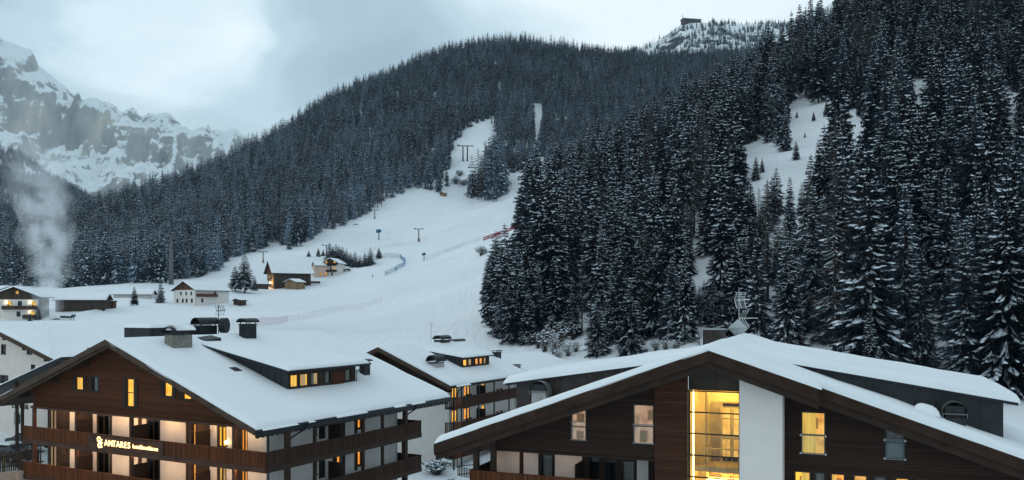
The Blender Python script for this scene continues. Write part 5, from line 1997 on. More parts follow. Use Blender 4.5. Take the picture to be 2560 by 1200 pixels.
simple('aerial_paint', (0.62, 0.65, 0.66), rough=0.5, noise=0.1, scale=3)
simple('dish_paint', (0.44, 0.48, 0.49), rough=0.6, noise=0.12, scale=3)
build_antenna()

# ------------------------------------------------------------------ second hotel block behind
def build_block():
    B = empty('hotel_annex', (-6.319, 93.6, 1.0), R(-28.7))
    tag(B, 'white hotel block with brown balconies and lit windows between the two chalets', 'hotel')
    zo = 1.0
    XR, ZR, M = -9.63, 15.25 - zo, 0.406
    ztop = lambda x: ZR - M * abs(x - XR)
    XE, XL, Y0, Y1 = 0.1, -19.4, -1.0, 17.4
    rf = MB()
    for (xa, xb) in ((XR, XE), (XL, XR)):
        za, zb = ztop(xa), ztop(xb)
        rf.add([(xa, Y0, za - 0.3), (xb, Y0, zb - 0.3), (xb, Y1, zb - 0.3), (xa, Y1, za - 0.3), (xa, Y0, za), (xb, Y0, zb), (xb, Y1, zb), (xa, Y1, za)],
               [(0, 3, 2, 1), (4, 5, 6, 7), (0, 1, 5, 4), (1, 2, 6, 5), (2, 3, 7, 6), (3, 0, 4, 7)])
    roof = rf.build('roof', 'beam_wood', B)
    for (xa, xb) in ((XR, XE + 0.02), (XL, XR)):
        MB().prism([(xa, ztop(xa) + 0.06), (xb, ztop(xb) + 0.06), (xb, ztop(xb) - 0.42), (xa, ztop(xa) - 0.42)], 'y', Y0 - 0.12, Y0 - 0.004).build('verge_board', 'fascia_grey', roof)
    snow_slab(roof, (XR, Y0 - 0.05, ztop(XR)), (XE, Y0 - 0.05, ztop(XE)), (XE, Y1, ztop(XE)), (XR, Y1, ztop(XR)), 0.3, 0.5, seed=41)
    snow_slab(roof, (XL, Y0 - 0.05, ztop(XL)), (XR + 0.2, Y0 - 0.05, ztop(XR) - 0.05), (XR + 0.2, Y1, ztop(XR) - 0.05), (XL, Y1, ztop(XL)), 0.3, 0.7, seed=42)
    clips = [(M, 1, ZR - 0.3 + M * XR), (-M, 1, ZR - 0.3 - M * XR)]
    wall(B, Fac('front', 0.9), -18, -1.0, 9.4, 15, 'gable_wood_dark', (), clips, name='gable_wall')
    wall(B, Fac('front', 1.3), -18, -1.3, 0, 9.4, 'plaster_bright', name='front_wall')
    FS = Fac('right', -1.3)
    hs = []
    for k in range(3):
        z = 8.6 - 2.72 * k
        hs += [(1.45, 2.6, z + 0.05, z + 1.42), (4.0, 5.35, z + 0.05, z + 1.42), (8.0, 8.75, z + 0.45, z + 1.35)]
    wall(B, FS, 1.3, 16.2, 0, 10.9, 'plaster_bright', hs, name='side_wall')
    for i, h in enumerate(hs):
        lit = ('lit_yellow', 'lit_amber', 'lit_amber', 'lit_yellow', 'lit_amber', 'lit_yellow', 'lit_pale', 'lit_amber', None)[i]
        window(B, FS, *h, lit=lit, mull=1 if i % 3 < 2 else 0, curtains=((0.55, 0.95),) if i % 3 < 2 else (), cmat='lit_pale', sill=False)
    wall(B, Fac('back', 16.2), -18, -1.3, 0, 10.9, 'plaster', name='back_wall')
    for k, zr in enumerate((8.86, 6.14, 3.42)):
        zf = zr - 1.1
        MB().box(-1.29, -0.06, 0.05, 16.0, zf - 0.18, zf).build('balcony_floor', 'beam_wood', B)
        ys = [0.05, 1.7, 5.4, 9.0, 12.65, 16.0]
        for a, b in zip(ys, ys[1:]):
            slat_panel(B, (-0.02, a), (-0.02, b), zf - 0.1, zr, 'rail_wood_side' if a > 1 else 'rail_wood', None, gap=0.10 if a < 1 else 0.015)
        slat_panel(B, (-1.25, 0.05), (-0.04, 0.05), zf - 0.1, zr, 'rail_wood_side', None, gap=0.1)
        MB().box(-1.28, -0.1, 6.85, 6.93, zf, zf + 1.95).build('balcony_divider', 'screen_wood', B)
        for y in (9.8, 10.7, 2.9, 3.6):
            pl = MB().tube([(-0.12, y, zr - 0.02), (-0.12, y, zr + 0.2)], [0.12, 0.18], 8).build('planter', 'screen_wood', B)
    for y in (0.1, 1.7, 5.4, 9.0, 12.65, 15.9):
        MB().box(-0.2, -0.07, y - 0.07, y + 0.07, 0, ztop(-0.1) - 0.3).build('post', 'gutter_metal', B)
    MB().tube([(XE + 0.08, Y0, ztop(XE) - 0.08), (XE + 0.08, Y1, ztop(XE) - 0.08)], 0.09, 8).build('gutter', 'gutter_metal', B, True)
    snow_slab(B, (XE, 0.0, ztop(XE) - 0.14), (XE + 0.25, 0.0, ztop(XE) - 0.16), (XE + 0.25, 3.0, ztop(XE) - 0.16), (XE, 3.0, ztop(XE) - 0.14), 0.16, 0.2, seed=44)
    downpipe(B, [(XE + 0.08, 2.0, ztop(XE) - 0.15), (-0.3, 1.3, ztop(XE) - 0.75), (-0.4, 1.2, ztop(XE) - 1.2), (-0.4, 1.2, 0.1)])
    # dormer with lit windows
    D = empty('dormer', (0, 0, 0))
    D.parent = B
    XF, YA, YB_ = -2.75, 6.0, 12.3
    zb = ztop(XF) + 0.15
    zt = zb + 1.25
    zr = lambda x: zt + 0.13 * (XF - x)
    FD = Fac('right', XF)
    ww = [(6.15, 7.1, zb + 0.3, zb + 1.1), (7.3, 8.2, zb + 0.3, zb + 1.1), (8.9, 9.75, zb + 0.3, zb + 1.1), (9.9, 10.7, zb + 0.3, zb + 1.1), (10.9, 11.6, zb + 0.3, zb + 1.1)]
    wall(D, FD, YA, YB_, zb - 0.6, zt, 'beam_wood', ww, name='dormer_front')
    for i, h in enumerate(ww):
        window(D, FD, *h, lit=('lit_yellow', 'lit_pale', 'lit_amber', 'lit_amber', 'lit_pale')[i], depth=0.5, sill=False)
    seam_wall(D, lambda a: ((a, YA, ztop(a) - 0.1), (a, YA, zr(a)), (0, -1, 0)), -7.6, XF, 0.7)
    MB().prism([(-9, zr(-9)), (XF + 0.4, zr(XF + 0.4)), (XF + 0.4, zr(XF + 0.4) + 0.14), (-9, zr(-9) + 0.14)], 'y', YA - 0.3, YB_ + 0.5).build('dormer_roof', 'gutter_metal', D)
    snow_slab(D, (-9.4, YA - 0.28, zr(-9.4) + 0.12), (XF + 0.36, YA - 0.28, zr(XF + 0.36) + 0.13), (XF + 0.36, YB_ + 0.5, zr(XF + 0.36) + 0.13), (-9.4, YB_ + 0.5, zr(-9.4) + 0.12), 0.26, 0.4, seed=45)
    # chimneys
    st = hood_chimney(B, -4.5, -3.3, 1.4, 3.0, ztop(-3.3) - 0.4, ztop(-4.0) + 0.55, 0.75, 'stone_grey', 'dark_metal', 'y')
    hood_chimney(B, -10.2, -9.1, 11.2, 13.2, ZR - 0.5, ZR + 0.35, 0.5, 'dark_metal', 'dark_metal', 'y')
    hood_chimney(B, -10.0, -9.3, 14.5, 17.0, ZR - 0.6, ZR + 0.0, 0.25, 'dark_metal', 'dark_metal', 'y')
    hood_chimney(B, -4.9, -4.2, 16.8, 17.9, ztop(-4.2) - 0.4, ztop(-4.2) + 0.9, 0.12, 'seam_metal', 'gutter_metal', 'y')
    # lower wing behind
    W = empty('rear_wing', (0, 0, 0))
    W.parent = B
    zw = 11.95
    for (xa, za, xb, zb_) in ((-8.0, zw, 0.6, zw - 2.3), (-16, zw - 2.3, -8.0, zw)):
        MB().add([(xa, Y1 + 0.05, za - 0.25), (xb, Y1 + 0.05, zb_ - 0.25), (xb, 36, zb_ - 0.25), (xa, 36, za - 0.25), (xa, Y1 + 0.05, za), (xb, Y1 + 0.05, zb_), (xb, 36, zb_), (xa, 36, za)],
                 [(0, 3, 2, 1), (4, 5, 6, 7), (0, 1, 5, 4), (1, 2, 6, 5), (2, 3, 7, 6), (3, 0, 4, 7)]).build('roof', 'beam_wood', W)
        snow_slab(W, (xa, Y1 + 0.05, za), (xb, Y1 + 0.05, zb_), (xb, 36, zb_), (xa, 36, za), 0.3, 0.6, seed=47)
    wall(W, Fac('right', -0.8), Y1 + 0.1, 35, 0, zw - 2.2, 'plaster_bright', name='side_wall')
    wall(W, Fac('back', 35), -15, -0.8, 0, zw - 2.2, 'plaster_bright', name='back_wall')
    hood_chimney(W, -3.6, -2.6, 18.6, 20.2, 9.5, 11.0, 0.15, 'dark_metal', 'gutter_metal', 'y')
    return B


BLOCK = build_block()
_a = empty('roof_antenna', in_frame_of(BLOCK, (-9.63, 9.7, 14.2)), R(-28.7))
tag(_a, 'thin television aerial on the ridge of the white hotel block', 'antenna')
MB().tube([(0, 0, 0), (0, 0, 2.7)], 0.03, 6).build('mast', 'steel', _a)
_m = MB()
for z, w in ((2.6, 0.5), (2.3, 0.35), (1.6, 0.8)):
    _m.tube([(-w * 0.3, 0, z), (w, 0, z)], 0.02, 5)
_m.build('crossbars', 'steel', _a)

_a = empty('roof_antenna', in_frame_of(HOTEL, (-15.0, 9.9, 17.3)), R(-28.7))
tag(_a, 'spiky television aerial beside the round chimney hood on the left hotel roof', 'antenna')
MB().tube([(0, 0, 0), (0, 0, 2.75)], 0.035, 6).build('mast', 'gutter_metal', _a)
_m = MB()
_m.tube([(-0.25, 0, 2.3), (0.75, 0, 2.35)], 0.03, 6)
for x in (-0.2, 0.05, 0.3, 0.5, 0.68):
    _m.tube([(x - 0.18, 0, 2.75), (x, 0, 2.32), (x - 0.14, 0, 1.95)], 0.02, 5)
_m.build('aerial', 'gutter_metal', _a)


# ------------------------------------------------------------------ house with the lettering, far left
def build_guesthouse():
    B = empty('guest_house', (-51.0, 85.0, 7.0), R(-28.7))
    tag(B, 'pale plastered guest house at the left edge with its roof ridge out of frame', 'house')
    XR, ZR, M = -1.2, 18.2 - 7.0, 0.285
    ztop = lambda x: ZR - M * abs(x - XR)
    XE, XL, Y0, Y1 = 10.8, -13, -0.9, 22
    rf = MB()
    for (xa, xb) in ((XR, XE), (XL, XR)):
        za, zb = ztop(xa), ztop(xb)
        rf.add([(xa, Y0, za - 0.3), (xb, Y0, zb - 0.3), (xb, Y1, zb - 0.3), (xa, Y1, za - 0.3), (xa, Y0, za), (xb, Y0, zb), (xb, Y1, zb), (xa, Y1, za)],
               [(0, 3, 2, 1), (4, 5, 6, 7), (0, 1, 5, 4), (1, 2, 6, 5), (2, 3, 7, 6), (3, 0, 4, 7)])
    roof = rf.build('roof', 'beam_wood', B)
    for (xa, xb) in ((XR, XE + 0.02), (XL, XR)):
        MB().prism([(xa, ztop(xa) + 0.06), (xb, ztop(xb) + 0.06), (xb, ztop(xb) - 0.36), (xa, ztop(xa) - 0.36)], 'y', Y0 - 0.12, Y0 - 0.004).build('verge_board', 'fascia_grey', roof)
    snow_slab(roof, (XR, Y0 - 0.05, ztop(XR)), (XE, Y0 - 0.05, ztop(XE)), (XE, Y1, ztop(XE)), (XR, Y1, ztop(XR)), 0.3, 0.6, seed=51)
    snow_slab(roof, (XL, Y0 - 0.05, ztop(XL)), (XR + 0.2, Y0 - 0.05, ztop(XR) - 0.05), (XR + 0.2, Y1, ztop(XR) - 0.05), (XL, Y1, ztop(XL)), 0.3, 0.8, seed=52)
    for a in (2.0, 5.2, 8.6):
        MB().box(a - 0.12, a + 0.12, Y0 + 0.02, 0.2, ztop(a) - 0.62, ztop(a) - 0.31).build('purlin', 'beam_wood', roof)
    f = Fac('front', 0.0)
    z7 = 7.0
    hs = [(0.2, 1.0, 15.25 - z7, 16.2 - z7), (4.45, 5.25, 15.35 - z7, 16.25 - z7), (5.1, 5.75, 13.9 - z7, 14.35 - z7), (-0.6, 1.4, 12.4 - z7, 13.15 - z7), (2.4, 2.8, 16.65 - z7, 17.0 - z7), (2.6, 3.5, 8.4 - z7, 9.5 - z7)]
    clips = [(M, 1, ZR - 0.3 + M * XR), (-M, 1, ZR - 0.3 - M * XR)]
    wall(B, f, -11, 9.6, -1, 12, 'plaster_warm_lit', hs, clips, name='front_wall')
    for i, h in enumerate(hs):
        window(B, f, *h, frame='frame_white' if i == 5 else 'window_frame', mull=1 if i == 3 else 0)
    fr = MB(f)
    fr.box(2.35, 3.75, 0.003, 0.05, 9.52 - z7, 9.62 - z7).box(2.35, 2.45, 0.003, 0.05, 8.3 - z7, 9.515 - z7).box(3.65, 3.75, 0.003, 0.05, 8.3 - z7, 9.515 - z7)
    fr.build('painted_surround', 'stone_grey', B)
    wall(B, Fac('right', 9.6), 0, 20, -1, 8.1, 'plaster_warm_lit', name='side_wall')
    t = text_mesh('lettering', 'Europa', 0.95, 'letter_dark', B, (2.0, -0.05, 10.0 - z7), 0.02)
    # lower shed roof in front of it
    return B


build_guesthouse()


def build_lean_to():
    p1, p2 = Vector(at(-90, 1005, 74)), Vector(at(152, 893, 70.5))
    B = empty('open_shed', (p1.x, p1.y, 6.5))
    tag(B, 'open shed with dark sloping roof and snow strips between the hotel and the guest house', 'shed')
    o = Vector((p1.x, p1.y, 6.5))
    d = Vector((0.48, 0.877, 0)) * 5.0
    a, b, c, e = p1 - o, p2 - o, p2 + d - o, p1 + d - o
    n = Vector((0, 0, -0.25))
    MB().add([tuple(q) for q in (a + n, b + n, c + n, e + n, a, b, c, e)], [(0, 3, 2, 1), (4, 5, 6, 7), (0, 1, 5, 4), (1, 2, 6, 5), (2, 3, 7, 6), (3, 0, 4, 7)]).build('roof', 'gutter_metal', B)
    u = Vector((0, 0, 0.01))
    def mixp(s, t):
        return (a * (1 - s) + b * s) * (1 - t) + (e * (1 - s) + c * s) * t + u
    snow_slab(B, mixp(0, 0.0), mixp(0.96, 0.0), mixp(0.96, 0.10), mixp(0, 0.10), 0.10, 0.3, seed=61)
    snow_slab(B, mixp(0, 0.42), mixp(0.98, 0.42), mixp(0.98, 1), mixp(0, 1), 0.16, 0.4, seed=62)
    for q in (0.08, 0.5, 0.93):
        for e2 in (0.1, 0.9):
            p = mixp(q, e2)
            MB().box(p.x - 0.1, p.x + 0.1, p.y - 0.1, p.y + 0.1, -1.0, p.z - 0.27).build('post', 'beam_wood', B)
    ch = mixp(0.92, 0.7)
    s = MB().tube([tuple(ch - Vector((0, 0, 0.3))), tuple(ch + Vector((0, 0, 0.85)))], 0.28, 12).build('flue', 'pale_metal', B, True)
    MB().tube([tuple(ch + Vector((0, 0, 0.85))), tuple(ch + Vector((0, 0, 0.95)))], 0.36, 12).build('flue_cap', 'steel', s, True)
    return tuple(o + ch + Vector((0, 0, 1.0)))


FLUE = build_lean_to()


# ------------------------------------------------------------------ houses up the meadow
def gable_house(name, label, x, y, z, rz, w, d, h, m, lower='plaster_bright', upper='chalet_wood', split=None, over=0.9, front=(), side=(), sidefac='right', balcs=(), seed=0, lowz=-2.0, group=None, cat='house', snow_t=0.45, sidemat=None):
    """gable front along local x (centred), ridge along +y; front / side: (a0, a1, z0, z1, lit)"""
    B = empty(name, (x, y, z), rz)
    tag(B, label, cat, group)
    hw = w / 2
    ZR = h + hw * m
    ztop = lambda a: ZR + 0.25 - m * abs(a)
    XE = hw + over
    for s in (-1, 1):
        za, zb = ztop(0), ztop(XE)
        MB().add([(0, -over, za - 0.25), (s * XE, -over, zb - 0.25), (s * XE, d + over, zb - 0.25), (0, d + over, za - 0.25), (0, -over, za), (s * XE, -over, zb), (s * XE, d + over, zb), (0, d + over, za)],
                 [(0, 3, 2, 1), (4, 5, 6, 7), (0, 1, 5, 4), (1, 2, 6, 5), (2, 3, 7, 6), (3, 0, 4, 7)]).build('roof', 'beam_wood', B)
        snow_slab(B, (0, -over, za - 0.02), (s * XE, -over, zb), (s * XE, d + over, zb), (0, d + over, za - 0.02), snow_t, 0.9, seed=seed + s)
    split = split if split is not None else h
    clips = [(m, 1, ZR), (-m, 1, ZR)]
    f = Fac('front', 0.0)
    lo = [q for q in front if q[3] <= split + 0.01]
    hi = [q for q in front if q[3] > split + 0.01]
    wall(B, f, -hw, hw, lowz, min(split, h), lower, [q[:4] for q in lo], name='front_wall')
    wall(B, f, -hw, hw, min(split, h), ZR, upper, [q[:4] for q in hi], clips, name='gable_wall')
    for (a0, a1, z0, z1, lit) in front:
        window(B, f, a0, a1, z0, z1, lit=lit, fw=0.09, depth=0.5)
    fs = Fac(sidefac, hw if sidefac == 'right' else -hw)
    wall(B, fs, 0, d, lowz, h, sidemat or lower, [q[:4] for q in side], name='side_wall')
    for (a0, a1, z0, z1, lit) in side:
        window(B, fs, a0, a1, z0, z1, lit=lit, fw=0.09, depth=0.5)
    of = Fac('left' if sidefac == 'right' else 'right', -hw if sidefac == 'right' else hw)
    wall(B, of, 0, d, lowz, h, lower, name='side_wall')
    wall(B, Fac('back', d), -hw, hw, lowz, ZR, lower, (), clips, name='back_wall')
    for (fc, a0, a1, zf, mat) in balcs:
        fc_ = {'front': f, 'side': fs}[fc]
        bo = MB(fc_).box(a0, a1, 0.01, 1.2, zf - 0.2, zf).build('balcony', mat, B)
        MB(fc_).box(a0, a1, 1.1, 1.2, zf + 0.005, zf + 1.0).box(a0, a0 + 0.1, 0.02, 1.095, zf + 0.005, zf + 1.0).box(a1 - 0.1, a1, 0.02, 1.095, zf + 0.005, zf + 1.0).build('parapet', mat, bo)
    return B


def wins(xs, z0, z1, w, lit=None):
    return [(x - w / 2, x + w / 2, z0, z1, lit if not isinstance(lit, (list, tuple)) else lit[i]) for i, x in enumerate(xs)]


# white house with brown gable, right of the lone spruces
x, y, z = at(462, 756, 335)
zg = zat(x, y)
gable_house('farm_house', 'white farmhouse with brown timber gable and small dark windows on the meadow', x, y, zg, R(-33), 13.5, 15.5, 5.4, 0.48, split=5.4,
            front=wins([-4.6, -1.2, 1.2, 4.4], 0.5, 2.0, 1.1) + wins([-2.4, 0.9, 4.1], 3.4, 4.7, 0.95) + wins([-1.5, 1.6], 6.4, 7.3, 0.8),
            side=wins([3.0], 0.6, 2.0, 1.0) + wins([9.0], 3.4, 4.8, 1.0), balcs=(('side', 0.3, 9.5, 2.9, 'chalet_wood'),), seed=70)
x, y, z = at(592, 756, 338)
gable_house('timber_shed', 'small dark shed with snowy roof beside the white farmhouse', x, y, zat(x, y), R(-33), 4.0, 3.0, 2.0, 0.25, 'barn_wood', 'barn_wood', seed=72, over=0.5, cat='shed')
# big barn with lit gable
x, y, z = at(676, 722, 470)
zb_ = zat(x, y)
bx = gable_house('timber_barn', 'long dark timber barn with steep lit gable end', x, y, zb_ - 1.0, R(-57), 11.5, 21, 10.0, 0.95, 'light_wood', 'chalet_wood', split=8.0, over=1.6,
                 front=wins([-2.2, 2.2], 5.6, 7.4, 1.4, ('lit_amber', None)), side=wins([4, 8, 12, 16], 6.0, 7.7, 1.3), balcs=(('side', 12.0, 26.0, 3.6, 'barn_wood'),), seed=74, cat='barn', sidemat='barn_wood')
emit('flood_lamp_mat', (1.0, 0.62, 0.25), 110.0, noise=0.0)
bl = MB().tube([(3.6, -1.2, 3.4), (3.6, -1.2, 3.8)], 0.34, 8).build('flood_lamp', 'flood_lamp_mat', bx)
x, y, z = at(726, 721, 462)
gable_house('timber_shed', 'small pale timber shed with snow roof below the big barn', x, y, zat(x, y) - 0.5, R(-35), 9.5, 6.0, 4.2, 0.32, 'light_wood', 'light_wood', seed=76, over=0.6, cat='shed')
x, y, z = at(640, 722, 462)
gable_house('timber_shed', 'low dark shed left of the barn behind the lone spruce', x, y, zat(x, y) - 0.3, R(-60), 6.0, 6.0, 2.6, 0.5, 'barn_wood', 'barn_wood', seed=78, over=0.5, cat='shed')
x, y, z = at(785, 690, 505)
gable_house('link_house', 'pink plastered house between the barn and the white chalet', x, y, zat(x, y) - 1.0, R(-62), 8.0, 11, 7.5, 0.55, 'plaster_pink', 'plaster_pink', side=wins([3, 6], 1.5, 3.6, 1.0, 'lit_amber'), seed=80, over=0.5)
x, y, z = at(826, 688, 505)
gable_house('white_chalet', 'white chalet with two dark balconies and lit windows above the meadow', x, y, zat(x, y) - 0.6, R(-12), 9.8, 10, 8.3, 0.55, 'plaster_bright', 'gable_wood', split=7.4,
            front=wins([-2.6, 0.0, 2.6], 8.2, 9.6, 1.2, ('lit_yellow', None, 'lit_yellow')) + wins([-2.4, 0.2, 2.4], 4.4, 6.3, 1.1, (None, None, 'lit_yellow')) + wins([-2.0, 1.0], 1.0, 2.8, 1.1, (None, None)),
            balcs=(('front', -4.0, 4.0, 6.9, 'screen_wood'), ('front', -4.0, 4.0, 3.3, 'screen_wood')), seed=82)
# lit chalet at the left edge and its neighbours
x, y, z = at(38, 806, 272)
zc = zat(x, y)
lc = gable_house('lit_chalet', 'white chalet with glowing balconies at the left edge of the meadow', x, y, zc, R(9), 14.0, 9, 7.4, 0.40, 'plaster_bright', 'barn_wood', split=6.4, over=1.3, sidemat='barn_wood',
                 front=wins([-5.0, -1.6, 1.4, 5.6], 4.2, 5.9, 1.2, (None, 'lit_yellow', None, 'lit_yellow')) + wins([-5.0, 1.0, 5.2], 1.0, 2.6, 1.2, ('lit_yellow', None, 'lit_yellow')) + wins([0.6], 8.0, 9.2, 1.0, 'lit_amber'),
                 balcs=(('front', -3.6, 6.8, 3.4, 'barn_wood'), ('front', 2.6, 6.8, 0.55, 'barn_wood')), seed=84)
emit('porch_lamp_mat', (1.0, 0.74, 0.36), 30.0, noise=0.0)
for (a, q) in ((-2.6, 5.5), (4.4, 5.5), (4.4, 2.4), (-6.4, 5.2), (-6.4, 2.2)):
    MB().tube([(a, -0.25, q - 0.15), (a, -0.25, q + 0.15)], 0.16, 8).build('porch_lamp', 'porch_lamp_mat', lc)
x, y, z = at(20, 745, 330)
gable_house('farm_house', 'snow-roofed house mostly hidden behind the lit chalet at the left edge', x, y, zat(x, y) - 1.0, R(60), 10, 17, 5.4, 0.36, 'plaster', 'barn_wood', seed=86)
x, y, z = at(148, 776, 296)
gable_house('timber_barn', 'long dark barn with thick snow on its roof behind the smoke', x, y, zat(x, y), R(-78), 8.5, 15.5, 3.6, 0.42, 'barn_wood', 'barn_wood', side=wins([12.5], 1.2, 2.9, 2.2, None), seed=88, cat='barn')
x, y, z = at(250, 772, 305)
gable_house('timber_shed', 'small brown hut with flat snow roof at the end of the barn', x, y, zat(x, y), R(-80), 4.0, 5.0, 2.1, 0.1, 'chalet_wood', 'chalet_wood', seed=90, over=0.3, cat='shed')
x, y, z = at(292, 754, 350)
gable_house('low_barn', 'low building under a broad snow roof at the forest edge', x, y, zat(x, y) - 0.8, R(-80), 8.0, 14, 2.0, 0.4, 'plaster', 'barn_wood', seed=92, cat='barn')
# hut by the piste and the mountain station on the far ridge
x, y, z = drop(1105, 490, 500)
gable_house('piste_hut', 'tiny wooden lift hut at the top of the piste by the forest edge', x, y, z, R(-30), 5.0, 4.0, 2.6, 0.45, 'light_wood', 'chalet_wood', seed=94, over=0.6, cat='hut')
x, y = (1706 - 1280) / 2133 * 2590, 2590
zz = float(ridge_z(np.array([float((1732 - 1280) / 2133 * 2590)]), np.array([2590.0]))[0])
S = gable_house('mountain_station', 'dark mountain station building on top of the far ridge', x, y, zz - 4, R(-78), 24, 55, 13, 0.12, 'barn_wood', 'barn_wood', side=wins([10, 18, 26, 34, 42], 6, 10, 5.0), seed=96, over=3, lowz=-25, cat='building', snow_t=1.2)
MB().tube([(0, 1, 13), (0, 1, 28)], 0.8, 6).build('mast', 'pole_grey', S)
MB().box(-22, -13, 4, 14, -20, 8).build('annex', 'barn_wood', S)

# ------------------------------------------------------------------ lone trees and shrubs
rt = random.Random(77)
for (u, vb, vt, lab) in [(612, 733, 640, 'tall lone spruce standing left of the lit barn'), (588, 728, 668, 'smaller spruce just left of the tall lone spruce'), (636, 726, 690, 'short spruce under the lit barn gable'),
                         (336, 766, 718, 'small dark spruce on the meadow left of the white farmhouse'), (402, 757, 703, 'spruce close to the left wall of the white farmhouse'),
                         (95, 800, 765, 'dark little spruce right of the lit chalet'), (75, 812, 780, 'bushy spruce at the corner of the lit chalet')]:
    x, y, z = drop(u, vb, 200)
    place_tree('spruce_tree', rt.choice(NEAR), x, y, z, (vb - vt) / 2133 * y * 1.05, rt, lab, 'tree', None, 2.0 if u > 560 else 1.5)
for i, (u, vb, vt) in enumerate([(824, 652, 620), (832, 655, 626), (840, 658, 625), (848, 660, 628), (856, 662, 630), (866, 664, 634), (876, 665, 640), (888, 667, 638), (900, 668, 646), (912, 666, 640), (926, 662, 632), (947, 647, 627), (796, 642, 626), (808, 640, 628), (772, 642, 630)]):
    x, y, z = drop(u, vb, 300)
    place_tree('young_pine', NEAR[i % 8], x, y, z - 0.3, max(4.5, (vb - vt) / 2133 * y * 1.45), rt, 'young pine in the row uphill of the white chalet', 'tree', 'young pines above the white chalet', 2.1)


# saplings in the clearings of the right-hand slope
for (u, v, hh_) in [(1992, 296, 2.6), (2034, 304, 3.4), (2012, 345, 1.8), (1990, 400, 5.5), (2114, 306, 2.4), (1905, 432, 4.0), (1890, 452, 6.5), (2066, 287, 5.0), (2148, 292, 5.5)]:
    x, y, z = drop(u, v, 140)
    place_tree('spruce_sapling', rt.choice(NEAR), x, y, z, hh_, rt, 'small spruce sapling standing in the snowy clearing high on the right slope', 'tree', 'saplings in the clearing', 1.5)


def bush(name, label, x, y, z, r, h, seed, snowy=0.5, group=None, mat='scrub_twigs', leaves=False):
    rs = random.Random(seed)
    B = empty(name, (x, y, z))
    tag(B, label, 'shrub', group)
    m, s = MB(), MB()
    for i in range(70 if not leaves else 110):
        az = rs.uniform(0, 6.283)
        rr = r * rs.uniform(0.15, 1.0)
        hh = h * rs.uniform(0.5, 1.05) * (1 - 0.35 * (rr / r) ** 2)
        p0 = Vector((rs.uniform(-.2, .2) * r, rs.uniform(-.2, .2) * r, -0.2))
        p1 = Vector((rr * 0.6 * math.cos(az), rr * 0.6 * math.sin(az), hh * 0.62))
        p2 = Vector((rr * math.cos(az), rr * math.sin(az), hh))
        t = 0.012 * (1 + h * 0.3)
        m.bar(p0, p1, t)
        m.bar(p1, p2, t * 0.7)
        for k in range(4):
            q = p1.lerp(p2, rs.random())
            e = q + Vector((rs.uniform(-.3, .3), rs.uniform(-.3, .3), rs.uniform(-.1, .35))) * r * 0.6
            if leaves:
                c = Vector((rs.uniform(-1, 1), rs.uniform(-1, 1), rs.uniform(-.3, .3))) * 0.13 * r
                m.add([tuple(q), tuple(q + c), tuple(e)], [(0, 1, 2)])
            else:
                m.bar(q, e, t * 0.5)
        if rs.random() < snowy:
            c = p1.lerp(p2, rs.uniform(0.5, 1)) + Vector((0, 0, 0.06))
            w = r * rs.uniform(0.06, 0.16)
            s.add([tuple(c + Vector((-w, 0, 0))), tuple(c + Vector((0, -w, 0))), tuple(c + Vector((w, 0, 0))), tuple(c + Vector((0, w, 0))), tuple(c + Vector((0, 0, w * 0.7)))], [(0, 1, 4), (1, 2, 4), (2, 3, 4), (3, 0, 4), (3, 2, 1, 0)])
    b = m.build('twigs', mat, B)
    stuff(b)
    if s.v:
        stuff(s.build('snow', 'tree_snow', B))
    return B


needle_mat('shrub_leaves', (0.030, 0.040, 0.038))
x, y = at(1092, 1190, 92)[:2]
bush('snowy_shrub', 'snow-covered evergreen shrub between the hotel and the white block', x, y, zat(x, y) - 0.2, 1.7, 2.0, 1, 0.95, None, 'shrub_leaves', True)
x, y = at(1128, 1200, 88)[:2]
bush('snowy_shrub', 'small snowy shrub right beside the larger evergreen shrub', x, y, zat(x, y) - 0.2, 0.9, 1.0, 2, 0.9, None, 'shrub_leaves', True)
k = 0
for (u, v, r, h) in [(1362, 880, 2.2, 4.4), (1385, 886, 1.8, 3.6), (1402, 870, 2.0, 4.6), (1345, 872, 1.6, 3.4), (1420, 892, 1.6, 2.6), (1370, 860, 1.8, 3.8), (1440, 880, 1.4, 2.2), (1405, 845, 1.9, 4.0), (1432, 850, 1.6, 3.2), (1395, 900, 1.5, 2.4), (1490, 892, 1.2, 1.8), (1640, 878, 1.3, 2.0), (1665, 880, 1.3, 2.2), (1690, 878, 1.2, 1.9)]:
    x, y, z = drop(u, v, 110)
    k += 1
    bush('bare_shrub', 'bare frosted shrub on the snowbank below the forest', x, y, z, r, h, 10 + k, 0.5, 'bare shrubs at the foot of the forest')
for (u, v, r, h) in [(1203, 640, 3.4, 4.6), (1140, 460, 6, 7), (1160, 465, 6, 6), (1150, 442, 5, 6), (1178, 455, 5, 5)]:
    x, y, z = drop(u, v, 300)
    k += 1
    bush('piste_shrub', 'snowy bush beside the left edge of the spruce clump' if u == 1203 else 'scrubby bush in the lift cutting above the piste', x, y, z, r, h, 30 + k, 0.7, None if u == 1203 else 'bushes in the lift cutting', 'shrub_leaves', True)


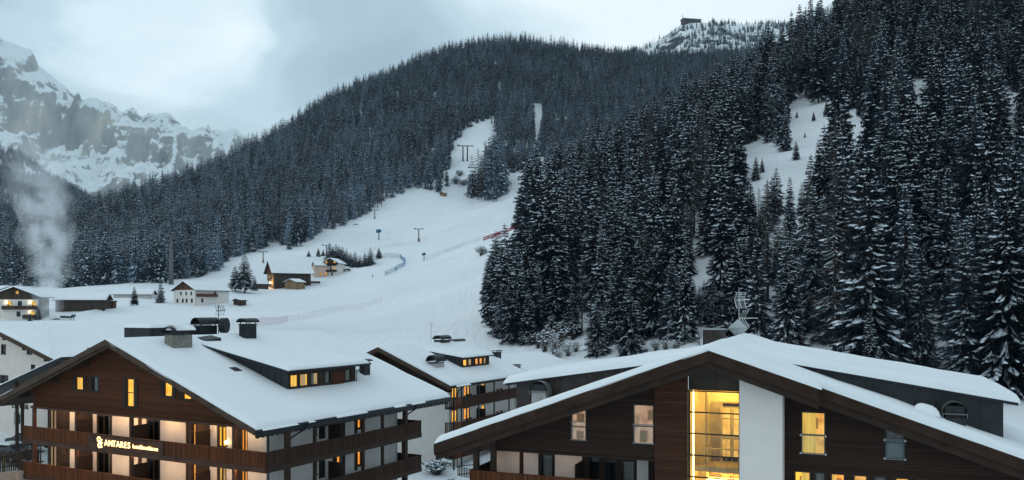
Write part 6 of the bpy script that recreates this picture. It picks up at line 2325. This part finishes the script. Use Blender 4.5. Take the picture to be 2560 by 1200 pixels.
# ------------------------------------------------------------------ lifts, guns, nets
def lift_tower(u, vt, vb, label, y0=300, twin=False, mat='gutter_metal', base=True):
    x, y, z = drop(u, vb, y0)
    h = (vb - vt) / 2133 * y
    T = empty('lift_tower', (x, y, z), R(15))
    tag(T, label, 'lift tower')
    w = h * 0.035
    for dx in ((-0.14 * h, 0.14 * h) if twin else (0,)):
        MB().tube([(dx, 0, -0.5), (dx, 0, h * 0.96)], [w * 1.3, w], 8).build('mast', mat, T)
    if base:
        MB().box(-w * 2.2, w * 2.2, -w * 2.2, w * 2.2, -0.5, h * 0.22).build('foot_padding', 'light_wood', T)
    a = 0.30 * h if not twin else 0.45 * h
    MB().bar((-a, 0, h * 0.93), (a, 0, h * 0.97), w * 1.3).build('crossarm', mat, T)
    for s in (-1, 1):
        sh = MB()
        for k in range(3):
            sh.tube([(s * a + (k - 1) * w * 1.6 - 0.0, -w, h * 0.97), (s * a + (k - 1) * w * 1.6, w, h * 0.97)], w * 0.9, 8)
        sh.build('sheaves', mat, T)
    return T


lift_tower(1047, 571, 604, 'dark lift tower standing in the middle of the piste')
lift_tower(937, 525, 548, 'small lift tower at the left forest edge high on the piste')
lift_tower(1163, 364, 404, 'twin-legged lift tower in the forest cutting', 600, True, base=False)
lift_tower(1233, 285, 312, 'topmost lift tower at the end of the forest cutting', 700, True, base=False)
lift_tower(658, 628, 657, 'slim lift tower behind the lit barn')
lift_tower(816, 612, 641, 'dark lift tower between the young pines above the white chalet')

# cable-car pylon and cabin over the forest on the left
x, y, z = drop(428, 712, 300)
y = 430.0
x = (428 - 1280) / 2133 * y
z = zat(x, y)
P = empty('cable_pylon', (x, y, z))
tag(P, 'tall grey cable-car pylon in front of the forest left of the farmhouse', 'pylon')
hh = CAM_Z + (765 - 590) / 2133 * y - z
MB().tube([(0, 0, -1), (0, 0, hh * 0.5), (0, 0, hh)], [1.25, 0.95, 0.62], 12).build('mast', 'pole_grey', P, True)
MB().bar((-4.0, 0, hh), (4.0, 0, hh + 0.2), 0.7).build('crossarm', 'pole_grey', P)
for s in (-4, 4):
    MB().box(s - 0.5, s + 0.5, -2.5, 2.5, hh - 0.3, hh + 0.5).build('sheaves', 'gutter_metal', P)
cx_, cz_ = (388 - 1280) / 2133 * 560.0, CAM_Z + (765 - 632) / 2133 * 560.0
G = empty('gondola', (cx_, 560.0, cz_))
tag(G, 'dark gondola cabin hanging in front of the forest by the pylon', 'gondola')
m = MB()
m.tube([(0, 0, -1.6), (0, 0, -1.3), (0, 0, 0.9), (0, 0, 1.3)], [1.7, 2.1, 2.2, 1.6], 10)
m.build('cabin', 'car_paint', G, True)
MB().tube([(0, 0, 1.25), (0.1, 0, 3.6)], 0.14, 6).build('hanger', 'gutter_metal', G)
MB().box(-0.8, 0.8, -0.2, 0.2, 3.6, 3.9).build('grip', 'gutter_metal', G)
wb = MB().tube([(0, 0, -0.4), (0, 0, 0.7)], [2.2, 2.23], 10, False).build('windows', 'dark_room', G)
C = MB()
pts = [Vector(at(300, 612, 800)), Vector((cx_ + 0.1, 560.0, cz_ + 3.75)), Vector((x - 4, y, z + hh + 0.5)), Vector(at(250, 700, 260))]
C.tube([tuple(p) for p in pts[:3]], 0.03, 5)
tag(C.build('lift_cable', 'gutter_metal'), 'thin haul cable running from the pylon past the gondola', 'cable')


def snow_gun(u, vt, vb, label, y0=300, arm=True):
    x, y, z = drop(u, vb, y0)
    h = (vb - vt) / 2133 * y
    T = empty('snow_gun', (x, y, z), R(20))
    tag(T, label, 'snow gun')
    MB().tube([(0, 0, -0.4), (0.02 * h, 0, h * 0.66)], [h * 0.06, h * 0.045], 8).build('post', 'gun_blue', T)
    MB().tube([(-0.24 * h, 0, h * 0.80), (-0.2 * h, 0, h * 0.80), (0.18 * h, 0, h * 0.86), (0.22 * h, 0, h * 0.87)], [h * 0.14, h * 0.18, h * 0.15, h * 0.11], 12).build('fan_barrel', 'gun_blue', T, True)
    MB().bar((0, 0, h * 0.64), (0, 0, h * 0.8), h * 0.08).build('yoke', 'gun_blue', T)
    if arm:
        MB().box(0.9 * h, 1.35 * h, -0.15 * h, 0.15 * h, -0.2, 0.16 * h).build('hydrant_box', 'gun_blue', T)
    return T


snow_gun(947, 574, 600, 'blue snow gun on a post left of the lift tower on the piste')
snow_gun(1060, 632, 652, 'stout blue snow gun at the end of the long safety net', arm=False)
sgx, sgy, sgz = drop(186, 809, 150)
snow_gun(184, 786, 808, 'dark snow gun beside a pale box on the near meadow', 150, False)
x, y, z = drop(166, 809, 150)
U = empty('meadow_box', (x, y, z + 0.55), R(-10))
tag(U, 'pale cabinet with dark hood next to the snow gun on the near meadow', 'cabinet')
MB().box(-1.4, 1.4, -0.7, 0.7, -0.3, 1.1).build('body', 'frame_white', U)
MB().prism([(-1.6, 1.1), (1.5, 1.1), (1.3, 1.6), (-1.4, 1.7)], 'y', -0.8, 0.8).build('hood', 'gutter_metal', U)


def net(name, label, px, h, mat, y0=120, step=2.2, dense=1.0, strand=0.05, pole_mat=None, cat='net fence'):
    pts = [Vector(drop(u, v, y0)) for u, v in px]
    T = empty(name, tuple(pts[0]))
    tag(T, label, cat)
    o = pts[0]
    path = []
    for a, b in zip(pts, pts[1:]):
        n = max(2, int((b - a).length / step))
        for i in range(n):
            q = a.lerp(b, i / n)
            path.append(Vector((q.x, q.y, zat(q.x, q.y))))
    path.append(pts[-1])
    m, p = MB(), MB()
    for i, a in enumerate(path):
        p.bar(a - o + Vector((0, 0, -0.3)), a - o + Vector((0, 0, h + 0.15)), strand * 1.5)
    for a, b in zip(path, path[1:]):
        for k in range(int(7 * dense)):
            z = Vector((0, 0, 0.1 + (h - 0.1) * k / max(1, int(7 * dense) - 1)))
            m.bar(a - o + z, b - o + z, strand * 0.5)
        n = max(2, int((b - a).length / 0.45 * dense))
        for k in range(1, n):
            q = a.lerp(b, k / n) - o
            m.bar(q + Vector((0, 0, 0.1)), q + Vector((0, 0, h)), strand * 0.5)
    stuff(m.build('mesh_net', mat, T))
    stuff(p.build('net_poles', pole_mat or mat, T))
    return T


net('safety_net', 'long pinkish safety net crossing the lower piste behind the hotel roof', [(560, 828), (640, 818), (720, 804), (800, 789), (870, 776), (956, 752)], 2.1, 'net_pink', 150, 2.2, 0.8, 0.035)
net('safety_net', 'short safety net below the blue snow gun high on the piste', [(905, 632), (950, 622), (1000, 614)], 2.6, 'net_pink', 350, 3.0, 0.7, 0.09)
net('safety_net', 'long safety net from the stout snow gun up to the red banner', [(1066, 651), (1110, 634), (1160, 614), (1210, 596)], 2.2, 'net_pink', 350, 3.0, 0.7, 0.07)
net('safety_net', 'sparse line of marker poles across the upper piste', [(1004, 614), (1080, 592), (1150, 566)], 1.6, 'net_pink', 400, 6.0, 0.3, 0.05)
net('blue_net', 'curved blue net around the practice area right of the white chalet', [(936, 645), (970, 642), (1000, 645), (1013, 655), (1010, 666), (985, 679), (962, 689)], 2.4, 'net_blue', 350, 2.5, 0.9, 0.10)

pa, pb = Vector(drop(1208, 603, 300)), Vector(drop(1292, 570, 300))
T = empty('piste_banner', tuple(pa))
tag(T, 'red banner fence at the edge of the piste behind the spruce clump', 'banner')
n = 6
for i in range(n):
    a, b = pa.lerp(pb, i / n), pa.lerp(pb, (i + 0.97) / n)
    a.z, b.z = zat(a.x, a.y), zat(b.x, b.y)
    up = Vector((0, 0, 2.3))
    d = Vector((0.02, 0.06, 0))
    q = [a - pa + Vector((0, 0, .3)), b - pa + Vector((0, 0, .3)), b - pa + up, a - pa + up]
    bo = MB().add([tuple(v) for v in q] + [tuple(v + d) for v in q], [(0, 1, 2, 3), (7, 6, 5, 4), (0, 4, 5, 1), (1, 5, 6, 2), (2, 6, 7, 3), (3, 7, 4, 0)]).build('banner_panel', 'banner_red', T)
    if i in (0, 1, 3, 4):
        w = MB()
        for k in range(9):
            s = 0.08 + 0.09 * k
            c = (a.lerp(b, s) - pa) - d * 1.2
            hgt = 0.55 if k % 3 else 0.9
            w.bar(c + Vector((0, 0, 1.0)), c + Vector((0, 0, 1.0 + hgt)), 0.28)
        stuff(w.build('lettering', 'letter_white', bo))
    MB().bar(a - pa + Vector((0, 0, -.3)), a - pa + up * 1.1, 0.1).build('pole', 'pole_grey', T)

# pipe rail at the foot of the forest
px = [(1612, 835), (1640, 840), (1675, 848), (1710, 856), (1748, 866)]
pts = [Vector(drop(u, v, 100)) for u, v in px]
T = empty('pipe_rail', tuple(pts[0]))
tag(T, 'dark double pipe rail along the path at the foot of the forest', 'rail')
for hz in (0.55, 1.0):
    MB().tube([tuple(p - pts[0] + Vector((0, 0, hz))) for p in pts], 0.11, 8).build('pipe', 'gun_grey', T, True) if 'gun_grey' in MAT else MB().tube([tuple(p - pts[0] + Vector((0, 0, hz))) for p in pts], 0.11, 8).build('pipe', 'pole_grey', T, True)
for p in pts:
    MB().bar(p - pts[0] + Vector((0, 0, -0.3)), p - pts[0] + Vector((0, 0, 1.05)), 0.12).build('post', 'plank_old', T)


# ------------------------------------------------------------------ skiers
def person(u, vb, label, lean, seed, h=1.72):
    """small standing figure on skis: one continuous skinned body"""
    x, y, z = drop(u, vb, 300)
    P = empty('person', (x, y, z), R(40 * seed))
    tag(P, label, 'person')
    V = [(0, 0, 0.95), (0, 0.02, 1.15), (0, 0.03, 1.38), (0, 0.04, 1.50), (0, 0.05, 1.64),
         (0.10, 0, 0.90), (0.12, 0.08, 0.50), (0.12, -0.02, 0.08), (-0.10, 0, 0.90), (-0.12, 0.08, 0.50), (-0.12, -0.02, 0.08),
         (0.2, 0.03, 1.40), (0.30, 0.08, 1.12), (0.28, 0.30, 1.0), (-0.2, 0.03, 1.40), (-0.30, 0.08, 1.12), (-0.28, 0.30, 1.0)]
    E = [(0, 1), (1, 2), (2, 3), (3, 4), (0, 5), (5, 6), (6, 7), (0, 8), (8, 9), (9, 10), (2, 11), (11, 12), (12, 13), (2, 14), (14, 15), (15, 16)]
    rad = [0.16, 0.15, 0.18, 0.07, 0.125, 0.11, 0.085, 0.075, 0.11, 0.085, 0.075, 0.085, 0.065, 0.05, 0.085, 0.065, 0.05]
    me = bpy.data.meshes.new('body')
    me.from_pydata(V, E, [])
    me.materials.append(MAT['jacket'])
    o = bpy.data.objects.new('body', me)
    COL.objects.link(o)
    o.parent = P
    md = o.modifiers.new('skin', 'SKIN')
    for i, r in enumerate(rad):
        me.skin_vertices[0].data[i].radius = (r, r)
    me.skin_vertices[0].data[0].use_root = True
    o.modifiers.new('sub', 'SUBSURF').levels = 1
    for s in (-0.12, 0.12):
        MB().box(s - 0.05, s + 0.05, -0.7, 0.95, 0.0, 0.03).build('ski', 'gun_blue', P)
    for s in (-0.29, 0.29):
        MB().tube([(s, 0.32, 1.02), (s * 1.2, 0.1, 0.0)], 0.015, 5).build('ski_pole', 'steel', P)


def _skin_fix():
    pass


person(932, 694, 'skier in dark clothes standing alone on the open piste', 0, 1)
person(967, 686, 'skier in dark clothes near the lower end of the blue net', 0, 2)
person(991, 677, 'skier in dark clothes beside the upper bend of the blue net', 0, 3)


# ------------------------------------------------------------------ cars
def car(x, y, z, rz, label, snow=True):
    C = empty('parked_car', (x, y, z), rz)
    tag(C, label, 'car')
    prof = [(-2.1, 0.35), (-2.15, 0.75), (-1.95, 0.95), (-1.2, 1.05), (-0.6, 1.48), (0.9, 1.5), (1.55, 1.15), (2.05, 1.02), (2.15, 0.7), (2.1, 0.35)]
    m = MB()
    ring = []
    for (yy, sc) in ((-0.86, 0.94), (-0.8, 1.0), (0.8, 1.0), (0.86, 0.94)):
        ring.append([(px_ * (1 if sc == 1 else 0.98), yy * (0.86 if pz > 1.2 else 1), 0.35 + (pz - 0.35) * sc) for px_, pz in prof])
    vs_ = [p for r_ in ring for p in r_]
    k = len(prof)
    fs_ = [tuple(range(k)), tuple(range(4 * k - 1, 3 * k - 1, -1))]
    for r_ in range(3):
        fs_ += [(r_ * k + i, (r_ + 1) * k + i, (r_ + 1) * k + (i + 1) % k, r_ * k + (i + 1) % k) for i in range(k)]
    m.add(vs_, fs_)
    m.build('body', 'car_paint', C)
    for s in (-1, 1):
        MB().add([(-0.55, s * 0.80, 1.12), (0.95, s * 0.80, 1.12), (0.72, s * 0.76, 1.42), (-0.35, s * 0.76, 1.42)], [(0, 1, 2, 3)]).build('side_window', 'dark_room', C)
        for wx in (-1.35, 1.35):
            w = MB().tube([(wx, s * 0.70, 0.33), (wx, s * 0.90, 0.33)], 0.33, 14).build('wheel', 'tyre', C)
            MB().tube([(wx, s * 0.895, 0.33), (wx, s * 0.91, 0.33)], 0.19, 10).build('rim', 'steel', w)
        MB().box(-2.17, -2.1, s * 0.62 - 0.16, s * 0.62 + 0.16, 0.68, 0.82).build('headlight', 'pale_metal', C)
        MB().box(2.1, 2.17, s * 0.66 - 0.12, s * 0.66 + 0.12, 0.75, 0.95).build('tail_light', 'banner_red', C)
    MB().add([(-1.15, -0.66, 1.08), (-1.15, 0.66, 1.08), (-0.64, 0.6, 1.46), (-0.64, -0.6, 1.46)], [(0, 1, 2, 3)]).build('windscreen', 'dark_room', C)
    if snow:
        snow_slab(C, (-0.55, -0.66, 1.49), (0.88, -0.66, 1.51), (0.88, 0.66, 1.51), (-0.55, 0.66, 1.49), 0.16, 0.2, seed=3)
        snow_slab(C, (-2.0, -0.75, 0.97), (-1.3, -0.75, 1.06), (-1.3, 0.75, 1.06), (-2.0, 0.75, 0.97), 0.10, 0.2, seed=4)
    return C


x, y, z = at(22, 1098, 74)
car(x, y, zat(x, y) + 0.02, R(-20), 'dark snow-topped car parked below the guest house at the left edge')
x, y, z = at(72, 1085, 79)
car(x, y, zat(x, y) + 0.02, R(-24), 'dark car with snow on its roof parked nearer the hotel corner')
x, y, z = drop(868, 678, 400)
car(x, y, z + 0.02, R(10), 'small dark car parked on the snow right of the white chalet', False)

# ------------------------------------------------------------------ picket fence and retaining wall, bottom left
pa, pb = Vector(at(-60, 1150, 66)), Vector(at(108, 1128, 70))
T = empty('picket_fence', (pa.x, pa.y, 0))
tag(T, 'weathered picket fence beside the hotel at the bottom left', 'fence')
o = Vector((pa.x, pa.y, 0))
base_z = 6.9
L_ = (pb - pa).length
d = (pb - pa)
d.z = 0
d.normalize()
pk = MB()
nn = int(L_ / 0.16)
for i in range(nn):
    q = pa - o + d * (i * 0.16)
    hgt = 1.55 + 0.10 * math.sin(i * 1.7)
    s = d * 0.055
    e = Vector((-d.y, d.x, 0)) * 0.025
    b0, t0 = Vector((q.x, q.y, base_z - 0.4)), Vector((q.x, q.y, base_z + hgt - 0.1))
    tip = Vector((q.x, q.y, base_z + hgt))
    pk.add([tuple(v) for v in (b0 - s, b0 + s, t0 + s, tip, t0 - s, b0 - s + e, b0 + s + e, t0 + s + e, tip + e, t0 - s + e)],
           [(0, 1, 2, 3, 4), (9, 8, 7, 6, 5), (0, 5, 6, 1), (1, 6, 7, 2), (2, 7, 8, 3), (3, 8, 9, 4), (4, 9, 5, 0)])
stuff(pk.build('pickets', 'plank_old', T))
for hz in (0.35, 1.15):
    a, b = pa - o, pb - o
    MB().bar((a.x, a.y + 0.07, base_z + hz), (b.x, b.y + 0.07, base_z + hz), 0.07, 0.10).build('rail', 'plank_old', T)
for i in range(4):
    q = (pa - o).lerp(pb - o, (i + 0.5) / 4)
    MB().box(q.x - 0.09, q.x + 0.09, q.y + 0.12, q.y + 0.3, base_z - 0.6, base_z + 1.3).build('post', 'light_wood', T)
pa, pb = Vector(at(-80, 1196, 62)), Vector(at(90, 1180, 66))
W = MB().bar((pa.x, pa.y, pa.z - 0.8), (pb.x, pb.y, pb.z - 0.8), 0.5, 2.0)
tag(W.build('retaining_wall', 'concrete'), 'low pale retaining wall below the picket fence', 'wall')

# low fence by the block's entrance
pa, pb = Vector(at(1145, 1166, 88)), Vector(at(1200, 1160, 86))
T = empty('balustrade', (pa.x, pa.y, pa.z - 1.0))
tag(T, 'low dark slatted fence by the snowbank at the foot of the white block', 'fence')
o = Vector((pa.x, pa.y, pa.z - 1.0))
sl = MB()
for i in range(14):
    q = pa.lerp(pb, i / 13) - o
    sl.box(q.x - 0.05, q.x + 0.05, q.y - 0.03, q.y + 0.03, 0, 1.0)
stuff(sl.build('slats', 'beam_wood', T))
q = pb - o
MB().bar((0, 0.05, 1.0), (q.x, q.y + 0.05, q.z), 0.09).build('top_rail', 'beam_wood', T)
MB().bar((0, 0.05, 0.15), (q.x, q.y + 0.05, q.z - 0.85), 0.09).build('bottom_rail', 'beam_wood', T)

# ------------------------------------------------------------------ banks thrown up along the piste edge and the track
def snow_bank(label, px, w, h, y0=250):
    pts = []
    raw = [Vector(drop(u, v, y0)) for u, v in px]
    for a, b in zip(raw, raw[1:]):
        n = max(2, int((b - a).length / 4))
        pts += [a.lerp(b, i / n) for i in range(n)]
    pts.append(raw[-1])
    m = MB()
    vs_, fs_ = [], []
    rs = random.Random(len(px))
    for i, p in enumerate(pts):
        d = (pts[min(i + 1, len(pts) - 1)] - pts[max(0, i - 1)])
        d.z = 0
        d.normalize()
        n_ = Vector((-d.y, d.x, 0))
        k = h * rs.uniform(0.6, 1.2)
        for s, q in ((-1.3, -0.1), (-0.5, 0.55 * k), (0.0, k * 0.8), (0.5, 0.5 * k), (1.1, -0.1)):
            c = p + n_ * (s * w)
            vs_.append((c.x, c.y, zat(c.x, c.y) + q))
    for i in range(len(pts) - 1):
        for j in range(4):
            fs_.append((i * 5 + j, i * 5 + j + 1, i * 5 + 6 + j, i * 5 + 5 + j))
    o = m.add(vs_, fs_).build('snow_bank', 'snow', None, True)
    tag(o, label, None, None, 'structure')


snow_bank('bank of pushed snow along the track from the lift hut down the piste', [(1096, 497), (1060, 508), (1010, 522), (960, 537), (935, 545), (890, 562)], 3.0, 1.5, 400)
snow_bank('low snow bank beside the track across the near meadow', [(140, 800), (210, 783), (280, 775), (340, 770), (420, 764)], 2.0, 0.8, 150)
snow_bank('ridge of ploughed snow above the white chalet', [(860, 640), (900, 632), (960, 622), (1020, 606), (1100, 586)], 2.5, 0.9, 300)

# ------------------------------------------------------------------ air: haze, chimney smoke, mist on the massif
def volume_mat(name, col, dens, aniso=0.0):
    m = bpy.data.materials.new(name)
    m.use_nodes = True
    t = m.node_tree
    t.nodes.clear()
    out = N(t, 'ShaderNodeOutputMaterial')
    pv = N(t, 'ShaderNodeVolumePrincipled')
    pv.inputs['Color'].default_value = (*col, 1)
    pv.inputs['Density'].default_value = dens
    pv.inputs['Anisotropy'].default_value = aniso
    t.links.new(pv.outputs[0], out.inputs['Volume'])
    MAT[name] = m
    return m, t, pv


volume_mat('haze_air', (0.62, 0.83, 1.0), 3.8e-5)
_hz = MB().box(-6500, 6500, -400, 7200, -60, 2700).build('haze', 'haze_air')
tag(_hz, 'thin bluish haze filling the valley air', 'haze', None, 'stuff')


def noisy_volume(name, col, dens, scale, lo, hi, stretch=(1, 1, 1)):
    m, t, pv = volume_mat(name, col, dens)
    L = t.links.new
    tc = N(t, 'ShaderNodeTexCoord')
    mp = N(t, 'ShaderNodeMapping')
    mp.inputs['Scale'].default_value = stretch
    L(tc.outputs['Object'], mp.inputs['Vector'])
    n = N(t, 'ShaderNodeTexNoise')
    n.inputs['Scale'].default_value = scale
    n.inputs['Detail'].default_value = 4
    n.inputs['Roughness'].default_value = 0.6
    L(mp.outputs['Vector'], n.inputs['Vector'])
    mr = N(t, 'ShaderNodeMapRange', interpolation_type='SMOOTHSTEP')
    mr.inputs['From Min'].default_value = lo
    mr.inputs['From Max'].default_value = hi
    mr.inputs['To Max'].default_value = dens
    L(n.outputs['Fac'], mr.inputs['Value'])
    L(mr.outputs['Result'], pv.inputs['Density'])
    return m, t, pv, mr, tc


# smoke rising from the flue at the left
def build_smoke():
    m, t, pv, mr, tc = noisy_volume('smoke_vapour', (0.95, 0.97, 1.0), 0.15, 0.7, 0.36, 0.64)
    L = t.links.new
    # thinner with height and towards the rim: distance from the leaning axis
    sx = N(t, 'ShaderNodeSeparateXYZ')
    L(tc.outputs['Object'], sx.inputs[0])
    hgt = N(t, 'ShaderNodeMapRange')
    hgt.inputs['From Min'].default_value = 0.0
    hgt.inputs['From Max'].default_value = 19.0
    hgt.inputs['To Min'].default_value = 1.9
    hgt.inputs['To Max'].default_value = 0.035
    L(sx.outputs['Z'], hgt.inputs['Value'])
    mu = N(t, 'ShaderNodeMath', operation='MULTIPLY')
    L(mr.outputs['Result'], mu.inputs[0])
    L(hgt.outputs['Result'], mu.inputs[1])
    L(mu.outputs[0], pv.inputs['Density'])
    o = Vector(FLUE)
    S = empty('chimney_smoke', o)
    tag(S, 'pale smoke column rising from the metal flue at the left', 'smoke', None, 'stuff')
    for li, sc in enumerate((1.12, 0.9, 0.68, 0.45)):
        prof = [(136, 888, 9), (131, 850, 15), (127, 800, 21), (124, 755, 27), (121, 710, 40), (125, 660, 50), (120, 600, 56), (112, 540, 66), (100, 480, 72), (92, 430, 74), (84, 380, 72), (76, 330 + 6 * li, 58), (70, 290 + 12 * li, 1.5)]
        vs_, fs_ = [], []
        n, rings = 20, 0
        for i in range(len(prof) - 1):
            for k in range(5):
                f = k / 5
                u, v, r = (prof[i][q] * (1 - f) + prof[i + 1][q] * f for q in range(3))
                c = Vector(at(u, v, o.y)) - o
                rr = r * sc / 2133 * o.y
                for a in range(n):
                    th = 6.28318 * a / n
                    w = 1 + 0.13 * math.sin(3 * th + rings * 0.55 + li) + 0.10 * math.sin(2 * th - rings * 0.8 + 2 * li)
                    vs_.append((c.x + rr * w * math.cos(th), c.y + rr * w * math.sin(th), c.z))
                rings += 1
        for i in range(rings - 1):
            for a in range(n):
                fs_.append((i * n + a, i * n + (a + 1) % n, (i + 1) * n + (a + 1) % n, (i + 1) * n + a))
        fs_ += [tuple(range(n - 1, -1, -1)), tuple(range((rings - 1) * n, rings * n))]
        MB().add(vs_, fs_).build('smoke', 'smoke_vapour', S, True)


build_smoke()


# thin mist lying along the crest of the massif
def build_mist():
    volume_mat('mist_vapour', (0.95, 0.98, 1.0), 5.5e-4)
    n, k = 20, 10
    rs = random.Random(6)
    for (u, v, Y, rx, ry, rz) in [(330, 282, 5400, 520, 300, 70), (450, 305, 5450, 620, 380, 85), (570, 322, 5400, 560, 380, 85), (650, 345, 5250, 460, 360, 80), (170, 215, 5450, 420, 240, 60)]:
        c = Vector(at(u, v, Y))
        vs_, fs_ = [], []
        for i in range(k + 1):
            th = math.pi * i / k
            for j in range(n):
                ph = 6.283 * j / n
                w = 1 + 0.22 * math.sin(3 * ph + u) * math.sin(th) + 0.12 * math.sin(5 * ph + 2 * th + v)
                vs_.append((rx * w * math.sin(th) * math.cos(ph), ry * w * math.sin(th) * math.sin(ph), rz * w * math.cos(th)))
        for i in range(k):
            for j in range(n):
                fs_.append((i * n + j, (i + 1) * n + j, (i + 1) * n + (j + 1) % n, i * n + (j + 1) % n))
        o = MB().add(vs_, fs_).build('mist', 'mist_vapour', None, True)
        o.location = c
        o.rotation_euler = (0, R(16), 0)
        tag(o, 'patch of thin mist drifting along the rocky crest', 'mist', 'mist along the massif', 'stuff')


build_mist()
